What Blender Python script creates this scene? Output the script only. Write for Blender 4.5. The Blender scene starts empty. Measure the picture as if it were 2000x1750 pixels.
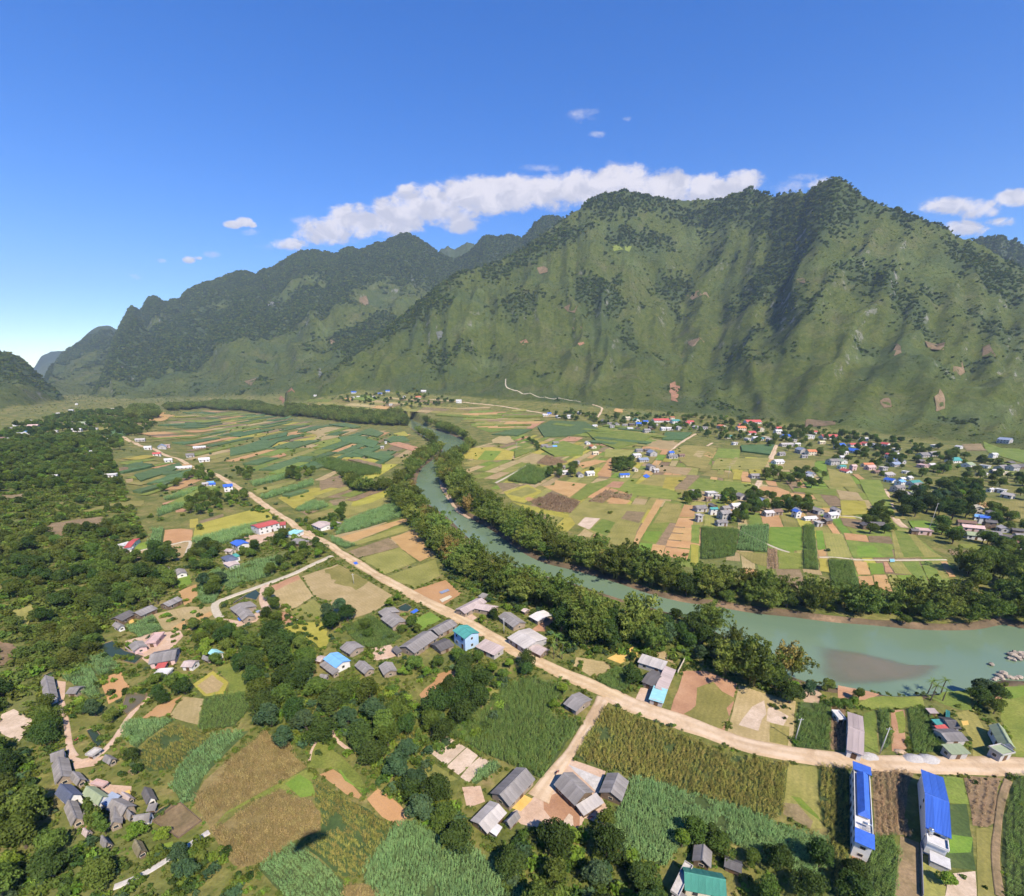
import bpy, bmesh, math, random
import numpy as np
from mathutils import Vector, Matrix
from mathutils.geometry import delaunay_2d_cdt

random.seed(7)
rng = np.random.default_rng(7)
SC = bpy.context.scene
COL = SC.collection

# ------------------------------------------------------------------ camera
CAM_H, FPX, PITCH = 105.0, 900.0, math.radians(22.0)
YH = 735.0                                       # horizon row in a 2000 x 1750 picture
CP, SP = math.cos(PITCH), math.sin(PITCH)
Y0 = YH + FPX * SP / CP                          # row of the optical axis (shift lens)
cd = bpy.data.cameras.new('camera')
cam = bpy.data.objects.new('camera', cd); COL.objects.link(cam)
cam.location = (0, 0, CAM_H)
cam.rotation_euler = (math.pi / 2 - PITCH, 0, 0)
cd.sensor_fit = 'HORIZONTAL'; cd.sensor_width = 36.0
cd.lens = FPX / 2000 * 36.0
cd.shift_y = (Y0 - 875.0) / 2000.0
cd.clip_start = 0.5; cd.clip_end = 20000
SC.camera = cam

def ray(px, py):
    u = (px - 1000.0) / FPX; v = (py - Y0) / FPX
    return np.array((u, CP - v * SP, -SP - v * CP))
def plane(px, py, z=0.0):
    d = ray(px, py); t = (z - CAM_H) / d[2]
    return np.array((d[0] * t, d[1] * t, z))

# ------------------------------------------------------------------ sun and sky
WING = np.array((0.0, -1.5, CAM_H + 7.0))
SHADOW = plane(605, 1638)
Ldir = SHADOW - WING; Ldir = Ldir / np.linalg.norm(Ldir)
SUN = -Ldir
sd = bpy.data.lights.new('sun', 'SUN'); sun = bpy.data.objects.new('sun', sd); COL.objects.link(sun)
sd.energy = 5.0; sd.angle = math.radians(0.53); sd.color = (1.0, 0.91, 0.77)
sun.rotation_euler = Vector(Ldir).to_track_quat('-Z', 'Y').to_euler()
W = bpy.data.worlds.new('World'); SC.world = W; W.use_nodes = True
SC.view_settings.view_transform = 'Standard'; SC.view_settings.look = 'None'
SC.view_settings.exposure = 0.6; SC.view_settings.gamma = 1.0
SC.view_settings.use_curve_mapping = False
SC.cycles.max_bounces = 4; SC.cycles.diffuse_bounces = 1; SC.cycles.adaptive_threshold = 0.03; SC.cycles.glossy_bounces = 2
SC.cycles.transmission_bounces = 3; SC.cycles.transparent_max_bounces = 6; SC.cycles.volume_bounces = 0
SC.cycles.use_denoising = True

class NT:
    """short hand for building node trees"""
    def __init__(s, tree): s.t = tree; s.n = tree.nodes; s.l = tree.links
    def add(s, kind, **kw):
        n = s.n.new(kind)
        for k, v in kw.items():
            if k.startswith('i_'):
                key = k[2:]
                key = int(key) if key.isdigit() else key.replace('_', ' ')
                s.put(n, key, v)
            else: setattr(n, k, v)
        return n
    def put(s, n, key, v):
        if hasattr(v, 'is_output'): s.l.new(v, n.inputs[key])
        else: n.inputs[key].default_value = v
    def math(s, op, a, b=0.0, c=None, clamp=False):
        n = s.n.new('ShaderNodeMath'); n.operation = op; n.use_clamp = clamp
        s.put(n, 0, a); s.put(n, 1, b)
        if c is not None: s.put(n, 2, c)
        return n.outputs[0]
    def mix(s, f, a, b, blend='MIX'):
        n = s.n.new('ShaderNodeMix'); n.data_type = 'RGBA'; n.blend_type = blend
        s.put(n, 0, f); s.put(n, 6, a); s.put(n, 7, b)
        return n.outputs[2]
    def noise(s, vec, scale, detail=4, rough=0.55, dist=0.0):
        n = s.n.new('ShaderNodeTexNoise'); n.inputs['Scale'].default_value = scale
        n.inputs['Detail'].default_value = detail; n.inputs['Roughness'].default_value = rough
        n.inputs['Distortion'].default_value = dist
        if vec is not None: s.l.new(vec, n.inputs['Vector'])
        return n.outputs[0]
    def step(s, x, a, b):
        n = s.n.new('ShaderNodeMapRange'); n.interpolation_type = 'SMOOTHSTEP'
        s.put(n, 0, x); n.inputs[1].default_value = a; n.inputs[2].default_value = b
        return n.outputs[0]
    def ramp(s, f, stops):
        n = s.n.new('ShaderNodeValToRGB'); s.put(n, 0, f)
        e = n.color_ramp.elements
        while len(e) < len(stops): e.new(0.5)
        for k, (p, c) in enumerate(stops):
            e[k].position = p; e[k].color = (*c, 1)
        return n.outputs[0]

def build_sky():
    k = NT(W.node_tree); k.n.clear()
    out = k.add('ShaderNodeOutputWorld')
    sky = k.add('ShaderNodeTexSky', sky_type='NISHITA', sun_disc=False)
    sky.sun_elevation = math.asin(SUN[2]); sky.sun_rotation = math.atan2(SUN[0], SUN[1])
    sky.altitude = 900; sky.air_density = 1.0; sky.dust_density = 0.0; sky.ozone_density = 3.2
    hs = k.add('ShaderNodeHueSaturation', i_Hue=0.515, i_Saturation=1.40, i_Value=1.36, i_Color=sky.outputs[0])
    tc = k.add('ShaderNodeTexCoord'); sep = k.add('ShaderNodeSeparateXYZ', i_0=tc.outputs['Generated'])
    x, y, z = sep.outputs
    ys = k.math('MAXIMUM', y, 0.05)
    a = k.math('DIVIDE', x, ys); b = k.math('DIVIDE', z, ys)
    cmb = k.add('ShaderNodeCombineXYZ', i_0=a, i_1=k.math('MULTIPLY', b, 1.6), i_2=0.3)
    n1 = k.noise(cmb.outputs[0], 13.0, 9, 0.62, 0.5)
    n2 = k.noise(cmb.outputs[0], 42.0, 6, 0.65, 0.3)
    nn = k.math('ADD', k.math('MULTIPLY', k.math('SUBTRACT', n1, 0.5), 1.9), k.math('MULTIPLY', k.math('SUBTRACT', n2, 0.5), 1.5))
    # cumulus bank beyond the ridge and scattered puffs: (px, py, half width, half height, weight)
    puffs = [(640, 452, 62, 26, 1), (705, 432, 75, 34, 1), (770, 425, 70, 38, 1), (850, 400, 90, 40, 1), (930, 385, 95, 42, 1.05),
             (1010, 380, 90, 38, 1.05), (1065, 378, 62, 38, 1), (905, 430, 50, 26, .85), (1140, 368, 75, 36, 1), (1215, 360, 72, 38, 1.05),
             (1300, 368, 75, 36, 1), (1385, 372, 70, 34, 1), (1450, 357, 45, 26, 1), (565, 478, 40, 12, .7), (795, 372, 22, 12, .7),
             (456, 439, 17, 8, .9), (478, 433, 17, 10, .95), (493, 438, 9, 6, .8), (371, 507, 14, 8, .9), (387, 504, 10, 5, .75),
             (1850, 402, 56, 20, .95), (1915, 412, 48, 22, .95), (1985, 388, 42, 20, .95), (1890, 445, 45, 18, .85), (1950, 432, 40, 11, .8),
             (1605, 360, 30, 14, .7), (2080, 380, 60, 26, .95)]
    dens = None; low = None
    for (px, py, rx, ry, w) in puffs:
        d = ray(px, py); a0, b0 = d[0] / d[1], d[2] / d[1]
        e1 = ray(px + rx, py); ra = abs(e1[0] / e1[1] - a0); e2 = ray(px, py - ry); rb = abs(e2[2] / e2[1] - b0)
        da = k.math('DIVIDE', k.math('SUBTRACT', a, a0), ra * 1.15)
        db = k.math('DIVIDE', k.math('SUBTRACT', b, b0), rb * 1.15)
        r2 = k.math('ADD', k.math('MULTIPLY', da, da), k.math('MULTIPLY', db, db))
        g = k.math('MULTIPLY', k.math('SUBTRACT', 1.0, r2), w)
        g = k.math('MAXIMUM', g, -1.0)
        dens = g if dens is None else k.math('MAXIMUM', dens, g)
        lo = k.math('MULTIPLY', db, k.math('GREATER_THAN', g, -0.3))
        low = lo if low is None else k.math('MINIMUM', low, lo)
    mask = k.step(k.math('ADD', dens, nn), 0.0, 0.72)
    wm = None
    for (px, py, rx, ry) in [(1150, 226, 34, 15), (1166, 262, 16, 7), (1530, 366, 70, 14), (1575, 345, 30, 8), (264, 541, 12, 7), (315, 509, 12, 5), (490, 455, 18, 7), (1225, 232, 12, 5), (560, 480, 60, 10), (1060, 328, 40, 9), (410, 497, 22, 7), (600, 435, 30, 14)]:
        d = ray(px, py); a0, b0 = d[0] / d[1], d[2] / d[1]; e1 = ray(px + rx, py); ra = abs(e1[0] / e1[1] - a0); e2 = ray(px, py - ry); rb = abs(e2[2] / e2[1] - b0)
        da = k.math('DIVIDE', k.math('SUBTRACT', a, a0), ra); db = k.math('DIVIDE', k.math('SUBTRACT', b, b0), rb)
        g = k.math('SUBTRACT', 1.0, k.math('MULTIPLY', k.math('ADD', k.math('MULTIPLY', da, da), k.math('MULTIPLY', db, db)), .5)); wm = g if wm is None else k.math('MAXIMUM', wm, g)
    wisp = k.math('MULTIPLY', k.step(k.math('ADD', wm, k.math('MULTIPLY', nn, 1.3)), .35, 1.5), .55)
    mask = k.math('MAXIMUM', mask, wisp)
    mask = k.math('MULTIPLY', mask, k.math('GREATER_THAN', y, 0.06))
    sh = k.noise(cmb.outputs[0], 20.0, 8, 0.62, 0.7)
    shade = k.step(k.math('ADD', sh, k.math('MULTIPLY', low, 0.18)), 0.33, 0.56)
    ccol = k.mix(shade, (4.9, 4.7, 5.0, 1), (6.9, 6.4, 6.35, 1))
    col = k.mix(k.math('MULTIPLY', mask, 0.9), hs.outputs[0], ccol)
    bg = k.add('ShaderNodeBackground', i_Color=col, i_Strength=0.1)
    k.l.new(bg.outputs[0], out.inputs[0])
build_sky()

# ------------------------------------------------------------------ terrain as a function
_prm = np.random.default_rng(99); _PT = _prm.permutation(1024); _ang = _prm.uniform(0, 2 * math.pi, 1024); _GX, _GY = np.cos(_ang) * 1.5, np.sin(_ang) * 1.5
def perlin(x, y, seed=0):
    x = np.asarray(x, float); y = np.asarray(y, float)
    xi = np.floor(x); yi = np.floor(y); fx = x - xi; fy = y - yi; xi = xi.astype(np.int64); yi = yi.astype(np.int64) + seed * 131
    u = fx * fx * fx * (fx * (fx * 6 - 15) + 10); v = fy * fy * fy * (fy * (fy * 6 - 15) + 10)
    p0 = _PT[xi & 1023] + yi; p1 = _PT[(xi + 1) & 1023] + yi
    k00 = _PT[p0 & 1023]; k10 = _PT[p1 & 1023]; k01 = _PT[(p0 + 1) & 1023]; k11 = _PT[(p1 + 1) & 1023]; gx = fx - 1; gy = fy - 1
    a = (_GX[k00] * fx + _GY[k00] * fy) * (1 - u) + (_GX[k10] * gx + _GY[k10] * fy) * u
    b = (_GX[k01] * fx + _GY[k01] * gy) * (1 - u) + (_GX[k11] * gx + _GY[k11] * gy) * u
    return a * (1 - v) + b * v
def fbm(x, y, seed=0, octs=4, gain=0.5):
    s = 0; amp = 1; f = 1.0
    for o in range(octs):
        s = s + amp * perlin(np.asarray(x) * f, np.asarray(y) * f, seed + o * 17); amp *= gain; f *= 2.03
    return s
def sstep(a, b, x):
    t = np.clip((np.asarray(x, float) - a) / (b - a), 0, 1); return t * t * (3 - 2 * t)

def ae(px, py):
    d = ray(px, py); return d[0] / d[1], d[2] / d[1]
def curve(pts):
    A = []; E = []; Y = []
    for (px, py, y) in pts:
        a, e = ae(px, py); A.append(a); E.append(e); Y.append(y)
    o = np.argsort(A); return np.array(A)[o], np.array(E)[o], np.array(Y, float)[o]
LAYERS = []
def layer(ridge, foot, expo, fan=450., back=0.55, seed=1, gully=38., dark=0.75):
    fa, fe, fy = curve(foot)
    LAYERS.append(dict(r=curve(ridge), fa=fa, fy=fy, fz=np.maximum(CAM_H + fe * fy, 0.0), ex=(np.array([ae(p, 500)[0] for p, _ in expo]), np.array([v for _, v in expo])),
                       fan=fan, back=back, seed=seed, gully=gully, dark=dark))
# front massif on the right
layer([(560, 790, 1640), (620, 752, 1730), (700, 690, 1850), (800, 603, 2000), (850, 562, 2075), (890, 533, 2135), (925, 524, 2175), (950, 518, 2200), (975, 508, 2225), (1000, 498, 2250),
       (1020, 484, 2270), (1045, 466, 2295), (1075, 446, 2325), (1105, 424, 2355), (1130, 408, 2382), (1150, 391, 2403), (1172, 380, 2427), (1185, 379, 2441), (1200, 376, 2457), (1222, 371, 2480), (1240, 378, 2480),
       (1265, 381, 2480), (1290, 388, 2480), (1320, 391, 2480), (1345, 391, 2480), (1365, 388, 2455), (1390, 389, 2424), (1420, 384, 2386), (1440, 376, 2361), (1462, 366, 2334), (1480, 374, 2295), (1497, 378, 2256),
       (1512, 382, 2222), (1530, 375, 2180), (1555, 373, 2120), (1575, 374, 2072), (1588, 365, 2045), (1600, 357, 2024), (1614, 349, 1998), (1628, 346, 1973), (1645, 348, 1951), (1660, 360, 1937), (1678, 376, 1920),
       (1695, 388, 1905), (1715, 398, 1890), (1740, 404, 1873), (1765, 411, 1857), (1790, 422, 1840), (1812, 432, 1825), (1832, 436, 1812), (1850, 446, 1800), (1868, 460, 1783), (1885, 465, 1767), (1905, 470, 1749), (1925, 482, 1730),
       (1950, 498, 1707), (1975, 512, 1683), (2000, 524, 1660), (2100, 570, 1590), (2300, 650, 1450), (2700, 760, 1300)],
      [(560, 790, 1560), (700, 764, 1560), (880, 774, 1420), (1000, 784, 1300), (1200, 798, 1150), (1400, 815, 1020), (1600, 838, 900), (1800, 862, 790), (2000, 890, 680), (2300, 930, 580), (2700, 970, 480)],
      [(600, 1.1), (900, 1.3), (1100, 1.5), (1180, 1.5), (1330, 2.0), (1450, 1.9), (1560, 1.6), (1640, 1.42), (1750, 1.35), (2000, 1.45), (2600, 1.4)], seed=3, dark=1.0, gully=36)
# long range on the left, behind
layer([(150, 800, 1950), (180, 775, 2314), (195, 745, 2563), (208, 712, 2811), (220, 668, 3121), (232, 640, 3383), (243, 622, 3523), (250, 603, 3611), (258, 598, 3670), (268, 604, 3743), (275, 606, 3794), (284, 590, 3830), (292, 580, 3830), (302, 577, 3830),
       (315, 586, 3830), (328, 589, 3830), (342, 583, 3830), (352, 583, 3830), (362, 570, 3830), (376, 561, 3857), (398, 552, 3857), (420, 546, 3857), (435, 541, 3857), (450, 534, 3857), (470, 528, 3857), (488, 531, 3857), (500, 537, 3830),
       (512, 526, 3830), (530, 524, 3830), (545, 513, 3830), (568, 500, 3830), (585, 491, 3830), (605, 488, 3830), (632, 490, 3830), (652, 496, 3830), (668, 487, 3830), (680, 482, 3830), (700, 487, 3830), (712, 484, 3830), (735, 475, 3830),
       (755, 470, 3830), (770, 463, 3830), (783, 456, 3830), (797, 455, 3830), (812, 461, 3830), (825, 472, 3830), (838, 478, 3830), (848, 486, 3804), (870, 500, 3790), (885, 506, 3790), (905, 500, 3790), (930, 478, 3790), (942, 464, 3790), (955, 459, 3790), (972, 462, 3790), (990, 459, 3790), (1003, 459, 3790), (1020, 465, 3790), (1030, 455, 3790),
       (1042, 437, 3790), (1060, 423, 3790), (1080, 421, 3790), (1100, 425, 3790), (1130, 440, 3790), (1200, 480, 3790), (1300, 560, 3790)],
      [(150, 797, 1750), (200, 792, 1880), (350, 781, 2050), (500, 776, 1850), (700, 764, 1750), (900, 740, 2100), (1300, 740, 2100)],
      [(150, 1.), (300, 1.1), (500, 1.2), (700, 1.25), (870, 1.6), (950, 1.4), (1200, 1.4)], seed=11, gully=48, dark=0.66, fan=380)
# small cones seen through the gap
layer([(830, 540, 4600), (860, 486, 4600), (875, 479, 4600), (888, 487, 4600), (898, 478, 4600), (912, 472, 4600), (925, 474, 4600), (940, 500, 4600), (960, 540, 4600)],
      [(830, 700, 4000), (960, 700, 4000)], [(830, 1.0), (960, 1.0)], seed=15, gully=10, dark=0.3, fan=10)
# steep mountain beyond the valley mouth
layer([(60, 800, 3000), (85, 760, 3300), (98, 728, 3500), (108, 706, 4600), (122, 690, 4500), (140, 676, 4700), (160, 662, 4800), (178, 645, 4900), (195, 637, 4900), (212, 636, 4900), (230, 645, 4900), (260, 660, 4900), (330, 690, 4800)],
      [(60, 800, 1800), (100, 795, 1900), (150, 792, 2300), (330, 780, 2600)], [(60, .8), (330, .9)], seed=21, gully=45, dark=0.45, fan=300)
layer([(-40, 800, 6200), (40, 760, 6400), (66, 718, 6600), (74, 704, 6600), (86, 691, 6600), (100, 686, 6600), (125, 684, 6600), (170, 690, 6600), (240, 720, 6600)],
      [(-40, 790, 5600), (240, 790, 5600)], [(0, .9), (200, .9)], seed=31, gully=20, dark=0.6, fan=300)
# hill at the left edge
layer([(-700, 560, 1700), (-400, 610, 1750), (-150, 660, 1800), (0, 686, 1850), (18, 690, 1850), (36, 697, 1850), (52, 709, 1840), (70, 726, 1830), (88, 743, 1820), (105, 757, 1810), (118, 772, 1800), (130, 784, 1790), (150, 797, 1780)],
      [(-700, 900, 700), (-300, 860, 1000), (-100, 845, 1150), (0, 835, 1250), (60, 822, 1400), (110, 806, 1600), (150, 799, 1740)], [(-700, 1.1), (100, .9)], seed=41, gully=25, dark=0.55, fan=120)
# cones at the far right
layer([(1860, 520, 2700), (1890, 478, 2700), (1912, 465, 2700), (1930, 463, 2700), (1942, 461, 2700), (1952, 459, 2700), (1962, 465, 2700), (1972, 471, 2700), (1982, 467, 2700), (1992, 476, 2700), (2005, 488, 2700), (2060, 520, 2700), (2300, 560, 2700)],
      [(1860, 700, 2100), (2300, 700, 2100)], [(1860, 1.), (2300, 1.)], seed=51, gully=15, dark=0.3, fan=10)

def terr_full(X, Y):
    """height, mountain mask, up-slope fraction of the highest layer, darkness bias"""
    X = np.asarray(X, float); Y = np.asarray(Y, float)
    s = -X - (110 + 0.54 * Y)
    hill = 22.0 * (1 - np.exp(-np.maximum(s, 0) / 130.0)) * sstep(-50, 60, Y)
    hs_ = s > 0
    if hs_.any(): hill[hs_] *= 1 + 0.18 * fbm(X[hs_] / 60, Y[hs_] / 60, 5, 3) * sstep(0, 60, s[hs_])
    z = hill.copy(); mt = np.zeros_like(z); tt = np.zeros_like(z); dk = np.ones_like(z)
    Ys = np.maximum(Y, 30.0); A = X / Ys
    far = Y > 250
    if not far.any(): return z, mt, tt, dk
    xf, yf_, af = X[far], Y[far], A[far]
    wob = fbm(xf / 420, yf_ / 420, 61, 3)
    iso = fbm(xf / 260, yf_ / 260, 71, 5, 0.52)
    zf_, mf, tf, df = z[far], mt[far], tt[far], dk[far]
    for L in LAYERS:
        ra, re, ry = L['r']
        q = np.where((af >= ra[0]) & (af <= ra[-1]) & (yf_ > L['fy'].min() - L['fan']))[0]
        if len(q) == 0: continue
        aq, yq, wq, iq = af[q], yf_[q], wob[q], iso[q]
        yr = np.interp(aq, ra, ry); er = np.interp(aq, ra, re)
        er = er + 0.0022 * perlin(aq * 70, aq * 0 + L['seed'], 3) + 0.0012 * perlin(aq * 190, aq * 0 + L['seed'], 4)
        zr = CAM_H + er * yr
        y0 = np.interp(aq, L['fa'], L['fy']); z0 = np.interp(aq, L['fa'], L['fz'])
        ex = np.interp(aq, *L['ex'])
        t = (yq - y0) / np.maximum(yr - y0, 40)
        tc = np.clip(t, 0, 1)
        env = np.clip(4 * tc * (1 - tc), 0, 1)
        gl = perlin(aq * 13 + 0.5 * wq, tc * 1.6 + L['seed'], L['seed'])
        gl2 = perlin(aq * 31 + 0.6 * wq, tc * 2.6 + L['seed'], L['seed'] + 5)
        gul = (0.45 - np.abs(gl)) * 1.5 + (0.3 - np.abs(gl2)) * 0.6
        body = z0 + (zr - z0) * tc ** ex + env * (L['gully'] * gul + 0.9 * L['gully'] * iq)
        fan = z0 * np.clip(1 + (yq - y0) / L['fan'], 0, 1) ** 1.6
        backs = zr - np.maximum(yq - yr, 0) * L['back'] + 20 * iq * np.clip(t - 1, 0, 1)
        h = np.where(t < 0, fan, np.where(t <= 1, body, backs))
        up = h > zf_[q]; k = q[up]
        zf_[k] = h[up]; mf[k] = sstep(-0.004, 0.035, t[up]); tf[k] = np.clip(t[up], 0, 1.3); df[k] = L['dark']
    z[far], mt[far], tt[far], dk[far] = zf_, mf, tf, df
    return z, mt, tt, dk
def terr(x, y):
    return terr_full(np.atleast_1d(np.asarray(x, float)), np.atleast_1d(np.asarray(y, float)))[0]

_YS = np.concatenate([np.linspace(40, 560, 50), np.geomspace(565, 7200, 240)])
def ground(px, py):
    """where the ray through a point of the picture meets the ground"""
    d = ray(px, py); a, e = d[0] / d[1], d[2] / d[1]
    if e < -0.19 and -a < 0.5:
        y = -CAM_H / e; return np.array((a * y, y, 0.0))
    ys = _YS
    f = CAM_H + e * ys - terr(a * ys, ys)
    k = np.argmax(f < 0)
    if f[k] >= 0: k = len(ys) - 1
    k = max(k, 1)
    ys = np.linspace(ys[k - 1], ys[k], 9); f = CAM_H + e * ys - terr(a * ys, ys); k = max(int(np.argmax(f < 0)), 1)
    w = f[k - 1] / max(f[k - 1] - f[k], 1e-6); y = ys[k - 1] + (ys[k] - ys[k - 1]) * min(max(w, 0), 1)
    z = terr(a * y, y)[0]
    return np.array((a * y, y, z))

# darker wooded parts of the mountain
WOODED = [np.array([ground(*p)[:2] for p in q]) for q in (
    [(1182, 386), (1225, 378), (1300, 394), (1400, 394), (1462, 374), (1520, 384), (1590, 374), (1628, 352), (1650, 356), (1690, 400), (1660, 450), (1600, 470), (1545, 520), (1495, 530), (1515, 455), (1440, 428), (1300, 412), (1220, 402)],
    [(1500, 500), (1560, 500), (1540, 560), (1490, 590), (1440, 625), (1420, 605), (1470, 540)], [(1650, 505), (1720, 512), (1760, 560), (1800, 600), (1832, 650), (1800, 662), (1750, 605), (1690, 565), (1640, 535)],
    [(1180, 458), (1240, 442), (1300, 456), (1312, 482), (1240, 478), (1190, 482)], [(1130, 545), (1200, 560), (1232, 600), (1180, 612), (1130, 592)], [(885, 540), (950, 522), (1010, 498), (1060, 462), (1112, 432), (1145, 445), (1080, 485), (1010, 525), (940, 550)],
    [(1850, 466), (1990, 528), (1995, 605), (1930, 565), (1860, 505)], [(640, 662), (760, 605), (860, 565), (885, 595), (780, 645), (700, 692)], [(825, 680), (870, 662), (880, 720), (850, 732)], [(1525, 592), (1600, 602), (1590, 642), (1520, 640)], [(1420, 660), (1500, 690), (1470, 712), (1410, 690)], [(1890, 600), (1990, 640), (1995, 700), (1930, 660)],
    [(200, 690), (300, 640), (420, 600), (560, 590), (640, 560), (700, 520), (720, 560), (620, 620), (480, 660), (330, 720), (210, 760)], [(960, 600), (1030, 570), (1060, 600), (1000, 640)], [(1280, 560), (1340, 545), (1360, 575), (1300, 590)])]
RG = {'A': (0, 1250, 3.5), 'B': (500, 1250, 3.5), 'C': (1000, 1250, 3.5), 'D': (1500, 1250, 3.5), 'L': (0, 900, 4), 'M': (450, 900, 4), 'N': (900, 900, 4),
      'V': (1300, 780, 4.375), 'W': (1600, 780, 4.375), 'F': (0, 640, 4), 'G': (450, 640, 4), 'H': (850, 640, 4), 'P': (0, 0, 1)}
def PX(r, x, y):
    o = RG[r]; return o[0] + x / o[2], o[1] + y / o[2]
def GR(r, pts):
    return [ground(*PX(r, *p)) for p in pts]

# ------------------------------------------------------------------ object helpers
def link(o, parent=None):
    COL.objects.link(o)
    if parent is not None: o.parent = parent
    return o
def mesh_obj(name, verts, faces, mats, parent=None, smooth=False, midx=None, dolink=True):
    me = bpy.data.meshes.new(name); me.from_pydata([tuple(map(float, v)) for v in verts], [], [tuple(map(int, f)) for f in faces])
    if not isinstance(mats, (list, tuple)): mats = [mats]
    for m in mats: me.materials.append(m)
    if midx is not None: me.polygons.foreach_set('material_index', np.asarray(midx, dtype=np.int32))
    if smooth: me.polygons.foreach_set('use_smooth', np.ones(len(me.polygons), bool))
    o = bpy.data.objects.new(name, me)
    if dolink: link(o, parent)
    return o
def tag(o, label=None, cat=None, group=None, kind=None):
    if label: o['label'] = label
    if cat: o['category'] = cat
    if group: o['group'] = group
    if kind: o['kind'] = kind
    return o
def empty(name, loc, rz=0.0, sc=1.0):
    o = bpy.data.objects.new(name, None); o.empty_display_size = 0.5; COL.objects.link(o)
    o.location = loc; o.rotation_euler = (0, 0, rz)
    o.scale = (sc, sc, sc) if not hasattr(sc, '__len__') else sc
    return o
class MB:
    """collects simple shapes into one mesh"""
    def __init__(s): s.v = []; s.f = []; s.m = []
    def poly(s, pts, m=0):
        b = len(s.v); s.v += [tuple(p) for p in pts]; s.f.append(tuple(range(b, b + len(pts)))); s.m.append(m)
    def box(s, x0, x1, y0, y1, z0, z1, m=0):
        b = len(s.v)
        s.v += [(x0, y0, z0), (x1, y0, z0), (x1, y1, z0), (x0, y1, z0), (x0, y0, z1), (x1, y0, z1), (x1, y1, z1), (x0, y1, z1)]
        for f in ((0, 3, 2, 1), (4, 5, 6, 7), (0, 1, 5, 4), (1, 2, 6, 5), (2, 3, 7, 6), (3, 0, 4, 7)):
            s.f.append(tuple(b + i for i in f)); s.m.append(m)
    def slab(s, quad, th, m=0):
        """quad with thickness measured downwards"""
        b = len(s.v); q = [tuple(p) for p in quad]; n = len(q)
        s.v += q + [(p[0], p[1], p[2] - th) for p in q]
        s.f.append(tuple(b + i for i in range(n))); s.m.append(m)
        s.f.append(tuple(b + n + i for i in reversed(range(n)))); s.m.append(m)
        for i in range(n):
            j = (i + 1) % n; s.f.append((b + i, b + n + i, b + n + j, b + j)); s.m.append(m)
    def tube(s, pts, rad, n=6, m=0, cap=True):
        b = len(s.v); pts = [Vector(p) for p in pts]
        if not hasattr(rad, '__len__'): rad = [rad] * len(pts)
        for i, p in enumerate(pts):
            d = (pts[min(i + 1, len(pts) - 1)] - pts[max(i - 1, 0)]).normalized()
            a = d.orthogonal().normalized(); c = d.cross(a)
            for k in range(n):
                w = 2 * math.pi * k / n; s.v.append(tuple(p + (a * math.cos(w) + c * math.sin(w)) * rad[i]))
        for i in range(len(pts) - 1):
            for k in range(n):
                j = (k + 1) % n; s.f.append((b + i * n + k, b + i * n + j, b + (i + 1) * n + j, b + (i + 1) * n + k)); s.m.append(m)
        if cap:
            s.f.append(tuple(b + k for k in reversed(range(n)))); s.m.append(m)
            s.f.append(tuple(b + (len(pts) - 1) * n + k for k in range(n))); s.m.append(m)
    def build(s, name, mats, parent=None, smooth=False, dolink=True):
        return mesh_obj(name, s.v, s.f, mats, parent, smooth, s.m, dolink)
# ------------------------------------------------------------------ materials
def new_mat(name):
    m = bpy.data.materials.new(name); m.use_nodes = True
    k = NT(m.node_tree); k.n.clear()
    out = k.add('ShaderNodeOutputMaterial'); bs = k.add('ShaderNodeBsdfPrincipled')
    k.l.new(bs.outputs[0], out.inputs[0])
    bs.inputs['Specular IOR Level'].default_value = 0.2
    return m, k, bs
def coordv(k, kind):
    if kind == 'pos': return k.add('ShaderNodeNewGeometry').outputs['Position']
    return k.add('ShaderNodeTexCoord').outputs['Object']
def mat(name, stops, scale, detail=5, rough=0.9, bump=0.0, bscale=4.0, coord='pos', rand=0.0, hue=0.0, rows=None, spec=0.2, metal=0.0, fine=None):
    """noise coloured surface; rows = (metres per row, depth, colour); fine = (scale, amount)"""
    m, k, bs = new_mat(name)
    v = coordv(k, coord)
    f = k.noise(v, scale, detail, 0.6, 0.3)
    col = k.ramp(f, stops)
    if fine:
        f2 = k.noise(v, fine[0], 3, 0.65)
        col = k.mix(1.0, col, k.ramp(f2, [(0.25, (1 - fine[1],) * 3), (0.75, (1 + fine[1],) * 3)]), 'MULTIPLY')
    if rows:
        ov = coordv(k, 'obj')
        wv = k.add('ShaderNodeTexWave', wave_type='BANDS', bands_direction='Y'); k.l.new(ov, wv.inputs['Vector'])
        wv.inputs['Scale'].default_value = 0.314 / rows[0]; wv.inputs['Distortion'].default_value = 1.2
        wv.inputs['Detail'].default_value = 2; wv.inputs['Detail Scale'].default_value = 1.5
        col = k.mix(k.math('MULTIPLY', wv.outputs[1], rows[1]), col, (*rows[2], 1))
    if rand or hue:
        oi = k.add('ShaderNodeObjectInfo')
        r = oi.outputs['Random']
        hs = k.add('ShaderNodeHueSaturation', i_Color=col)
        k.put(hs, 'Value', k.math('ADD', k.math('MULTIPLY', r, 2 * rand), 1 - rand))
        r2 = k.math('FRACT', k.math('MULTIPLY', r, 7.31))
        k.put(hs, 'Hue', k.math('ADD', k.math('MULTIPLY', r2, 2 * hue), 0.5 - hue))
        col = hs.outputs[0]
    k.put(bs, 'Base Color', col); bs.inputs['Roughness'].default_value = rough
    bs.inputs['Specular IOR Level'].default_value = spec; bs.inputs['Metallic'].default_value = metal
    if bump:
        b = k.add('ShaderNodeBump', i_Strength=bump, i_Distance=0.3); k.l.new(k.noise(v, bscale, 4, 0.65), b.inputs['Height'])
        k.l.new(b.outputs[0], bs.inputs['Normal'])
    return m
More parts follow.
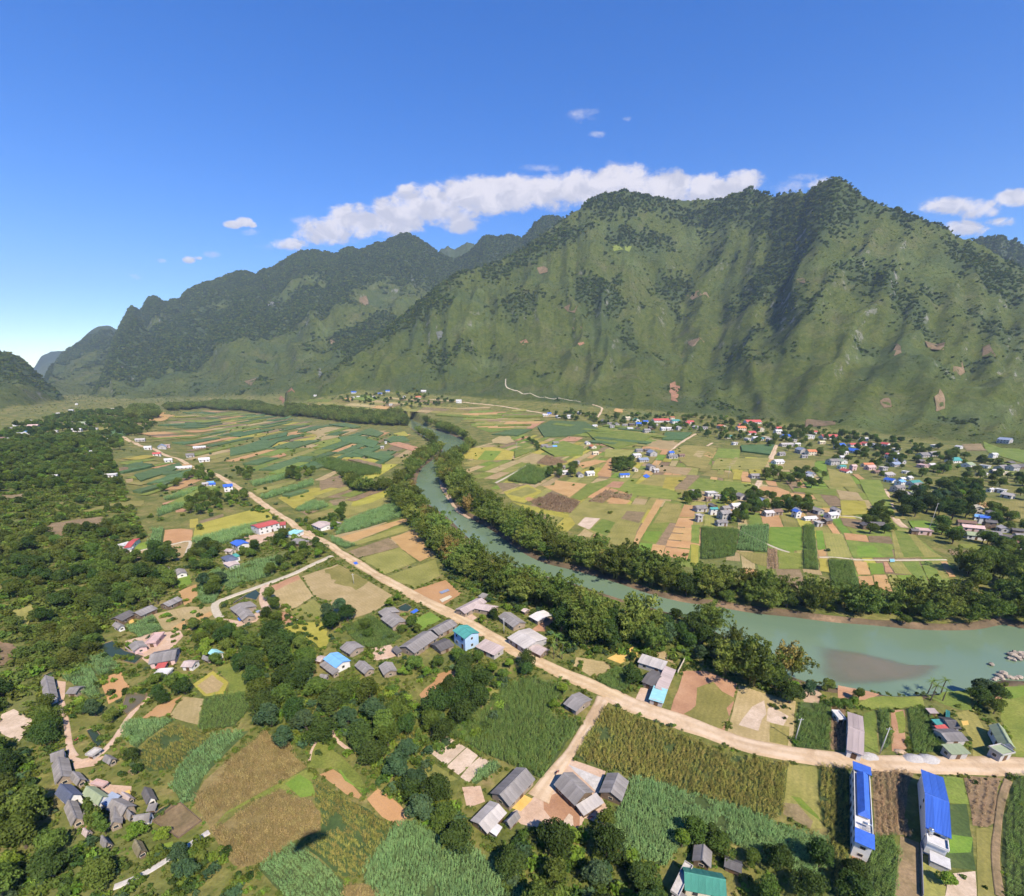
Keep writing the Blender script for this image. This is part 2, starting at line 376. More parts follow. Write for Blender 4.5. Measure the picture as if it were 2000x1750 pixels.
def leaf_mat(name, c1, c2, c3, rand=0.28, hue=0.02, trans=0.22, scale=0.55, gain=1.65):
    c1, c2, c3 = (tuple(x * gain for x in c) for c in (c1, c2, c3))
    m = bpy.data.materials.new(name); m.use_nodes = True
    k = NT(m.node_tree); k.n.clear()
    out = k.add('ShaderNodeOutputMaterial')
    ov = coordv(k, 'obj')
    oi = k.add('ShaderNodeObjectInfo')
    sh = k.add('ShaderNodeVectorMath', operation='ADD'); k.l.new(ov, sh.inputs[0])
    cx = k.add('ShaderNodeCombineXYZ', i_0=k.math('MULTIPLY', oi.outputs['Random'], 90.0)); k.l.new(cx.outputs[0], sh.inputs[1])
    col = k.ramp(k.noise(sh.outputs[0], scale, 4, 0.6), [(0.25, c1), (0.5, c2), (0.78, c3)])
    hs = k.add('ShaderNodeHueSaturation', i_Color=col)
    k.put(hs, 'Value', k.math('ADD', k.math('MULTIPLY', oi.outputs['Random'], 2 * rand), 1 - rand))
    k.put(hs, 'Hue', k.math('ADD', k.math('MULTIPLY', k.math('FRACT', k.math('MULTIPLY', oi.outputs['Random'], 13.7)), 2 * hue), 0.5 - hue))
    d = k.add('ShaderNodeBsdfDiffuse', i_Color=hs.outputs[0]); t = k.add('ShaderNodeBsdfTranslucent', i_Color=hs.outputs[0])
    mx = k.add('ShaderNodeMixShader', i_0=trans, i_1=d.outputs[0], i_2=t.outputs[0])
    k.l.new(mx.outputs[0], out.inputs[0])
    return m

M = {}
M['soil'] = mat('soil', [(0.3, (.38, .215, .085)), (0.55, (.44, .26, .108)), (0.8, (.49, .305, .142))], 0.09, 6, bump=.25, bscale=3, rand=.10, hue=.008, rows=(1.1, .16, (.36, .22, .125)), fine=(2.2, .12))
M['pale'] = mat('pale_soil', [(0.3, (.40, .30, .20)), (0.55, (.52, .40, .29)), (0.8, (.60, .49, .37))], 0.22, 6, bump=.2, rand=.06, fine=(1.5, .15))
M['clay'] = mat('red_clay', [(0.3, (.30, .155, .085)), (0.55, (.40, .22, .12)), (0.8, (.47, .29, .17))], 0.12, 6, bump=.25, rand=.08, fine=(1.8, .15))
M['tan'] = mat('stubble_tan', [(0.25, (.27, .205, .085)), (0.5, (.36, .27, .125)), (0.8, (.44, .33, .175))], 0.10, 6, bump=.3, bscale=2.5, rand=.10, hue=.01, rows=(1.6, .22, (.24, .19, .075)), fine=(1.3, .2))
M['olive'] = mat('stubble_olive', [(0.25, (.165, .155, .038)), (0.5, (.24, .215, .058)), (0.8, (.32, .265, .088))], 0.07, 6, bump=.3, bscale=2.5, rand=.13, hue=.015, rows=(1.8, .2, (.12, .13, .036)), fine=(1.2, .25))
M['grass'] = mat('meadow_grass', [(0.25, (.105, .145, .024)), (0.5, (.16, .195, .036)), (0.8, (.235, .24, .058))], 0.10, 6, bump=.35, bscale=2, rand=.14, hue=.015, fine=(1.4, .3))
M['vivid'] = mat('rice_green', [(0.25, (.10, .17, .022)), (0.5, (.145, .22, .03)), (0.8, (.20, .26, .045))], 0.12, 5, bump=.3, bscale=2, rand=.10, hue=.015, fine=(1.4, .2))
M['yellow'] = mat('ripe_rice', [(0.25, (.24, .215, .035)), (0.5, (.33, .285, .05)), (0.8, (.40, .34, .075))], 0.08, 5, bump=.3, bscale=2, rand=.10, hue=.012, fine=(1.2, .18))
M['brown'] = mat('dry_weeds', [(0.25, (.14, .11, .05)), (0.5, (.215, .155, .08)), (0.8, (.29, .20, .115))], 0.15, 6, bump=.4, bscale=2, rand=.12, hue=.01, fine=(1.0, .3))
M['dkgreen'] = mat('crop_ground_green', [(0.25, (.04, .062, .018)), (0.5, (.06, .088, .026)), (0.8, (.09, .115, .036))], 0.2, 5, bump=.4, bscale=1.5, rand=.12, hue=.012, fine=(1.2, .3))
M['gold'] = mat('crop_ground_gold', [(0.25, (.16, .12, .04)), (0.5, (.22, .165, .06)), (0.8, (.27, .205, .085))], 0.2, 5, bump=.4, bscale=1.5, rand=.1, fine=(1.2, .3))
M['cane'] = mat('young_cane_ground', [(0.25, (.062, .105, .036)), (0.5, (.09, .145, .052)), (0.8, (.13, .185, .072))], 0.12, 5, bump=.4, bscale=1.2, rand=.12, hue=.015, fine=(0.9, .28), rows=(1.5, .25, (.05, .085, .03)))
M['road'] = mat('dirt_road', [(0.25, (.43, .29, .165)), (0.5, (.53, .375, .225)), (0.8, (.59, .44, .285))], 0.06, 7, bump=.2, bscale=2, fine=(0.8, .13))
M['yroad'] = mat('ochre_road', [(0.25, (.43, .255, .105)), (0.5, (.53, .335, .15)), (0.8, (.58, .41, .22))], 0.06, 7, bump=.2, bscale=2, fine=(0.8, .13))
M['cpath'] = mat('concrete_path', [(0.3, (.40, .34, .25)), (0.7, (.52, .45, .33))], 0.4, 6, fine=(2., .12))
M['yard'] = mat('beaten_yard', [(0.25, (.40, .26, .165)), (0.5, (.50, .345, .235)), (0.8, (.56, .43, .32))], 0.2, 6, fine=(1.5, .15))
M['concrete'] = mat('concrete', [(0.3, (.38, .35, .31)), (0.7, (.54, .50, .45))], 0.5, 6, fine=(2, .12))
M['ochre'] = mat('ochre_grain', [(0.3, (.55, .34, .08)), (0.7, (.66, .44, .14))], 0.3, 5, fine=(2, .1))
M['sand'] = mat('river_sand', [(0.3, (.36, .245, .15)), (0.7, (.50, .37, .25))], 0.2, 6, bump=.3, fine=(1.2, .18))
M['bankmud'] = mat('bank_mud', [(0.3, (.07, .055, .03)), (0.55, (.15, .105, .06)), (0.75, (.34, .22, .125))], 0.06, 6, bump=.4, fine=(1.0, .25))
M['scar'] = mat('landslip_earth', [(0.25, (.11, .095, .045)), (0.5, (.18, .125, .068)), (0.8, (.24, .165, .10))], 0.05, 6, bump=.5, bscale=.4, rand=.15, fine=(.25, .3))
M['redscar'] = mat('red_landslip_earth', [(0.25, (.16, .095, .05)), (0.5, (.26, .135, .075)), (0.8, (.33, .18, .11))], 0.05, 6, bump=.5, bscale=.4, rand=.12, fine=(.25, .25))
M['rockface'] = mat('limestone', [(0.25, (.06, .07, .05)), (0.55, (.13, .135, .115)), (0.8, (.32, .31, .29))], 0.12, 7, bump=.8, bscale=.4, fine=(.5, .35))
M['stone'] = mat('boulder_stone', [(0.3, (.25, .20, .15)), (0.7, (.48, .40, .31))], 0.7, 5, bump=.5, coord='obj', rand=.2)
M['gravel'] = mat('gravel', [(0.3, (.36, .33, .30)), (0.7, (.52, .49, .46))], 2.5, 5, bump=.6, bscale=9, coord='obj')
M['bark'] = mat('bark', [(0.3, (.07, .052, .036)), (0.7, (.16, .125, .09))], 2.0, 5, bump=.5, coord='obj')
M['culm'] = mat('bamboo_culm', [(0.3, (.14, .13, .035)), (0.7, (.24, .20, .07))], 1.0, 4, coord='obj')

LEAF = {
 'broad': leaf_mat('leaf_broad', (.020, .036, .010), (.036, .060, .015), (.066, .092, .024)),
 'mid': leaf_mat('leaf_mid', (.040, .062, .012), (.066, .096, .019), (.112, .142, .032)),
 'bright': leaf_mat('leaf_bright', (.060, .105, .014), (.095, .15, .02), (.15, .19, .035)),
 'bluish': leaf_mat('leaf_bluish', (.028, .050, .024), (.045, .075, .032), (.075, .105, .045)),
 'bamboo': leaf_mat('leaf_bamboo', (.038, .058, .011), (.072, .094, .019), (.130, .142, .033), rand=.38, hue=.022, scale=.3, gain=2.05),
 'goldbamboo': leaf_mat('leaf_gold_bamboo', (.11, .085, .022), (.17, .125, .036), (.24, .17, .06), rand=.15, scale=.35),
 'banana': leaf_mat('leaf_banana', (.05, .085, .018), (.085, .125, .028), (.14, .175, .05), scale=.8),
 'scrub': leaf_mat('leaf_scrub', (.058, .080, .013), (.078, .102, .018), (.100, .120, .026), rand=.28, hue=.03, scale=.2),
 'forest': leaf_mat('leaf_forest', (.032, .050, .014), (.046, .067, .019), (.062, .082, .025), rand=.22, hue=.02, scale=.2),
 'hill': leaf_mat('leaf_hill', (.048, .066, .014), (.075, .096, .021), (.118, .138, .034), rand=.32, hue=.025, gain=1.55),
 'corn': leaf_mat('leaf_corn', (.058, .094, .022), (.092, .135, .034), (.14, .178, .052), rand=.2, hue=.015, scale=.9, gain=2.05),
 'cornblue': leaf_mat('leaf_cane', (.066, .110, .038), (.105, .165, .058), (.165, .228, .088), rand=.2, hue=.012, scale=.9, gain=2.35),
 'corngold': leaf_mat('leaf_ripe_corn', (.095, .10, .024), (.17, .155, .038), (.26, .215, .060), rand=.25, hue=.02, scale=.9, gain=2.0),
 'corndry': leaf_mat('leaf_dry_corn', (.125, .098, .036), (.20, .150, .058), (.285, .210, .092), rand=.22, hue=.012, scale=.9, gain=2.0),
 'cornbrown': leaf_mat('leaf_brown_corn', (.13, .085, .045), (.20, .135, .075), (.28, .195, .115), rand=.2, hue=.012, scale=.9, gain=2.0),
}

def terrain_mat():
    m, k, bs = new_mat('terrain_ground')
    p = coordv(k, 'pos')
    mt = k.add('ShaderNodeAttribute', attribute_name='mountain').outputs['Fac']
    fo = k.add('ShaderNodeAttribute', attribute_name='forest').outputs['Fac']
    n_big = k.noise(p, 0.012, 6, 0.6, 0.4); n_mid = k.noise(p, 0.07, 6, 0.6, 0.3); n_fine = k.noise(p, 0.5, 5, 0.65)
    # valley floor: rough grass, weeds, bare earth
    val = k.ramp(n_mid, [(0.28, (.075, .095, .021)), (0.45, (.125, .135, .030)), (0.58, (.185, .168, .047)), (0.72, (.26, .195, .085))])
    val = k.mix(k.step(n_big, .52, .66), val, (.13, .145, .043, 1))
    val = k.mix(k.math('MULTIPLY', k.step(k.noise(p, 0.035, 6, .7, .5), .66, .74), .7), val, (.36, .25, .14, 1))
    # slopes: grass and scrub, brown weeds, forest floor
    gr = k.ramp(n_mid, [(0.25, (.044, .062, .010)), (0.45, (.062, .080, .013)), (0.6, (.080, .094, .018)), (0.78, (.104, .106, .028))])
    gr = k.mix(k.math('MULTIPLY', k.step(n_big, .5, .68), .5), gr, (.118, .108, .046, 1))
    gr = k.mix(k.math('MULTIPLY', k.step(k.noise(p, 0.006, 5, .6), .52, .7), .6), gr, (.085, .118, .035, 1))
    gr = k.mix(k.math('MULTIPLY', k.step(k.noise(p, 0.0045, 6, .62, .6), .5, .64), .7), gr, (.046, .068, .020, 1))
    gr = k.mix(k.math('MULTIPLY', k.step(k.noise(p, 0.16, 4, .7, .4), .56, .7), .45), gr, (.042, .060, .018, 1))
    gr = k.mix(1.0, gr, k.ramp(k.noise(p, 0.11, 6, .72, .8), [(0.3, (.72, .74, .7)), (0.7, (1.26, 1.24, 1.25))]), 'MULTIPLY')
    fr = k.ramp(n_mid, [(0.3, (.036, .054, .018)), (0.7, (.058, .078, .026))])
    mtn = k.mix(fo, gr, fr)
    geo = k.add('ShaderNodeNewGeometry'); sepn = k.add('ShaderNodeSeparateXYZ', i_0=geo.outputs['True Normal'])
    steep = k.math('MULTIPLY', k.step(sepn.outputs[2], 0.62, 0.42), k.step(k.noise(p, 0.03, 6, .65), .52, .62))
    mtn = k.mix(k.math('MULTIPLY', steep, .8), mtn, (.24, .225, .205, 1))
    col = k.mix(mt, val, mtn)
    col = k.mix(1.0, col, k.ramp(n_fine, [(0.25, (.62, .64, .6)), (0.75, (1.38, 1.36, 1.4))]), 'MULTIPLY')
    k.put(bs, 'Base Color', col); bs.inputs['Roughness'].default_value = 0.95
    h = k.math('ADD', k.math('MULTIPLY', n_mid, k.math('MULTIPLY', mt, 6.0)), k.math('MULTIPLY', n_fine, 1.2))
    b = k.add('ShaderNodeBump', i_Strength=0.55, i_Distance=1.0); k.l.new(h, b.inputs['Height']); k.l.new(b.outputs[0], bs.inputs['Normal'])
    return m
M['terrain'] = terrain_mat()

def water_mat(name, c1, c2, rough=0.12, bump=.06):
    m, k, bs = new_mat(name)
    p = coordv(k, 'pos')
    f = k.noise(p, 0.018, 4, .55, .8)
    k.put(bs, 'Base Color', k.ramp(f, [(0.3, c1), (0.7, c2)]))
    bs.inputs['Roughness'].default_value = rough; bs.inputs['Specular IOR Level'].default_value = .5; bs.inputs['IOR'].default_value = 1.33
    b = k.add('ShaderNodeBump', i_Strength=bump, i_Distance=0.2); k.l.new(k.noise(p, 0.7, 4, .6, .6), b.inputs['Height']); k.l.new(b.outputs[0], bs.inputs['Normal'])
    return m
M['river'] = water_mat('river_water', (.13, .19, .115), (.16, .22, .135), .08, .2)
M['pond'] = water_mat('pond_water', (.028, .045, .022), (.04, .06, .028), .06, .02)
M['mudpond'] = water_mat('muddy_pond_water', (.11, .09, .05), (.14, .115, .065), .1, .02)

# ------------------------------------------------------------------ outline helpers
def catmull(pts, step=4.0):
    P = [np.asarray(p, float) for p in pts]; P = [2 * P[0] - P[1]] + P + [2 * P[-1] - P[-2]]; out = []
    for i in range(1, len(P) - 2):
        n = max(2, int(np.linalg.norm(P[i + 1] - P[i]) / step))
        for j in range(n):
            t = j / n
            out.append(0.5 * ((2 * P[i]) + (-P[i - 1] + P[i + 1]) * t + (2 * P[i - 1] - 5 * P[i] + 4 * P[i + 1] - P[i + 2]) * t * t + (-P[i - 1] + 3 * P[i] - 3 * P[i + 1] + P[i + 2]) * t ** 3))
    out.append(P[-2]); return np.array(out)
def inside(pts, poly):
    """points (n,2) in polygon (m,2)"""
    poly = np.asarray(poly); lo, hi = poly.min(0), poly.max(0); full = np.zeros(len(pts), bool)
    near = (pts[:, 0] >= lo[0]) & (pts[:, 0] <= hi[0]) & (pts[:, 1] >= lo[1]) & (pts[:, 1] <= hi[1])
    if not near.any(): return full
    if len(pts) * len(poly) < 4e6:
        q = pts[near]; xi, yi = poly[:, 0], poly[:, 1]; xj, yj = np.roll(xi, 1), np.roll(yi, 1); dy = np.where(yj == yi, 1e-9, yj - yi)
        c = ((yi[None] > q[:, 1:]) != (yj[None] > q[:, 1:])) & (q[:, :1] < (xj - xi)[None] * (q[:, 1:] - yi[None]) / dy[None] + xi[None])
        full[near] = c.sum(1) % 2 == 1; return full
    x, y = pts[:, 0], pts[:, 1]; r = np.zeros(len(pts), bool); j = len(poly) - 1
    for i in range(len(poly)):
        xi, yi = poly[i]; xj, yj = poly[j]
        c = ((yi > y) != (yj > y)) & (x < (xj - xi) * (y - yi) / ((yj - yi) if yj != yi else 1e-9) + xi)
        r ^= c; j = i
    return r
def seg_dist(pts, line, closed=False):
    d = np.full(len(pts), 1e9); n = len(line)
    for i in range(n if closed else n - 1):
        a, b = line[i], line[(i + 1) % n]; ab = b - a; L = max(ab @ ab, 1e-9)
        t = np.clip(((pts - a) @ ab) / L, 0, 1); q = pts - (a + t[:, None] * ab)
        d = np.minimum(d, np.hypot(q[:, 0], q[:, 1]))
    return d

# ------------------------------------------------------------------ river outline
NB = [(800, 815), (835, 832), (875, 845), (910, 862), (907, 883), (882, 894), (862, 905), (858, 930), (874, 955), (890, 985), (915, 1005), (960, 1030), (1010, 1066), (1060, 1092), (1130, 1110), (1200, 1130), (1270, 1153),
      (1330, 1168), (1400, 1178), (1470, 1190), (1550, 1198), (1620, 1207), (1700, 1213), (1800, 1222), (1900, 1222), (1960, 1212), (2000, 1220), (2250, 1240), (2600, 1260)]
SB = [(786, 822), (822, 848), (858, 868), (860, 884), (843, 896), (820, 915), (810, 945), (814, 972), (838, 984), (874, 1009), (904, 1039), (951, 1076), (996, 1100), (1066, 1122), (1136, 1142), (1226, 1170), (1276, 1184), (1346, 1206), (1430, 1250), (1500, 1296), (1585, 1330), (1640, 1340), (1750, 1356), (1830, 1352), (1900, 1346), (1960, 1326), (2000, 1326), (2250, 1335), (2600, 1345)]
nb = catmull([plane(*p)[:2] for p in NB], 5); sb = catmull([plane(*p)[:2] for p in SB], 5)
RIV = np.vstack([nb, sb[::-1]])
WATER_Z = -1.6

# ------------------------------------------------------------------ terrain mesh
def lines(a0, parts):
    out = [a0]
    for (end, s0, s1) in parts:
        n0 = out[-1]; span = abs(end - n0); sg = 1 if end > n0 else -1; x = n0
        while (end - x) * sg > 1e-6:
            f = abs(x - n0) / span; x += sg * (s0 + (s1 - s0) * f); out.append(x)
    return out
def wooded(x, y):
    tot = np.zeros(len(x))
    for k_ in range(4):
        q = np.stack([x + (26 + 22 * k_) * fbm(x / 55, y / 55, 61 + k_, 3), y + (26 + 22 * k_) * fbm(x / 55, y / 55, 67 + k_, 3)], 1); m = np.zeros(len(q), bool)
        for w in WOODED: m |= inside(q, w)
        tot += m * .24
    return tot
def build_terrain():
    xs = sorted(set(lines(0, [(260, 3, 3), (700, 3, 9), (1400, 9, 13), (3200, 14, 60)]) + lines(0, [(-260, 3, 3), (-700, 3.5, 10), (-2600, 10, 14), (-8200, 15, 70)])))
    ys = sorted(set(lines(60, [(420, 3, 3), (900, 3, 6), (2200, 6, 10), (3000, 10, 14), (7800, 15, 50)]) + lines(60, [(-400, 6, 60)])))
    xs = np.array(xs); ys = np.array(ys)
    X, Y = np.meshgrid(xs, ys)
    z, mt, tt, dk = terr_full(X.ravel(), Y.ravel())
    x, y = X.ravel(), Y.ravel(); pts = np.stack([x, y], 1)
    near = (x > RIV[:, 0].min() - 30) & (x < RIV[:, 0].max() + 30) & (y > RIV[:, 1].min() - 30) & (y < RIV[:, 1].max() + 30)
    idx = np.where(near)[0]
    d = seg_dist(pts[idx], RIV, True); ins = inside(pts[idx], RIV); sdv = np.where(ins, -d, d)
    z[idx] = z[idx] * sstep(-3, 10, sdv) - 4.2 * (1 - sstep(-7.0, 4.0, sdv))
    tn = tt + 0.22 * fbm(x / 300, y / 300, 91, 4)
    fo = sstep(dk - 0.12, dk + 0.12, tn) * mt
    fo = np.maximum(fo, mt * sstep(0.42, 0.8, fbm(x / 110, y / 110, 95, 4)) * 0.7)
    fo = np.maximum(fo, mt * wooded(x, y))
    zc = z.copy()
    keep = (np.abs(x) < 1.35 * np.maximum(y, 0) + 420)
    ny, nx = X.shape; vi = np.arange(nx * ny).reshape(ny, nx)
    q = np.stack([vi[:-1, :-1], vi[:-1, 1:], vi[1:, 1:], vi[1:, :-1]], -1).reshape(-1, 4)
    q = q[keep[q].any(1)]
    used = np.unique(q); remap = np.full(nx * ny, -1); remap[used] = np.arange(len(used)); q = remap[q]
    me = bpy.data.meshes.new('terrain')
    me.vertices.add(len(used)); me.vertices.foreach_set('co', np.stack([x[used], y[used], zc[used]], 1).ravel())
    me.loops.add(q.size); me.loops.foreach_set('vertex_index', q.ravel().astype(np.int32))
    me.polygons.add(len(q)); me.polygons.foreach_set('loop_start', np.arange(0, q.size, 4, dtype=np.int32))
    me.polygons.foreach_set('use_smooth', np.ones(len(q), bool))
    for nm, arr in (('mountain', mt), ('forest', fo)):
        at = me.attributes.new(nm, 'FLOAT', 'POINT'); at.data.foreach_set('value', arr[used].astype(np.float32))
    me.update(calc_edges=True); me.validate(); me.materials.append(M['terrain'])
    o = bpy.data.objects.new('terrain', me); link(o); tag(o, kind='structure')
    return o
build_terrain()

def sheet(name, poly, z, m, kind='structure'):
    poly = [tuple(p) for p in poly]
    r = delaunay_2d_cdt([Vector(p) for p in poly], [], [list(range(len(poly)))], 1, 1e-4)
    o = mesh_obj(name, [(v[0], v[1], z) for v in r[0]], r[2], m); tag(o, kind=kind); return o
sheet('river', RIV, WATER_Z, M['river'])
# muddy shoal: bed rising through shallow water near the south bank
def shoal():
    P = np.array([plane(*PX('D', *p), z=WATER_Z)[:2] for p in [(300, 30), (520, 55), (700, 90), (860, 130), (1000, 165), (1240, 172), (1200, 215), (1120, 262), (1000, 285), (700, 322), (450, 315), (320, 260)]])
    c = P.mean(0); rings = [1.06, .88, .7, .48, .2]; v = []; al = []
    cl = catmull(list(P) + [P[0]], 3)[:-1]; n = len(cl)
    for r, a in zip(rings, (0, .3, .75, 1, 1)):
        for q in cl: v.append((*(c + (q - c) * r), WATER_Z + .012)); al.append(a)
    f = [(k * n + i, k * n + (i + 1) % n, (k + 1) * n + (i + 1) % n, (k + 1) * n + i) for k in range(len(rings) - 1) for i in range(n)]
    f.append(tuple((len(rings) - 1) * n + i for i in range(n)))
    m, k, bs = new_mat('shoal_water'); p = coordv(k, 'pos')
    k.put(bs, 'Base Color', k.ramp(k.noise(p, .06, 5), [(0.3, (.185, .165, .095)), (0.7, (.235, .185, .11))]))
    bs.inputs['Roughness'].default_value = .15; bs.inputs['Specular IOR Level'].default_value = .5
    at = k.add('ShaderNodeAttribute', attribute_name='cover').outputs['Fac']
    k.put(bs, 'Alpha', k.math('MULTIPLY', .78, k.step(k.math('ADD', at, k.math('MULTIPLY', k.math('SUBTRACT', k.noise(p, .15, 5), .5), .5)), .05, 1.25)))
    o = mesh_obj('shoal', v, f, m); me = o.data; x = me.attributes.new('cover', 'FLOAT', 'POINT'); x.data.foreach_set('value', np.array(al, np.float32))
    tag(o, kind='structure')
shoal()

def bank(line, side, m, seed):
    C = line; n = len(C); T = np.gradient(C, axis=0); T /= np.maximum(np.linalg.norm(T, axis=1), 1e-6)[:, None]; N = np.stack([-T[:, 1], T[:, 0]], 1) * side
    w = 1 + .7 * fbm(np.arange(n) * .13, np.zeros(n) + seed, seed, 3); V = []
    for o, z in ((-1.2, -1.75), (1.0, -.6), (2.4, .05), (3.4, -.12)):
        q = C + N * (o * (w if o > 0 else 1))[:, None] if o > 0 else C + N * o
        V.append(np.column_stack([q, np.full(n, z) + (.15 * fbm(np.arange(n) * .3, np.zeros(n), seed + 3, 2) if -1 < z < 0 else 0)]))
    V = np.concatenate(V); f = [(r * n + i, r * n + i + 1, (r + 1) * n + i + 1, (r + 1) * n + i) for r in range(3) for i in range(n - 1)]
    o = mesh_obj('river_bank', V, f if side > 0 else [t[::-1] for t in f], m, smooth=True); tag(o, kind='structure')
bank(nb, 1, M['bankmud'], 3); bank(sb, -1, M['bankmud'], 8)

# ------------------------------------------------------------------ roads and paths
def road_mat(name, stops, lite):
    m = mat(name, stops, 0.06, 7, bump=.25, bscale=2, fine=(0.8, .15)); k = NT(m.node_tree); bs = [n for n in k.n if n.type == 'BSDF_PRINCIPLED'][0]
    col = bs.inputs['Base Color'].links[0].from_socket; p = coordv(k, 'pos'); at = k.add('ShaderNodeAttribute', attribute_name='rut').outputs['Fac']
    f = k.math('MULTIPLY', at, k.step(k.noise(p, .12, 5, .65, .4), .36, .62)); k.put(bs, 'Base Color', k.mix(k.math('MULTIPLY', f, .75), col, (*lite, 1))); return m
M['road'] = road_mat('dirt_road', [(0.25, (.36, .25, .145)), (0.5, (.48, .34, .205)), (0.8, (.55, .41, .265))], (.63, .49, .34))
M['yroad'] = road_mat('ochre_road', [(0.25, (.35, .24, .125)), (0.5, (.47, .325, .175)), (0.8, (.54, .40, .24))], (.62, .48, .30))
def ribbon(name, pts, width, m, top=.3, jitter=.35, seed=0):
    """road with raised crown and sloping shoulders following the ground"""
    P = np.array([p[:2] for p in pts]); C = catmull(P, 3.0); n = len(C)
    if not hasattr(width, '__len__'): width = [width] * len(pts)
    w = np.interp(np.linspace(0, 1, n), np.linspace(0, 1, len(width)), width)
    T = np.gradient(C, axis=0); T /= np.maximum(np.linalg.norm(T, axis=1), 1e-6)[:, None]; N = np.stack([-T[:, 1], T[:, 0]], 1)
    jl = 1 + jitter * fbm(np.arange(n) * .11, np.zeros(n), seed + 1, 3); jr = 1 + jitter * fbm(np.arange(n) * .11, np.ones(n) * 7, seed + 2, 3)
    rows = []
    for off, dz in ((-.62, -.12), (-.5, top * .8), (-.38, top * .9), (-.2, top * .88), (-.06, top), (.06, top), (.2, top * .88), (.38, top * .9), (.5, top * .8), (.62, -.12)):
        q = C + N * (off * w * (jl if off < 0 else jr))[:, None]
        z = terr(q[:, 0], q[:, 1]) + dz
        rows.append(np.column_stack([q, z]))
    V = np.concatenate(rows); f = []
    for r in range(9):
        for i in range(n - 1): f.append((r * n + i, r * n + i + 1, (r + 1) * n + i + 1, (r + 1) * n + i))
    f = [t[::-1] for t in f]
    o = mesh_obj(name, V, f, m, smooth=True); tag(o, kind='structure')
    at = o.data.attributes.new('rut', 'FLOAT', 'POINT'); at.data.foreach_set('value', np.repeat([0, 0, .9, 1, .25, .25, 1, .9, 0, 0], n).astype(np.float32)); return C, w
def GP(pts): return [ground(*p) for p in pts]
ROADS = []
ROADS.append(ribbon('road', GP([(2700, 1520), (2350, 1506), (2120, 1500), (2000, 1497), (1900, 1497), (1800, 1493), (1700, 1489), (1600, 1480), (1500, 1463), (1440, 1449), (1380, 1427), (1300, 1398), (1240, 1378), (1190, 1356)]), [5.5, 5.5, 5.5, 5.5, 5.6, 6, 6.2, 6, 5.8, 5.8, 6, 6.5, 7], M['road'], seed=3))
ROADS.append(ribbon('road', GP([(1215, 1366), (1170, 1345), (1140, 1331), (1080, 1306), (1030, 1284), (985, 1258), (930, 1226), (870, 1194), (830, 1175), (790, 1151), (740, 1126), (700, 1101), (660, 1076), (645, 1064)]), [5.4, 5.4, 5.4, 5.6, 6, 6.4, 6.2, 6, 5.8, 5.5, 5.2, 5, 4.6], M['yroad'], top=.32, seed=5))
ROADS.append(ribbon('road', GP([(650, 1068), (610, 1047), (578, 1030), (560, 1014), (530, 996), (495, 970), (470, 955), (440, 938), (422, 927), (390, 917), (375, 912), (350, 897), (325, 890), (300, 877), (275, 871), (255, 862), (215, 848), (180, 838)]), [4.8, 4.8, 5, 5.5, 5.5, 5.2, 5, 5, 5.5, 6, 6, 7, 7, 7], M['yroad'], seed=7))
ROADS.append(ribbon('concrete_lane', GP([(648, 1086), (612, 1102), (575, 1120), (525, 1139), (500, 1148), (450, 1166), (421, 1179), (423, 1197), (432, 1208)]), 3.0, M['cpath'], top=.34, seed=9, jitter=.12))
ROADS.append(ribbon('farm_track', GP([(520, 1141), (512, 1160), (513, 1175), (525, 1195)]), 3.2, M['yard'], seed=10))
ROADS.append(ribbon('farm_track', GP([(1178, 1362), (1165, 1390), (1140, 1430), (1118, 1465), (1095, 1495), (1068, 1532), (1050, 1560)]), [4, 3.2, 3, 3.2, 4, 6], M['road'], top=.2, seed=11))
ROADS.append(ribbon('concrete_lane', GP([(250, 1082), (290, 1072), (330, 1065), (370, 1057), (366, 1075), (362, 1085)]), 1.8, M['cpath'], seed=13, jitter=.1))
ROADS.append(ribbon('farm_track', GR('A', [(420, 425), (440, 480), (452, 560), (462, 640), (475, 740), (520, 800)]), 1.5, M['yard'], top=.15, seed=14))
ROADS.append(ribbon('farm_track', GR('A', [(1010, 390), (940, 460), (870, 540), (800, 650), (730, 735), (650, 805), (560, 830)]), 1.6, M['yard'], top=.15, seed=15))
ROADS.append(ribbon('concrete_lane', GR('A', [(780, 1690), (880, 1650), (1000, 1590), (1100, 1530), (1240, 1440), (1340, 1370), (1430, 1312)]), 1.4, M['concrete'], top=.2, seed=16, jitter=.1))
ROADS.append(ribbon('footpath', GR('B', [(530, 565), (515, 610), (540, 670), (600, 725), (670, 768)]), .9, M['yard'], top=.1, seed=17))
ROADS.append(ribbon('footpath', GR('B', [(410, 700), (380, 760), (365, 830)]), .8, M['yard'], top=.1, seed=18))
ROADS.append(ribbon('ditch_bank', GR('D', [(1640, 960), (1595, 1100), (1568, 1300), (1553, 1500), (1585, 1760)]), 1.5, M['brown'], top=.25, seed=19))
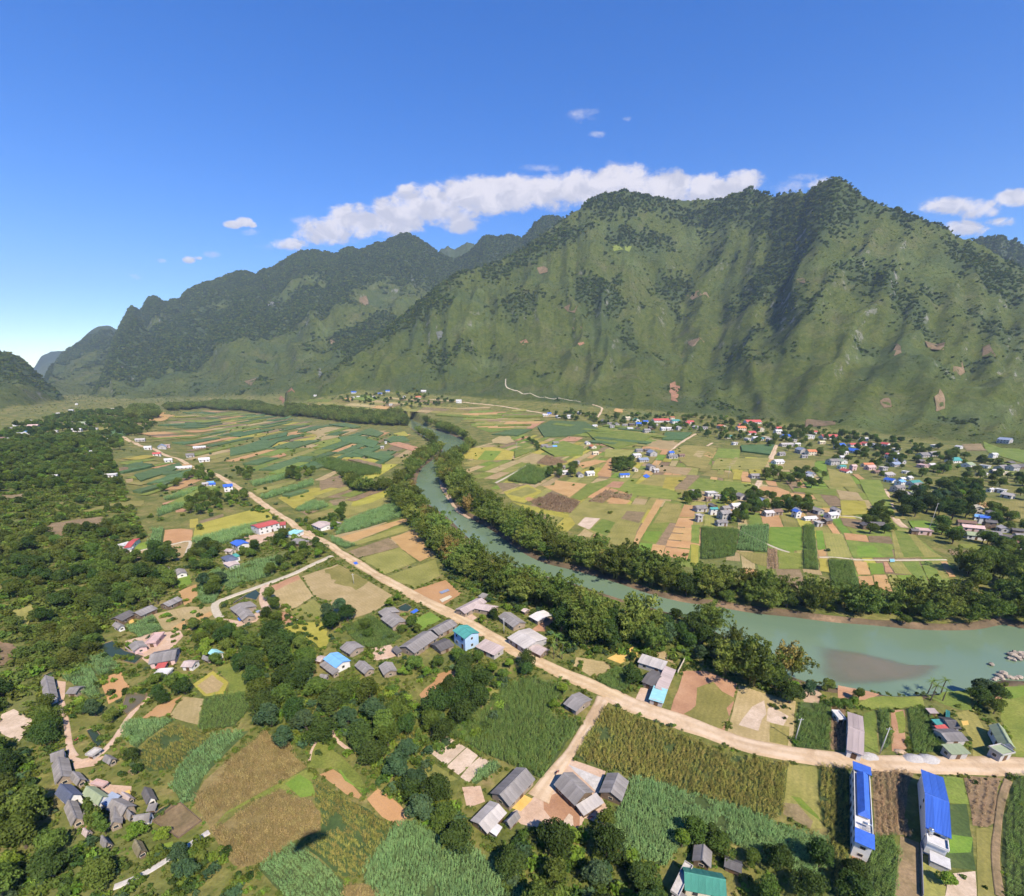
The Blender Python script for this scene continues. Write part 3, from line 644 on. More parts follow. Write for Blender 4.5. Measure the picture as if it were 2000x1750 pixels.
for s, pts, w in (('V', [(20, 450), (130, 370), (255, 295)], 4), ('V', [(940, 390), (905, 490), (855, 565)], 6), ('V', [(805, 695), (780, 745), (755, 795)], 5), ('V', [(640, 1125), (760, 1185), (860, 1235), (965, 1280), (1060, 1310)], 1.6),
                  ('W', [(285, 1370), (560, 1376), (820, 1374), (1085, 1372)], 1.4), ('V', [(1310, 1350), (1450, 1352), (1600, 1368)], 1.2), ('W', [(160, 995), (330, 1008), (410, 1050)], 1.8), ('W', [(545, 770), (590, 870), (625, 950), (650, 1015), (730, 1100)], 5),
                  ('H', [(-40, 560), (130, 573), (270, 588), (500, 612), (700, 645), (870, 672)], 5), ('H', [(550, 400), (556, 460), (620, 490), (760, 520), (980, 552), (1150, 582)], 2.8), ('H', [(1230, 600), (1300, 625), (1290, 665), (1262, 710)], 4), ('N', [(270, 175), (400, 105), (525, 30)], 2.5),
                  ('H', [(1240, 915), (1360, 880)], 3), ('V', [(350, 400), (400, 372)], 3)):
    ROADS.append(ribbon('footpath' if w < 3 else 'farm_track', GR(s, pts), w, M['cpath'] if w < 3 else M['road'], top=.35, seed=int(w * 10)))
# ------------------------------------------------------------------ plants: prototypes
def unit(v): return v / np.maximum(np.linalg.norm(v, axis=-1, keepdims=True), 1e-9)
def cards(pos, nrm, size, seed, aspect=1.6, droop=0.0):
    """one small kite-shaped leaf spray per point"""
    r = np.random.default_rng(seed); n = len(pos); nrm = unit(nrm)
    t = unit(np.cross(nrm, r.normal(size=(n, 3)))); t[:, 2] -= droop; t = unit(t); b = np.cross(nrm, t)
    s = (size * r.uniform(.6, 1.4, n))[:, None]
    w = s / aspect
    v = np.stack([pos - t * s * .5, pos + b * w * .5 + nrm * s * .08, pos + t * s * .5 - nrm * s * .05, pos - b * w * .5 + nrm * s * .08], 1).reshape(-1, 3)
    f = np.arange(n * 4).reshape(-1, 4)
    return v, f
def crown_points(blobs, n, seed, top=0.25):
    r = np.random.default_rng(seed); c = np.array([b[:3] for b in blobs], float); rad = np.array([b[3] for b in blobs], float)
    pr = rad ** 2 / (rad ** 2).sum(); k = r.choice(len(blobs), n, p=pr)
    d = r.normal(size=(n, 3)); d[:, 2] += top; d = unit(d)
    rr = rad[k] * r.uniform(.62, 1.06, n) ** .6
    p = c[k] + d * rr[:, None] * np.array((1, 1, .82))
    return p, unit(d + .55 * r.normal(size=(n, 3)))
def join(*parts):
    V = []; F = []; I = []; o = 0
    for v, f, m in parts:
        V += [tuple(x) for x in v]; F += [tuple(int(i) + o for i in q) for q in f]; I += [m] * len(f); o = len(V)
    return V, F, I
def tree_parts(seed, w=5.0, h=9.0, base=2.2, nb=16, leaves=1500, lsize=.8, flat=1.0):
    """crown and trunk of a broadleaf tree about 2w wide and h high"""
    r = np.random.default_rng(seed); blobs = []
    for i in range(nb):
        a = r.uniform(0, 2 * math.pi); q = r.uniform(0, 1) ** .55; zz = r.uniform(0, 1)
        rad = w * (1 - .62 * zz) * q * .82
        blobs.append((rad * math.cos(a), rad * math.sin(a), base + (h - base) * (.22 + .62 * zz), w * r.uniform(.26, .44)))
    blobs.append((0, 0, base + (h - base) * .45, w * .5)); blobs.append((r.uniform(-.15, .15) * w, r.uniform(-.15, .15) * w, h - w * .3, w * .34))
    p, n = crown_points(blobs, leaves, seed + 1)
    crown = cards(p, n, lsize, seed + 2)
    mb = MB(); mb.tube([(0, 0, -.4), (.05 * w, 0, base * .6), (.02, .03 * w, base + (h - base) * .55)], [w * .075, w * .055, w * .025], 7)
    for b in blobs[:6]:
        z0 = base * r.uniform(.7, 1.1); mb.tube([(0, 0, z0), (b[0] * .45, b[1] * .45, (z0 + b[2]) / 2 + .3), (b[0] * .85, b[1] * .85, b[2])], [w * .035, w * .024, w * .01], 5)
    return crown, (np.array(mb.v), mb.f)
def bamboo_parts(seed, n=30, h=15.0, spread=6.2, per=70):
    r = np.random.default_rng(seed); pos = []; nr = []; mb = MB()
    for i in range(n):
        a = r.uniform(0, 2 * math.pi); q = r.uniform(.1, 1); hh = h * r.uniform(.62, 1.05) * (1 - .18 * q); sp = spread * q
        d = np.array((math.cos(a), math.sin(a), 0)); side = np.array((-d[1], d[0], 0)); b0 = d * r.uniform(.2, 1.3)
        ts = np.linspace(0, 1, 7)
        ax = np.array([b0 + d * sp * t ** 2.2 + np.array((0, 0, hh * (t - .17 * t ** 4 * (0.6 + q)))) for t in ts])
        if i % 3 == 0: mb.tube(ax[:6], [.09, .08, .07, .06, .04, .03], 4, cap=False)
        for tp in np.linspace(.40, 1.0, 5) + r.uniform(-.05, .05, 5):        # plumes hang in puffs along the culm
            tp = min(tp, 1.0); c = np.array([np.interp(tp, ts, ax[:, j]) for j in range(3)]) + r.normal(0, .35, 3); m = per // 5
            rad = (.75 + 1.0 * math.sin(min(max((tp - .25) / .8, 0), 1) * math.pi)) * r.uniform(.8, 1.25)
            o = unit(r.normal(size=(m, 3)) + np.array((0, 0, .5)) + d * .3)
            pos.append(c + o * (rad * r.uniform(.6, 1.02, m))[:, None] * np.array((1, 1, .8))); nr.append(unit(o + .35 * r.normal(size=(m, 3))))
    p = np.concatenate(pos); nn = np.concatenate(nr)
    return cards(p, nn, .95, seed + 3, 2.0, .5), (np.array(mb.v), mb.f)
def blade(mb, p0, d, ln, wd, droop, m=0, seg=3):
    """a bent strap leaf"""
    d = np.asarray(d, float); hd = np.array((d[0], d[1], 0)); hd = hd / max(np.linalg.norm(hd), 1e-6); side = np.array((-hd[1], hd[0], 0)); prev = None
    for i in range(seg + 1):
        t = i / seg; c = np.asarray(p0) + d * ln * t - np.array((0, 0, droop * ln * t * t)); w = wd * (1 - .85 * t) * (.5 + t if t < .5 else 1)
        cur = (tuple(c - side * w / 2), tuple(c + side * w / 2))
        if prev: mb.poly([prev[0], prev[1], cur[1], cur[0]], m)
        prev = cur
def corn_clump(seed, n=10, size=1.8, h=1.7, upright=0.0, leaves=6, wd=.15):
    r = random.Random(seed); mb = MB()
    for i in range(n):
        x, y = r.uniform(-.5, .5) * size, r.uniform(-.5, .5) * size * .74; hh = h * r.uniform(.8, 1.12)
        for j in range(leaves):
            a = r.uniform(0, 2 * math.pi); up = r.uniform(.6, 1.1) + upright
            blade(mb, (x, y, hh * (.25 + .62 * j / leaves)), (math.cos(a) * .75, math.sin(a) * .75, up), r.uniform(.35, .6), wd, .8, 0, 2)
        mb.poly([(x - .05, y, 0), (x + .05, y, 0), (x + .02, y, hh * 1.08), (x - .02, y, hh * 1.08)])
    return np.array(mb.v), mb.f
def rosette_parts(seed, h=3.2, n=9, ln=2.6, wd=.6):
    """banana or palm: stem with arching leaves"""
    r = random.Random(seed); mb = MB(); st = MB()
    st.tube([(0, 0, -.2), (.1, 0, h * .5), (.05, .08, h)], [.22, .18, .12], 7)
    for i in range(n):
        a = 2 * math.pi * i / n + r.uniform(-.3, .3)
        blade(mb, (.05, .08, h - .1), (math.cos(a) * .8, math.sin(a) * .8, r.uniform(.5, 1.15)), ln * r.uniform(.8, 1.15), wd, .8, 0, 4)
    return (np.array(mb.v), mb.f), (np.array(st.v), st.f)

PROTO = bpy.data.collections.new('plant_library')     # holds shapes only; not linked to the scene
def proto(name, *parts):
    """parts: (verts, faces, material)"""
    mats = []; pp = []
    for v, f, m in parts:
        if m not in mats: mats.append(m)
        pp.append((v, f, mats.index(m)))
    V, F, I = join(*pp)
    o = mesh_obj(name, V, F, mats, midx=I, dolink=False); return o
def node_scatter(colname, objs):
    c = bpy.data.collections.new(colname)
    for i, o in enumerate(objs): o.name = '%s_%02d' % (colname, i); c.objects.link(o)
    g = bpy.data.node_groups.new(colname, 'GeometryNodeTree')
    g.interface.new_socket('Geometry', in_out='INPUT', socket_type='NodeSocketGeometry'); g.interface.new_socket('Geometry', in_out='OUTPUT', socket_type='NodeSocketGeometry')
    n = g.nodes; l = g.links
    gi = n.new('NodeGroupInput'); go = n.new('NodeGroupOutput'); iop = n.new('GeometryNodeInstanceOnPoints'); ci = n.new('GeometryNodeCollectionInfo')
    ci.inputs['Collection'].default_value = c; ci.inputs['Separate Children'].default_value = True; ci.inputs['Reset Children'].default_value = True
    def attr(nm, typ):
        a = n.new('GeometryNodeInputNamedAttribute'); a.data_type = typ; a.inputs['Name'].default_value = nm; return a.outputs['Attribute']
    l.new(gi.outputs[0], iop.inputs['Points']); l.new(ci.outputs[0], iop.inputs['Instance']); iop.inputs['Pick Instance'].default_value = True
    l.new(attr('pick', 'INT'), iop.inputs['Instance Index']); l.new(attr('rot', 'FLOAT_VECTOR'), iop.inputs['Rotation']); l.new(attr('siz', 'FLOAT_VECTOR'), iop.inputs['Scale'])
    l.new(iop.outputs[0], go.inputs[0])
    return g, len(objs)
def scatter(name, pts, group, scale, label, cat, rot=None, seed=0, squash=(1, 1)):
    g, n = group; pts = np.asarray(pts, float)
    if len(pts) == 0: return None
    r = np.random.default_rng(seed); me = bpy.data.meshes.new(name); me.vertices.add(len(pts)); me.vertices.foreach_set('co', pts.ravel())
    a = me.attributes.new('pick', 'INT', 'POINT'); a.data.foreach_set('value', r.integers(0, n, len(pts)).astype(np.int32))
    rt = np.zeros((len(pts), 3)); rt[:, 2] = r.uniform(0, 2 * math.pi, len(pts)) if rot is None else rot; rt[:, :2] = r.normal(0, .05, (len(pts), 2))
    a = me.attributes.new('rot', 'FLOAT_VECTOR', 'POINT'); a.data.foreach_set('vector', rt.ravel().astype(np.float32))
    sc = np.asarray(scale, float) if hasattr(scale, '__len__') else scale * r.uniform(.8, 1.2, len(pts))
    s3 = np.stack([sc, sc, sc * r.uniform(*squash, len(pts)) if squash != (1, 1) else sc], 1)
    a = me.attributes.new('siz', 'FLOAT_VECTOR', 'POINT'); a.data.foreach_set('vector', s3.ravel().astype(np.float32))
    o = bpy.data.objects.new(name, me); link(o); md = o.modifiers.new('plants', 'NODES'); md.node_group = g
    tag(o, label, cat, kind='stuff'); return o

# crops
CROP = {}
for key, lm, kw in (('corn', 'corn', {}), ('cane', 'cornblue', dict(upright=.25, leaves=7, h=1.7, wd=.14)), ('goldcorn', 'corngold', {}), ('drycorn', 'corndry', dict(n=9, leaves=5, h=1.4)), ('browncorn', 'cornbrown', dict(n=7, leaves=5, h=1.2)), ('dkcorn', 'corn', dict(h=1.9, n=11))):
    CROP[key] = node_scatter('crop_' + key, [proto('crop', (*corn_clump(100 + 7 * i + len(key), **kw), LEAF[lm])) for i in range(4)])
# broadleaf trees
TREES = []          # (crown mesh, trunk mesh) per kind
TREEKIND = {}
def tree_meshes(kind, lm, specs):
    L = []
    for s in specs:
        cr, tr = tree_parts(**s)
        c = mesh_obj('crown', cr[0], cr[1], LEAF[lm], dolink=False); t = mesh_obj('trunk', tr[0], tr[1], M['bark'], dolink=False)
        L.append((c.data, t.data, proto('tree', (cr[0], cr[1], LEAF[lm]), (tr[0], tr[1], M['bark'])), s['w']))
    TREEKIND[kind] = L
tree_meshes('broad', 'broad', [dict(seed=11 + i * 9, w=5.0 + .5 * (i % 3), h=8.2 + (i % 4) * .6, nb=14 + i * 2, leaves=3400, lsize=.62) for i in range(5)])
tree_meshes('mid', 'mid', [dict(seed=211 + i * 9, w=4.6 + .4 * (i % 3), h=7.2 + (i % 4) * .6, nb=13 + i * 2, leaves=3000, lsize=.62) for i in range(5)])
tree_meshes('bright', 'bright', [dict(seed=411 + i * 9, w=3.6, h=6.0 + i * .5, nb=10, leaves=1900, lsize=.6) for i in range(2)])
tree_meshes('bluish', 'bluish', [dict(seed=511 + i * 9, w=4.4, h=8.0 + i * .6, nb=13, leaves=2700, lsize=.62) for i in range(3)])
tree_meshes('round', 'broad', [dict(seed=611 + i * 9, w=3.0, h=5.4, base=1.0, nb=16, leaves=1500, lsize=.6) for i in range(2)])
tree_meshes('poplar', 'mid', [dict(seed=711, w=2.2, h=11.5, base=.8, nb=26, leaves=2200, lsize=.7)])
def bamboo_meshes(kind, lm, specs):
    L = []
    for s in specs:
        cr, tr = bamboo_parts(**s)
        c = mesh_obj('crown', cr[0], cr[1], LEAF[lm], dolink=False); t = mesh_obj('culms', tr[0], tr[1], M['culm'], dolink=False)
        L.append((c.data, t.data, proto('bamboo', (cr[0], cr[1], LEAF[lm]), (tr[0], tr[1], M['culm'])), s['spread']))
    TREEKIND[kind] = L
bamboo_meshes('bamboo', 'bamboo', [dict(seed=31 + 5 * i, n=30 + 3 * i, h=15.5 + 1.0 * i, spread=7.2 + .5 * i, per=110) for i in range(5)])
bamboo_meshes('goldbamboo', 'goldbamboo', [dict(seed=81 + 5 * i, n=22, h=15, spread=6.2, per=60) for i in range(2)])
def rosettes(kind, specs):
    L = []
    for s in specs:
        cr, tr = rosette_parts(**s)
        c = mesh_obj('crown', cr[0], cr[1], LEAF['banana'], dolink=False); t = mesh_obj('trunk', tr[0], tr[1], M['bark'], dolink=False)
        L.append((c.data, t.data, proto('banana', (cr[0], cr[1], LEAF['banana']), (tr[0], tr[1], M['bark'])), 2.0))
    TREEKIND[kind] = L
rosettes('banana', [dict(seed=5 + i) for i in range(3)]); rosettes('palm', [dict(seed=25 + i, h=5.5, n=14, ln=3.0, wd=.45) for i in range(2)])
def shrub_proto(seed, lm, n=150, ls=.55):
    r = np.random.default_rng(seed); bl = [(r.uniform(-.7, .7), r.uniform(-.7, .7), r.uniform(.35, .9), r.uniform(.4, .7)) for _ in range(6)]
    p, nn = crown_points(bl, n, seed); v, f = cards(p, nn, ls, seed); return proto('shrub', (v, f, LEAF[lm]))
SHRUB = node_scatter('shrub_mix', [shrub_proto(900 + i, lm) for i, lm in enumerate(('mid', 'bluish', 'bright', 'mid', 'scrub', 'broad'))])
WEED = node_scatter('weed_mix', [shrub_proto(920 + i, lm, 60, .6) for i, lm in enumerate(('hill', 'mid', 'bright', 'hill', 'scrub', 'hill'))])
SCRUB = node_scatter('scrub_mix', [shrub_proto(940 + i, lm, 70, .7) for i, lm in enumerate(('scrub', 'scrub', 'forest', 'scrub'))])
FOREST = node_scatter('forest_mix', [shrub_proto(960 + i, lm, 110, .62) for i, lm in enumerate(('forest', 'forest', 'scrub'))])
tree_meshes('hill', 'hill', [dict(seed=811 + i * 9, w=4.0 + .8 * (i % 3), h=5.6 + (i % 4) * .7, base=1.2, nb=9 + i * 3, leaves=1800 + 150 * i, lsize=.66) for i in range(5)])
HILLW = node_scatter('hill_mix', [t[2].copy() for t in TREEKIND['hill'] + TREEKIND['mid'][:2] + TREEKIND['broad'][:1]])
WOOD = node_scatter('wood_mix', [t[2].copy() for t in TREEKIND['broad'][:1] + TREEKIND['mid'][:5] + TREEKIND['bright'][:1]])
BAMB = node_scatter('bamboo_mix', [t[2].copy() for t in TREEKIND['bamboo'][:3]])

# ------------------------------------------------------------------ fields
PATCHN = [0]; ALLF = []
def wpoly(pts, step=4.0, jit=.35, seed=0):
    """resample an outline with a slightly uneven edge"""
    P = np.array([p[:2] for p in pts]); out = []
    d0 = float(np.hypot(*P.mean(0))); step = max(step, d0 / 90)
    for i in range(len(P)):
        a, b = P[i], P[(i + 1) % len(P)]; n = max(1, int(np.linalg.norm(b - a) / step))
        for j in range(n): out.append(a + (b - a) * j / n)
    out = np.array(out); out += jit * np.stack([fbm(out[:, 0] * .23, out[:, 1] * .23, seed + 1, 2), fbm(out[:, 0] * .23, out[:, 1] * .23, seed + 2, 2)], 1)
    return out
def patch(pts, m, name='field', height=0.0, off=None, jit=.35, kind='structure'):
    PATCHN[0] += 1; k = PATCHN[0]
    P = wpoly(pts, seed=k, jit=jit); c = P.mean(0)
    e = np.array([p[:2] for p in pts]); ed = np.roll(e, -1, 0) - e; j = np.argmax((ed ** 2).sum(1)); ang = math.atan2(ed[j][1], ed[j][0])
    ALLF.append(P)
    zz = terr(P[:, 0], P[:, 1]); sloped = zz.max() > .05
    off = .03 + k * .0007 if off is None else off
    allp = [Vector(p) for p in P]; nb_ = len(P)
    if sloped or height:
        s = max(6.0, float(np.hypot(*c)) / 60) if sloped else 5.0
        lo, hi = P.min(0), P.max(0); gx, gy = np.meshgrid(np.arange(lo[0], hi[0], s), np.arange(lo[1], hi[1], s)); g = np.stack([gx.ravel(), gy.ravel()], 1)
        if len(g):
            g = g + rng.uniform(-.25, .25, g.shape) * s
            g = g[inside(g, P)]
            if len(g): g = g[seg_dist(g, P, True) > s * .35]
            allp += [Vector(p) for p in g]
        if sloped: off += .35
    r = delaunay_2d_cdt(allp, [], [list(range(nb_))], 1, 1e-3)
    V = np.array([(v[0], v[1]) for v in r[0]]); Z = terr(V[:, 0], V[:, 1]) + off
    if height: Z = Z + height * (1 + .25 * fbm(V[:, 0] * .15, V[:, 1] * .15, k, 2))
    F = [tuple(f) for f in r[2]]
    ca, sa = math.cos(-ang), math.sin(-ang); loc = V - c; loc = np.stack([loc[:, 0] * ca - loc[:, 1] * sa, loc[:, 0] * sa + loc[:, 1] * ca], 1)
    zc = float(terr(c[0], c[1])[0]); verts = np.column_stack([loc, Z - zc])
    verts = [tuple(v) for v in verts]
    if height:                                    # sides of a standing crop
        from collections import Counter
        cnt = Counter()
        for f in F:
            for i in range(len(f)): cnt[(f[i], f[(i + 1) % len(f)])] += 1
        bd = [e_ for e_ in cnt if (e_[1], e_[0]) not in cnt]; mp = {}
        for a, b in bd:
            for q in (a, b):
                if q not in mp: mp[q] = len(verts); v = verts[q]; verts.append((v[0], v[1], v[2] - height * 1.3 - .2))
            F.append((b, a, mp[a], mp[b]))
    o = mesh_obj(name, verts, F, m); o.location = (c[0], c[1], zc); o.rotation_euler = (0, 0, ang); tag(o, kind=kind)
    return o, P, ang
CROPNAME = {'corn': 'green corn', 'cane': 'tall bluish green cane', 'goldcorn': 'ripening yellow green corn', 'drycorn': 'dry tan corn', 'browncorn': 'dry brown corn', 'dkcorn': 'dense dark green corn'}
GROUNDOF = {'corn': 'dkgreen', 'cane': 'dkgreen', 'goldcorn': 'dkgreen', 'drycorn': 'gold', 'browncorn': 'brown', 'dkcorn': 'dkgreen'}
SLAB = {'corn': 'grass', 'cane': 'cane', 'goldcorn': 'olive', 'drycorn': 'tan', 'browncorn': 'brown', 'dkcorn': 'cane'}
CROPN = [0]
def crop(kind, pts, where=None, dens=1.0, scale=1.0, jit=.35):
    """a parcel of standing crop: its ground and its plants"""
    P0 = np.array([p[:2] for p in pts]); dist = float(np.hypot(*P0.mean(0)))
    if dist > 620: return patch(pts, M[SLAB[kind]], 'field', height=1.6)
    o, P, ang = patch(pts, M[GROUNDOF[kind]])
    row = max(1.3, dist / 200) / dens; col = max(1.05, dist / 200) / dens
    R = np.array(((math.cos(ang), -math.sin(ang)), (math.sin(ang), math.cos(ang)))); c = P.mean(0); q = (P - c) @ R; lo, hi = q.min(0), q.max(0)
    gx, gy = np.meshgrid(np.arange(lo[0], hi[0], col), np.arange(lo[1], hi[1], row)); g = np.stack([gx.ravel(), gy.ravel()], 1)
    g += rng.uniform(-.3, .3, g.shape) * np.array((col, row * .3)); g = g @ R.T + c; g = g[inside(g, P)]
    gap = fbm(g[:, 0] * .09, g[:, 1] * .09, 7, 3); g = g[gap > -.62]
    s = .88 * scale * max(1.0, dist / 230) * (1 + .22 * fbm(g[:, 0] * .12, g[:, 1] * .12, 9, 2)) * rng.uniform(.8, 1.2, len(g))
    z = terr(g[:, 0], g[:, 1])
    CROPN[0] += 1
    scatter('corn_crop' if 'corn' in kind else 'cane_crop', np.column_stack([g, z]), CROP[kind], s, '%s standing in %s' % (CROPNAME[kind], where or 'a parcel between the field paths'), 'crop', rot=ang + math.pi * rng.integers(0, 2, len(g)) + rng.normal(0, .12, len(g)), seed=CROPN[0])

def F(kind, r, pts, where=None, **kw):
    g = GR(r, pts)
    if kind in CROP: crop(kind, g, where, **kw)
    else: patch(g, M[kind], **kw)

# --- right foreground, north of the road
F('tan', 'C', [(1550, 310), (1760, 375), (1940, 420), (1910, 750), (1750, 735), (1470, 655)])
F('pale', 'C', [(1600, 520), (1640, 450), (1690, 440), (1720, 560), (1660, 600), (1570, 590)], jit=3.2); F('pale', 'D', [(20, 480), (60, 450), (110, 520), (90, 600), (40, 560)], jit=3.2); F('olive', 'D', [(20, 560), (150, 600), (150, 720), (0, 700)], jit=1.2)
F('corn', 'D', [(205, 425), (425, 440), (415, 755), (178, 735)], 'the plot left of the narrow pinkish roof')
F('browncorn', 'D', [(432, 455), (530, 480), (530, 700), (505, 755), (425, 748)], 'the strip beside the narrow pinkish roof')
F('grass', 'D', [(655, 500), (735, 480), (755, 770), (645, 760)]); F('dkcorn', 'D', [(738, 480), (832, 470), (838, 700), (770, 765)], 'the strip left of the garden plot by the river', dens=.9)
F('clay', 'D', [(838, 480), (935, 480), (945, 765), (848, 760)]); F('grass', 'D', [(880, 500), (930, 490), (935, 640), (890, 640)], jit=1.0)
F('corn', 'D', [(948, 470), (1100, 472), (1215, 720), (1208, 768), (982, 772)], 'the plot right of the garden plot by the river')
F('olive', 'D', [(1290, 500), (1400, 470), (1500, 640), (1565, 800), (1400, 800), (1390, 690), (1310, 540)]); F('grass', 'D', [(1600, 330), (1900, 300), (1950, 830), (1700, 800), (1660, 660), (1590, 540)])
F('vivid', 'D', [(1600, 330), (1750, 320), (1760, 380), (1620, 400)], jit=1.2)
F('clay', 'D', [(490, 310), (700, 350), (760, 370), (690, 415), (480, 400)], jit=1.2); F('sand', 'D', [(225, 330), (300, 320), (360, 370), (350, 430), (240, 420)], jit=1.0); F('grass', 'D', [(700, 390), (900, 385), (1060, 390), (1060, 460), (700, 470), (600, 440)], jit=.8)
F('clay', 'D', [(1480, 340), (1560, 335), (1590, 400), (1530, 420)], jit=1.0); F('grass', 'D', [(1080, 380), (1390, 330), (1400, 480), (1320, 480), (1200, 440)], jit=1)
# --- right foreground, south of the road
F('goldcorn', 'C', [(622, 452), (780, 500), (1050, 612), (1400, 762), (1750, 834), (1888, 852), (1865, 1060), (1840, 1200), (1750, 1240), (1600, 1160), (1400, 1100), (1200, 1040), (1000, 980), (860, 940), (800, 908), (650, 882), (560, 850), (415, 790)], 'the large parcel between the road bend and the cane')
F('cane', 'C', [(815, 948), (1000, 988), (1200, 1048), (1400, 1108), (1600, 1168), (1750, 1245), (1900, 1290), (2040, 1330), (2150, 1375), (2140, 1560), (2080, 1640), (1900, 1560), (1700, 1500), (1500, 1380), (1380, 1375), (1120, 1430), (1060, 1540), (860, 1560), (700, 1400), (660, 1260), (750, 1095)], 'the large parcel right of the grey roofed farm')
F('olive', 'D', [(140, 852), (330, 860), (340, 1000), (350, 1200), (372, 1290), (290, 1290), (100, 1180), (122, 1010)]); F('brown', 'D', [(120, 1110), (200, 1120), (310, 1240), (290, 1290), (100, 1190)], jit=1.0); F('vivid', 'D', [(160, 1060), (230, 1080), (350, 1200), (360, 1240), (230, 1140)], jit=1.2)
F('goldcorn', 'D', [(345, 858), (563, 875), (558, 1400), (550, 1600), (450, 1780), (420, 1780), (430, 1400), (420, 1300), (380, 1270), (350, 1100)], 'the strip left of the long blue roof', scale=.95)
F('browncorn', 'D', [(712, 895), (1000, 900), (960, 1000), (938, 1200), (985, 1350), (900, 1335), (725, 1332)], 'the parcel between the two blue roofed houses')
F('corn', 'D', [(735, 1345), (860, 1342), (900, 1500), (860, 1790), (660, 1790), (672, 1560), (672, 1430)], 'the strip below the long blue roof'); F('brown', 'D', [(900, 1342), (1030, 1385), (1045, 1790), (865, 1790), (890, 1500)])
F('clay', 'D', [(578, 1410), (652, 1432), (640, 1560), (570, 1592)]); F('olive', 'D', [(1048, 1480), (1200, 1480), (1210, 1790), (1052, 1790)])
F('grass', 'D', [(1195, 930), (1335, 950), (1365, 1118), (1238, 1118)]); F('dkgreen', 'D', [(1238, 1122), (1365, 1122), (1420, 1580), (1250, 1560), (1190, 1400)]); F('vivid', 'D', [(1240, 1320), (1390, 1330), (1405, 1470), (1230, 1450)], jit=1.2)
F('browncorn', 'D', [(1342, 925), (1600, 945), (1575, 1020), (1542, 1250), (1500, 1280), (1400, 1270), (1372, 1100)], 'the parcel beside the curved ditch bank', dens=.8, scale=.8); F('olive', 'D', [(1425, 1290), (1540, 1275), (1535, 1600), (1560, 1790), (1435, 1790)])
F('pale', 'D', [(1240, 1595), (1418, 1585), (1428, 1790), (1215, 1790)]); F('corn', 'D', [(1690, 930), (1950, 905), (2050, 1790), (1630, 1790), (1600, 1500), (1612, 1200)], 'the far right parcel beyond the curved ditch bank', scale=.8)
F('grass', 'D', [(2080, 300), (2700, 300), (2900, 820), (1990, 820)]); F('goldcorn', 'D', [(2080, 930), (2700, 950), (2900, 1780), (2090, 1780)], 'the parcel beyond the right edge')
# --- centre foreground
F('dkcorn', 'C', [(-60, 300), (0, 292), (150, 264), (300, 304), (390, 324), (250, 480), (300, 540), (430, 540), (470, 592), (370, 700), (215, 955), (130, 920), (0, 850), (-150, 790), (-330, 690), (-420, 640), (-330, 560), (-200, 470), (-100, 390)], 'the parcel west of the farm track')
F('yellow', 'C', [(150, 890), (275, 740), (285, 750), (165, 905)], jit=.1)
F('olive', 'B', [(1610, 300), (1690, 285), (1650, 400), (1560, 490), (1430, 640), (1330, 650), (1500, 500)]); F('tan', 'B', [(1640, 380), (1670, 380), (1650, 460), (1610, 480)], jit=1)
F('ochre', 'C', [(785, 25), (860, 70), (850, 122), (740, 165), (650, 130)], jit=1.2); F('tan', 'C', [(440, 118), (650, 152), (690, 185), (560, 262), (420, 180)]); F('corn', 'C', [(715, 185), (780, 205), (800, 300), (760, 355), (640, 325), (570, 268)], 'the small plot by the flat roofed house')
F('clay', 'C', [(1170, 210), (1330, 215), (1540, 302), (1500, 480), (1445, 640), (1280, 580), (1085, 490), (1110, 400), (1150, 300)]); F('olive', 'C', [(1280, 330), (1400, 300), (1500, 400), (1440, 625), (1180, 525), (1260, 440)], jit=3.0)
F('tan', 'C', [(890, 40), (1040, 80), (1120, 170), (1060, 140), (900, 90)], jit=1); F('yard', 'C', [(880, 325), (985, 335), (935, 420), (1000, 465), (845, 400)])
F('yard', 'C', [(245, 1000), (400, 815), (640, 895), (590, 1040), (650, 1150), (640, 1265), (490, 1215), (450, 1330), (240, 1300), (60, 1260), (-20, 1190), (120, 1090)]); F('concrete', 'C', [(390, 855), (610, 945), (575, 1035), (430, 900)]); F('clay', 'C', [(215, 1080), (300, 1040), (440, 1150), (480, 1210), (450, 1320), (330, 1290), (215, 1160)], jit=.8)
F('ochre', 'C', [(75, 1055), (145, 1088), (62, 1172), (0, 1150)], jit=.1); F('pale', 'C', [(350, 1230), (400, 1185), (430, 1200), (410, 1270), (350, 1285)], jit=.6); F('yard', 'B', [(1420, 1010), (1540, 1000), (1560, 1100), (1440, 1140)], jit=.8)
# --- left centre foreground
F('drycorn', 'B', [(60, 635), (250, 720), (235, 770), (350, 870), (150, 980), (0, 1060), (-200, 1170), (-310, 1290), (-430, 1110), (-350, 960), (-150, 790), (0, 680)], 'the upper parcel above the dark shadow')
F('grass', 'B', [(350, 880), (420, 930), (250, 1010), (0, 1088), (-200, 1190), (-290, 1290), (-200, 1175), (0, 1065)]); F('vivid', 'B', [(200, 985), (310, 922), (398, 965), (400, 1070), (300, 1085)], jit=1)
F('drycorn', 'B', [(-300, 1312), (-150, 1205), (0, 1100), (180, 1015), (260, 1075), (380, 1095), (440, 1200), (440, 1300), (270, 1370), (130, 1460), (10, 1530), (-130, 1570), (-230, 1440)], 'the lower left parcel beside the dark shadow')
F('goldcorn', 'B', [(405, 955), (620, 1085), (770, 1155), (915, 1280), (860, 1400), (780, 1480), (730, 1590), (690, 1620), (570, 1610), (440, 1500), (335, 1420), (445, 1310), (455, 1200), (405, 1090)], 'the parcel right of the dark shadow', dens=.9)
F('cane', 'B', [(130, 1475), (250, 1392), (330, 1445), (460, 1535), (600, 1640), (600, 1800), (220, 1800), (10, 1555)], 'the parcel at the bottom edge below the dark shadow', scale=.8)
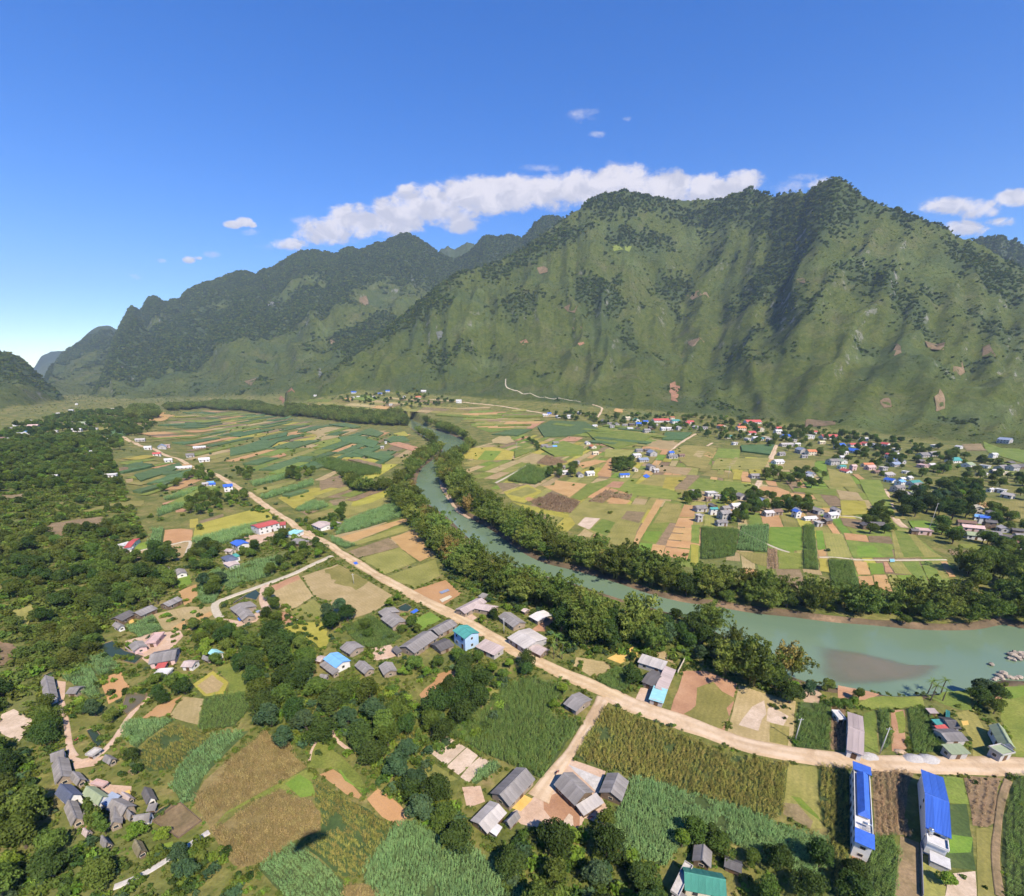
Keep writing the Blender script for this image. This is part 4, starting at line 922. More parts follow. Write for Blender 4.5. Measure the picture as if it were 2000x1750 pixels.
F('cane', 'B', [(940, 1275), (1050, 1232), (1100, 1250), (1250, 1330), (1330, 1390), (1450, 1400), (1570, 1500), (1700, 1560), (1860, 1680), (1900, 1800), (860, 1800), (735, 1615), (785, 1490), (865, 1400)], 'the bottom parcel left of the dark wood', scale=.95)
F('drycorn', 'B', [(620, 1685), (750, 1652), (860, 1800), (600, 1800)], 'the bottom corner between two cane parcels')
F('soil', 'B', [(420, 920), (540, 870), (620, 960), (720, 1062), (700, 1092)], jit=1.0); F('soil', 'B', [(755, 1088), (830, 1010), (1050, 1190), (980, 1268), (785, 1152)], jit=1.0); F('vivid', 'B', [(540, 860), (600, 900), (760, 1020), (700, 1050), (600, 950)], jit=1.6)
F('pale', 'B', [(1182, 762), (1300, 655), (1436, 732), (1298, 858)]); F('pale', 'B', [(1306, 864), (1444, 738), (1526, 790), (1386, 926)]); F('pale', 'B', [(1394, 934), (1534, 796), (1588, 832), (1452, 978)])
F('soil', 'B', [(1105, 385), (1240, 240), (1400, 165), (1418, 212), (1320, 280), (1240, 335), (1180, 440)], jit=1.6); F('goldcorn', 'B', [(830, 560), (920, 482), (1000, 570), (1110, 660), (930, 700), (850, 640)], 'the clearing inside the wood', scale=.8)
F('cane', 'B', [(1470, 965), (1600, 832), (1680, 862), (1500, 992)], 'the wedge beside the three bare plots'); F('olive', 'B', [(1130, 800), (1180, 800), (1370, 960), (1150, 1000)], jit=1); F('grass', 'B', [(380, 700), (500, 690), (640, 860), (760, 1000), (700, 1010), (560, 870), (380, 860)], jit=1.5)
# --- left foreground
F('cane', 'A', [(430, 205), (615, 112), (608, 180), (638, 252), (700, 380), (690, 410), (600, 400), (550, 330), (430, 260)], 'the curved parcel left of the green pond'); F('cane', 'A', [(625, 112), (720, 102), (815, 180), (805, 200), (680, 250), (622, 205)], 'the small parcel just below the green pond')
F('soil', 'A', [(680, 265), (830, 215), (850, 280), (890, 320), (820, 400), (740, 440)]); F('soil', 'A', [(970, 530), (1060, 450), (1250, 382), (1150, 520), (1080, 532)], jit=.9); F('tan', 'A', [(1252, 385), (1392, 405), (1358, 580), (1200, 540), (1152, 520)])
F('corn', 'A', [(1397, 402), (1680, 362), (1720, 460), (1600, 590), (1400, 618), (1362, 608)], 'the bright rows above the dry corn'); F('yellow', 'A', [(1320, 305), (1460, 212), (1563, 290), (1528, 370), (1400, 388)]); F('tan', 'A', [(1350, 310), (1450, 240), (1530, 300), (1500, 350), (1410, 370)])
F('grass', 'A', [(1472, 192), (1600, 150), (1700, 250), (1680, 350), (1560, 370), (1570, 290)]); F('cane', 'A', [(830, 600), (880, 542), (1200, 542), (1000, 680), (940, 740), (880, 700)], 'the parcel above the village lane')
F('goldcorn', 'A', [(960, 760), (1030, 672), (1210, 572), (1450, 660), (1300, 780), (1180, 880), (1020, 900), (950, 830)], 'the olive parcel left of the dry corn', scale=.8); F('cane', 'A', [(1450, 652), (1700, 622), (1600, 720), (1400, 920), (1330, 1090), (1240, 1120), (1180, 1000), (1200, 900), (1300, 780)], 'the band along the left edge of the dry corn', dens=.75)
F('brown', 'A', [(1050, 1242), (1230, 1112), (1378, 1240), (1220, 1358)]); F('pale', 'A', [(0, 500), (100, 470), (180, 500), (220, 600), (150, 690), (60, 665), (-40, 630)], jit=1.6); F('yard', 'A', [(470, 780), (590, 825), (690, 800), (745, 775), (640, 870), (510, 880)], jit=.6); F('yard', 'A', [(590, 950), (780, 990), (900, 1000), (890, 1100), (780, 1090), (640, 1000)], jit=.8)
F('yard', 'A', [(385, 280), (440, 290), (450, 390), (420, 430), (385, 400)], jit=.6); F('vivid', 'A', [(1080, 1400), (1180, 1380), (1200, 1430), (1100, 1450)], jit=1); F('clay', 'A', [(520, 1260), (640, 1270), (620, 1330), (540, 1300)], jit=.6)
# --- left middle
F('soil', 'L', [(1290, 540), (1410, 530), (1505, 540), (1500, 620), (1272, 660)]); F('cane', 'L', [(1190, 540), (1288, 530), (1268, 660), (1158, 680)], 'the plot beside the bare square near the pink roof'); F('tan', 'L', [(1000, 730), (1110, 702), (1480, 632), (1455, 730), (1380, 790), (1250, 700), (1140, 720), (1120, 780)]); F('vivid', 'L', [(1050, 660), (1150, 630), (1150, 690), (1060, 695)])
F('yellow', 'L', [(1530, 500), (1750, 440), (2000, 375), (2060, 370), (2150, 450), (2000, 480), (1700, 560), (1505, 610)]); F('cane', 'L', [(1500, 622), (1700, 565), (2000, 487), (2010, 560), (1880, 592), (1780, 640), (1600, 690)], 'the strip below the long yellow parcel')
F('clay', 'L', [(1270, 330), (1480, 280), (1480, 330), (1280, 360)]); F('clay', 'L', [(1370, 385), (1460, 365), (1460, 395), (1375, 405)]); F('yellow', 'L', [(1330, 260), (1600, 182), (1560, 220), (1340, 272)]); F('cane', 'L', [(1280, 300), (1550, 222), (1480, 278), (1300, 312)]); F('cane', 'L', [(1250, 380), (1450, 337), (1450, 362), (1230, 440)]); F('brown', 'L', [(1560, 470), (1740, 415), (1750, 435), (1570, 490)]); F('yellow', 'L', [(1480, 460), (1545, 450), (1550, 520), (1485, 525)])
F('brown', 'L', [(330, 540), (420, 490), (800, 440), (830, 490), (700, 560), (560, 560), (420, 620)], jit=2.5); F('olive', 'L', [(650, 390), (900, 330), (1130, 310), (1120, 360), (850, 370), (650, 430)], jit=2.5); F('brown', 'L', [(0, 270), (200, 260), (240, 280), (0, 330)], jit=2); F('olive', 'L', [(80, 1180), (260, 1130), (330, 1200), (200, 1290), (60, 1300)], jit=2.5); F('brown', 'L', [(-40, 1400), (120, 1420), (150, 1560), (40, 1600), (-40, 1600)], jit=2)
F('cane', 'L', [(1050, 122), (1400, 22), (1430, 50), (1100, 170)]); F('cane', 'L', [(1150, 190), (1350, 112), (1500, 72), (1480, 128), (1250, 180)]); F('cane', 'L', [(1000, 60), (1120, 12), (1120, 50), (1020, 90)]); F('clay', 'L', [(670, 60), (740, 40), (745, 72), (680, 82)]); F('yellow', 'L', [(490, 120), (545, 100), (545, 125), (500, 135)]); F('clay', 'L', [(800, 15), (860, 5), (860, 30), (815, 40)]); F('tan', 'L', [(980, 150), (1040, 140), (1040, 175), (990, 175)])
F('cane', 'L', [(1560, 950), (1700, 842), (1745, 870), (1755, 960), (1680, 1110), (1600, 1120), (1552, 1080)], 'the rounded parcel left of the concrete lane'); F('cane', 'L', [(1755, 870), (1900, 820), (2000, 782), (2170, 752), (2190, 800), (2130, 900), (1900, 960), (1800, 1020), (1765, 1000)], 'the long parcel above the concrete lane')
F('soil', 'L', [(1400, 1020), (1538, 962), (1543, 1080), (1440, 1133)]); F('vivid', 'L', [(1380, 920), (1480, 892), (1500, 958), (1400, 998)]); F('tan', 'L', [(1200, 1200), (1440, 1142), (1650, 1140), (1668, 1200), (1500, 1320), (1282, 1328)]); F('soil', 'L', [(1440, 1250), (1640, 1180), (1660, 1200), (1500, 1315), (1330, 1310)], jit=.8); F('cane', 'L', [(985, 1310), (1190, 1212), (1268, 1320), (1100, 1388)], 'the small parcel in front of the long grey roofs')
F('yard', 'L', [(980, 1410), (1200, 1345), (1400, 1330), (1430, 1370), (1350, 1460), (1380, 1520), (1200, 1640), (1130, 1560)], jit=1.0)
F('yard', 'M', [(100, 590), (340, 560), (360, 600), (220, 650), (130, 640)], jit=1); F('yard', 'M', [(-60, 1230), (100, 1260), (240, 1160), (270, 1180), (200, 1260), (60, 1300)], jit=1)
# --- centre middle
F('yellow', 'M', [(370, 290), (640, 212), (710, 210), (700, 270), (620, 310), (500, 375)]); F('brown', 'M', [(700, 150), (860, 112), (880, 180), (960, 240), (940, 290), (800, 290), (702, 272)], jit=1.5); F('brown', 'M', [(770, 312), (900, 292), (910, 340), (800, 350)], jit=1); F('olive', 'M', [(900, 300), (1200, 212), (1258, 240), (1248, 330), (1070, 390), (882, 440)]); F('yellow', 'M', [(960, 300), (1180, 232), (1240, 262), (1100, 330), (950, 360)], jit=1.5)
F('cane', 'M', [(822, 580), (900, 472), (1000, 432), (1280, 332), (1390, 400), (1380, 428), (1050, 530)], 'the long parcel beside the bamboo at the river'); F('soil', 'M', [(850, 600), (1390, 442), (1418, 460), (940, 638)]); F('olive', 'M', [(942, 642), (1420, 490), (1440, 530), (985, 660)])
F('brown', 'M', [(915, 710), (1240, 602), (1320, 676), (1000, 760)]); F('olive', 'M', [(1010, 762), (1322, 680), (1455, 790), (1210, 888), (1110, 820)]); F('soil', 'M', [(1252, 600), (1420, 548), (1500, 620), (1600, 730), (1480, 788), (1340, 690)]); F('olive', 'M', [(1230, 900), (1600, 772), (1640, 900), (1440, 1000), (1400, 970), (1290, 950)]); F('soil', 'M', [(1400, 1022), (1680, 932), (1805, 1040), (1650, 1138), (1480, 1062)])
F('tan', 'M', [(560, 905), (840, 808), (1275, 1055), (1220, 1120), (1120, 1180), (940, 1240), (800, 1200), (780, 1100), (655, 1060), (600, 960)]); F('olive', 'M', [(740, 850), (860, 820), (1080, 950), (980, 1010), (820, 960)], jit=2.5); F('tan', 'M', [(275, 1000), (530, 892), (648, 1060), (450, 1188), (360, 1150), (275, 1060)]); F('clay', 'M', [(285, 990), (520, 892), (545, 925), (360, 1010), (280, 1030)], jit=1.2)
F('olive', 'M', [(455, 1190), (650, 1082), (770, 1200), (740, 1250), (530, 1240)]); F('yellow', 'M', [(440, 1300), (560, 1262), (750, 1262), (770, 1400), (720, 1480), (560, 1380)], jit=1.2); F('corn', 'M', [(892, 1310), (1100, 1205), (1340, 1380), (1170, 1478), (1000, 1438)], 'the parcel behind the long grey farmhouse'); F('vivid', 'M', [(1422, 1240), (1560, 1182), (1648, 1240), (1480, 1330)]); F('clay', 'M', [(370, 1190), (430, 1180), (530, 1245), (440, 1295)])
F('cane', 'M', [(220, 290), (640, 152), (650, 190), (285, 300)]); F('cane', 'M', [(160, 180), (450, 102), (480, 130), (190, 202)]); F('olive', 'M', [(180, 230), (520, 150), (480, 180), (210, 260)]); F('dkcorn', 'M', [(730, 30), (820, 12), (1170, 70), (1180, 108), (880, 130)]); F('cane', 'M', [(500, 385), (660, 320), (780, 350), (690, 390), (540, 400)]); F('brown', 'M', [(540, 400), (620, 365), (690, 390), (600, 420)], jit=1); F('olive', 'M', [(600, 430), (800, 370), (810, 400), (640, 460)])
F('yard', 'M', [(540, 560), (640, 540), (700, 560), (640, 620), (560, 600)], jit=1); F('yard', 'M', [(1090, 1470), (1260, 1440), (1290, 1530), (1130, 1560)], jit=1); F('cane', 'M', [(780, 590), (850, 620), (980, 660), (900, 690), (800, 640)])
F('yard', 'N', [(-60, 1250), (60, 1180), (120, 1230), (40, 1290)], jit=1); F('clay', 'N', [(560, 1310), (690, 1215), (750, 1230), (680, 1340), (590, 1340)], jit=1.2); F('yard', 'N', [(60, 1260), (180, 1340), (380, 1420), (330, 1440), (120, 1360)], jit=1)
# --- plain beyond the river
F('soil', 'N', [(640, 200), (730, 190), (740, 152), (985, 182), (850, 288)]); F('dkcorn', 'N', [(362, 160), (530, 35), (700, 82), (700, 120), (580, 188)], 'the square parcel beyond the bamboo'); F('brown', 'N', [(270, 172), (420, 172), (470, 192), (330, 240)]); F('yellow', 'N', [(332, 245), (520, 185), (638, 240), (500, 330), (400, 312)]); F('olive', 'N', [(360, 260), (520, 200), (600, 235), (480, 290)], jit=2); F('browncorn', 'N', [(545, 320), (700, 252), (935, 320), (860, 408), (640, 388)], 'the dark dry parcel beyond the bamboo'); F('soil', 'N', [(497, 296), (530, 281), (578, 300), (530, 319)]); F('yellow', 'N', [(400, 322), (600, 362), (850, 422), (830, 450), (560, 400)])
F('browncorn', 'N', [(992, 318), (1130, 232), (1338, 270), (1322, 306), (1165, 288), (1112, 330)], 'the dark dry parcel round the bare square'); F('soil', 'N', [(1132, 320), (1180, 283), (1328, 312), (1280, 349)]); F('grass', 'N', [(862, 290), (1000, 182), (1170, 142), (1130, 200), (940, 310)]); F('soil', 'N', [(1072, 118), (1132, 30), (1180, 12), (1168, 130)]); F('olive', 'N', [(855, 432), (945, 330), (1480, 345), (1370, 560), (1340, 735), (1100, 600), (900, 500)])
F('pale', 'N', [(912, 500), (970, 442), (1090, 452), (1000, 538)]); F('grass', 'N', [(1012, 540), (1105, 455), (1208, 482), (1140, 590)]); F('brown', 'N', [(1252, 452), (1300, 392), (1440, 402), (1392, 488)]); F('soil', 'N', [(1322, 740), (1372, 570), (1530, 302), (1588, 310), (1400, 620), (1345, 738)]); F('grass', 'N', [(1350, 735), (1602, 312), (1735, 332), (1500, 690), (1430, 768)]); F('vivid', 'N', [(1442, 552), (1568, 552), (1520, 640), (1422, 620)]); F('vivid', 'N', [(1402, 642), (1508, 650), (1430, 778), (1345, 748)]); F('olive', 'N', [(1500, 490), (1600, 330), (1730, 340), (1650, 480)])
for q in ([(1500, 652), (1600, 664), (1575, 740), (1480, 735)], [(1745, 342), (1838, 352), (1822, 440), (1705, 440)], [(1702, 446), (1820, 446), (1808, 522), (1672, 514)], [(1668, 522), (1806, 530), (1800, 572), (1650, 560)], [(1646, 568), (1799, 580), (1796, 630), (1620, 615)], [(1616, 622), (1794, 638), (1790, 688), (1604, 668)], [(1600, 676), (1788, 696), (1768, 780), (1580, 742)]): F('soil', 'N', q, jit=.2)
F('grass', 'N', [(1802, 502), (1870, 502), (1860, 650), (1800, 640)]); F('yellow', 'N', [(1800, 650), (1860, 660), (1850, 830), (1795, 800)]); F('grass', 'N', [(1130, 200), (1180, 150), (1290, 170), (1560, 200), (1730, 260), (1680, 310), (1360, 270)]); F('clay', 'N', [(1125, 205), (1190, 160), (1280, 165), (1240, 215)]); F('olive', 'N', [(1390, 180), (1500, 110), (1760, 115), (1660, 215)]); F('brown', 'N', [(1665, 215), (1770, 110), (1870, 115), (1760, 230)])
F('dkcorn', 'V', [(300, 1100), (630, 1112), (590, 1340), (400, 1368), (300, 1368)], 'the bushy plot below the grey hamlet'); F('cane', 'V', [(642, 1082), (888, 1082), (870, 1308), (602, 1290)]); F('vivid', 'V', [(892, 1092), (1168, 1092), (1168, 1288), (1050, 1300), (892, 1240)]); F('dkcorn', 'V', [(1172, 1082), (1268, 1082), (1308, 1460), (1172, 1450)], 'the dark strip right of the bright green square'); F('olive', 'V', [(602, 1300), (868, 1320), (858, 1430), (740, 1400)]); F('browncorn', 'V', [(872, 1272), (958, 1282), (958, 1450), (862, 1450)], 'the narrow brown strip beyond the bamboo')
F('grass', 'V', [(962, 1290), (1050, 1310), (1170, 1320), (1170, 1450), (965, 1450)]); F('vivid', 'V', [(1282, 1122), (1340, 1122), (1368, 1280), (1300, 1288)]); F('soil', 'V', [(1292, 1292), (1358, 1284), (1378, 1340), (1312, 1346)]); F('olive', 'V', [(1345, 1142), (1508, 1152), (1595, 1350), (1392, 1358)]); F('corn', 'V', [(1385, 1372), (1598, 1382), (1668, 1650), (1425, 1650)], 'the broad strip left of the bare squares by the river'); F('soil', 'V', [(1522, 1142), (1718, 1162), (1738, 1220), (1542, 1200)]); F('yellow', 'V', [(1312, 1362), (1382, 1362), (1400, 1480), (1320, 1470)])
F('tan', 'V', [(0, 362), (78, 352), (20, 448), (-20, 440)]); F('cane', 'V', [(0, 287), (228, 292), (150, 350), (50, 350), (-30, 350)]); F('olive', 'V', [(40, 452), (160, 392), (300, 402), (438, 420), (340, 600), (180, 570)]); F('soil', 'V', [(322, 482), (352, 450), (428, 452), (400, 508)]); F('tan', 'V', [(230, 490), (270, 442), (340, 450), (300, 500)]); F('grass', 'V', [(412, 500), (452, 420), (638, 430), (628, 510)]); F('dkcorn', 'V', [(642, 402), (930, 395), (888, 480), (650, 450)]); F('olive', 'V', [(432, 512), (890, 502), (840, 600), (385, 600)]); F('tan', 'V', [(520, 580), (590, 500), (620, 500), (560, 600)])
F('grass', 'V', [(182, 760), (290, 672), (765, 730), (750, 798), (450, 808)]); F('yellow', 'V', [(0, 662), (180, 662), (60, 770), (-30, 760)]); F('brown', 'V', [(72, 770), (192, 662), (288, 662), (180, 770)]); F('tan', 'V', [(-100, 560), (228, 590), (180, 650), (-100, 610)]); F('soil', 'V', [(790, 770), (830, 742), (950, 752), (1058, 790), (1060, 900), (930, 870)]); F('soil', 'V', [(1062, 800), (1458, 840), (1460, 870), (1080, 842)]); F('olive', 'V', [(1070, 852), (1450, 882), (1440, 928), (1222, 910)]); F('soil', 'V', [(1222, 920), (1478, 940), (1498, 1000), (1240, 970)]); F('tan', 'V', [(1462, 780), (1638, 802), (1688, 868), (1490, 860)]); F('yellow', 'V', [(1492, 870), (1698, 872), (1738, 980), (1502, 1000)]); F('brown', 'V', [(1492, 1012), (1690, 1032), (1640, 1110), (1522, 1080)]); F('olive', 'V', [(1012, 522), (1280, 522), (1288, 590), (1002, 608)]); F('olive', 'V', [(380, 610), (700, 640), (690, 700), (300, 650)]); F('yellow', 'V', [(590, 600), (660, 610), (640, 690), (570, 690)])
F('vivid', 'V', [(1290, 530), (1370, 530), (1380, 640), (1300, 600)]); F('grass', 'V', [(1100, 760), (1450, 770), (1460, 830), (1080, 790)])
F('grass', 'W', [(222, 1202), (420, 1225), (600, 1225), (640, 1350), (290, 1358)]); F('brown', 'W', [(412, 1167), (600, 1172), (636, 1240), (432, 1220)]); F('vivid', 'W', [(320, 1260), (470, 1250), (540, 1350), (340, 1350)], jit=2); F('olive', 'W', [(612, 1112), (780, 1122), (960, 1300), (1060, 1350), (650, 1358)]); F('grass', 'W', [(640, 1120), (740, 1125), (900, 1345), (720, 1350)])
for q in ([(292, 1385), (400, 1390), (438, 1500), (330, 1500)], [(332, 1512), (450, 1512), (478, 1640), (360, 1655)], [(462, 1502), (570, 1502), (628, 1650), (482, 1625)], [(1032, 1385), (1088, 1385), (1168, 1520), (1112, 1520)]): F('soil', 'W', q)
F('vivid', 'W', [(422, 1402), (540, 1402), (558, 1490), (442, 1500)]); F('olive', 'W', [(582, 1388), (700, 1385), (790, 1500), (650, 1490)]); F('clay', 'W', [(545, 1390), (580, 1390), (630, 1480), (570, 1480)]); F('vivid', 'W', [(662, 1502), (790, 1502), (858, 1630), (750, 1680)]); F('grass', 'W', [(702, 1388), (850, 1385), (960, 1620), (870, 1630), (795, 1500)]); F('grass', 'W', [(860, 1385), (950, 1384), (1110, 1540), (1140, 1600), (970, 1620)]); F('olive', 'W', [(955, 1385), (1030, 1385), (1110, 1525), (1050, 1540)]); F('olive', 'W', [(580, 1495), (650, 1500), (730, 1650), (640, 1650)])
F('olive', 'W', [(1350, 930), (1400, 862), (1800, 880), (1800, 1070), (1550, 1030)]); F('soil', 'W', [(1342, 890), (1400, 882), (1528, 920), (1400, 930)]); F('grass', 'W', [(1192, 1232), (1380, 1242), (1560, 1300), (1400, 1290), (1202, 1270)]); F('brown', 'W', [(1102, 1282), (1280, 1292), (1250, 1350), (1130, 1330)]); F('olive', 'W', [(72, 592), (260, 652), (330, 760), (100, 750)]); F('grass', 'W', [(335, 692), (520, 702), (635, 960), (600, 1020), (460, 930), (380, 790)]); F('vivid', 'W', [(762, 1042), (900, 1042), (1230, 1140), (1100, 1150), (800, 1110)]); F('vivid', 'W', [(-40, 540), (48, 542), (58, 640), (-40, 640)]); F('brown', 'W', [(1220, 385), (1380, 380), (1440, 440), (1260, 440)])
F('grass', 'W', [(1400, 360), (1560, 420), (1800, 430), (1800, 560), (1450, 460)])
# --- far plain right of the river
F('tan', 'H', [(440, 880), (500, 852), (580, 850), (618, 890), (560, 910), (450, 902)], jit=2); F('yellow', 'H', [(202, 1020), (260, 942), (450, 932), (616, 970), (600, 1030), (420, 1040)]); F('vivid', 'H', [(330, 1030), (390, 960), (520, 965), (450, 1040)]); F('tan', 'H', [(622, 1042), (760, 982), (860, 1000), (780, 1070)]); F('browncorn', 'H', [(790, 1060), (870, 1002), (1038, 1052), (900, 1082)]); F('corn', 'H', [(822, 950), (1000, 892), (1160, 942), (1150, 1000), (930, 1010)]); F('corn', 'H', [(622, 962), (760, 952), (740, 978), (622, 1020)]); F('clay', 'H', [(962, 890), (1040, 852), (1160, 862), (1100, 890)]); F('cane', 'H', [(802, 780), (900, 732), (1170, 742), (1280, 800), (1050, 850), (850, 860)]); F('corn', 'H', [(1182, 822), (1500, 812), (1700, 852), (1620, 900), (1400, 950), (1270, 900)]); F('tan', 'H', [(1612, 912), (1700, 872), (1900, 900), (1830, 968), (1622, 930)]); F('soil', 'H', [(1620, 935), (1640, 925), (1840, 955), (1820, 970)])
F('soil', 'H', [(1112, 1060), (1250, 1032), (1350, 1042), (1150, 1100)]); F('soil', 'H', [(1262, 1150), (1340, 1052), (1388, 1052), (1372, 1170)]); F('clay', 'H', [(1250, 915), (1330, 890), (1410, 905), (1340, 930)]); F('olive', 'H', [(1330, 950), (1560, 960), (1500, 1010), (1320, 1020)]); F('grass', 'H', [(270, 760), (440, 700), (700, 760), (640, 790), (420, 820)]); F('clay', 'H', [(680, 790), (780, 740), (860, 730), (760, 790)]); F('cane', 'H', [(440, 840), (600, 800), (760, 800), (640, 850)], jit=2)
# --- far plain left of the river: parcels one can tell apart, then a patchwork
def strips(r, poly, axis, ln, wd, kinds, seed, skip=.12, low=False):
    P = np.array([p[:2] for p in GR(r, poly)]); a, b = GR(r, axis); ang = math.atan2(b[1] - a[1], b[0] - a[0])
    R = np.array(((math.cos(ang), -math.sin(ang)), (math.sin(ang), math.cos(ang)))); c = P.mean(0); q = (P - c) @ R; lo, hi = q.min(0), q.max(0)
    rr = random.Random(seed); y = lo[1]
    while y < hi[1]:
        w = wd * rr.uniform(.55, 1.5); x = lo[0] + rr.uniform(-ln, 0)
        while x < hi[0]:
            l = ln * rr.uniform(.5, 1.6); quad = np.array([(x, y), (x + l - 1.2, y), (x + l - 1.2, y + w - 1.0), (x, y + w - 1.0)]) + np.array([[rr.uniform(-1, 1) * wd * .06, rr.uniform(-1, 1) * wd * .08] for _ in range(4)])
            quad = quad @ R.T + c; m = quad.mean(0)
            tst = np.vstack([quad, m])
            if inside(tst, P).sum() >= 4 and rr.random() > skip and not inside(tst, RIV).any():
                kd = rr.choice(kinds)
                if kd in CROP: patch(quad, M[SLAB[kd]], height=1.7)
                else: patch(quad, M[kd], off=(.004 + .00006 * PATCHN[0]) if low else None)
            x += l
        y += w
mixA = ['cane', 'cane', 'cane', 'olive', 'olive', 'grass', 'grass', 'corn', 'tan', 'soil', 'yellow', 'brown', 'grass']
strips('P', [(262, 868), (330, 815), (420, 800), (520, 808), (600, 822), (690, 835), (790, 845), (812, 870), (790, 905), (760, 940), (640, 945), (560, 925), (480, 935), (420, 920), (350, 890)], [(430, 900), (560, 865)], 75, 17, mixA, 5)
strips('P', [(215, 905), (270, 880), (350, 905), (430, 945), (400, 985), (330, 1000), (280, 985), (240, 945)], [(270, 950), (370, 918)], 45, 11, mixA, 6)
strips('P', [(170, 835), (230, 818), (330, 800), (330, 815), (255, 860), (200, 850)], [(200, 845), (320, 805)], 90, 24, ['tan', 'soil', 'grass', 'olive', 'cane'], 7)
strips('P', [(520, 958), (560, 935), (650, 950), (760, 950), (700, 985), (600, 990)], [(520, 975), (640, 940)], 40, 11, mixA, 8)
strips('P', [(330, 790), (450, 783), (560, 790), (640, 797), (760, 800), (850, 812), (980, 830), (1060, 832), (1040, 812), (900, 795), (820, 780), (700, 773), (560, 776), (420, 784)], [(700, 795), (900, 812)], 80, 26, ['tan', 'olive', 'grass', 'soil', 'olive', 'corn', 'brown'], 9)
strips('P', [(890, 790), (1000, 800), (1100, 812), (1060, 840), (960, 842), (890, 822)], [(900, 820), (1050, 815)], 60, 18, ['tan', 'olive', 'grass', 'soil', 'corn', 'brown', 'olive'], 10)
strips('P', [(1080, 818), (1170, 828), (1320, 850), (1300, 880), (1200, 880), (1100, 850)], [(1100, 840), (1250, 855)], 60, 20, ['corn', 'olive', 'grass', 'cane', 'grass'], 12)
strips('P', [(1880, 900), (2000, 905), (2060, 940), (2000, 960), (1900, 930)], [(1900, 915), (2000, 930)], 50, 16, ['corn', 'olive', 'grass', 'grass'], 13)
strips('P', [(905, 880), (1000, 842), (1300, 872), (1500, 890), (1700, 935), (1760, 1000), (1855, 1130), (1840, 1160), (1600, 1155), (1400, 1135), (1250, 1095), (1100, 1045), (980, 985), (905, 930)], [(1235, 1085), (1290, 976)], 42, 11, ['olive', 'grass', 'tan', 'olive', 'yellow', 'grass', 'olive', 'tan', 'vivid', 'soil', 'brown'], 21, .04, True)
strips('P', [(700, 1080), (650, 1040), (600, 1000), (700, 960), (790, 985), (850, 1060), (880, 1120), (830, 1160)], [(700, 1060), (800, 1020)], 30, 9, ['olive', 'tan', 'grass', 'olive'], 22, .1, True)
F('tan', 'G', [(510, 792), (720, 772), (1000, 802), (830, 860), (700, 890), (600, 880), (680, 840)]); F('cane', 'G', [(770, 762), (900, 752), (1020, 780), (960, 792)]); F('cane', 'G', [(842, 862), (1000, 852), (1160, 900), (1120, 950), (1000, 912), (880, 902)]); F('cane', 'G', [(982, 830), (1100, 792), (1200, 830), (1150, 860)]); F('cane', 'G', [(1200, 882), (1350, 852), (1400, 890), (1250, 902)]); F('clay', 'G', [(1232, 912), (1300, 892), (1478, 940), (1430, 968)]); F('cane', 'G', [(942, 982), (1000, 962), (1280, 1012), (1200, 1050)]); F('yellow', 'G', [(792, 1012), (920, 990), (1190, 1070), (1160, 1085), (930, 1040)]); F('browncorn', 'G', [(920, 1040), (1000, 1040), (1185, 1085), (1180, 1112)]); F('dkcorn', 'G', [(642, 1042), (760, 1022), (1180, 1115), (1100, 1150), (880, 1140), (740, 1100)]); F('soil', 'G', [(892, 932), (970, 912), (1038, 940), (930, 964)]); F('soil', 'G', [(252, 1032), (420, 982), (440, 1000), (280, 1048)]); F('yellow', 'G', [(492, 882), (680, 852), (650, 880), (540, 910)]); F('cane', 'G', [(222, 872), (450, 822), (440, 850), (260, 888)]); F('cane', 'G', [(0, 952), (100, 932), (250, 882), (370, 900), (300, 950), (0, 1010)]); F('olive', 'G', [(282, 1072), (480, 1022), (568, 1060), (480, 1100), (330, 1108)]); F('yellow', 'G', [(1270, 830), (1360, 812), (1400, 850), (1330, 850)])
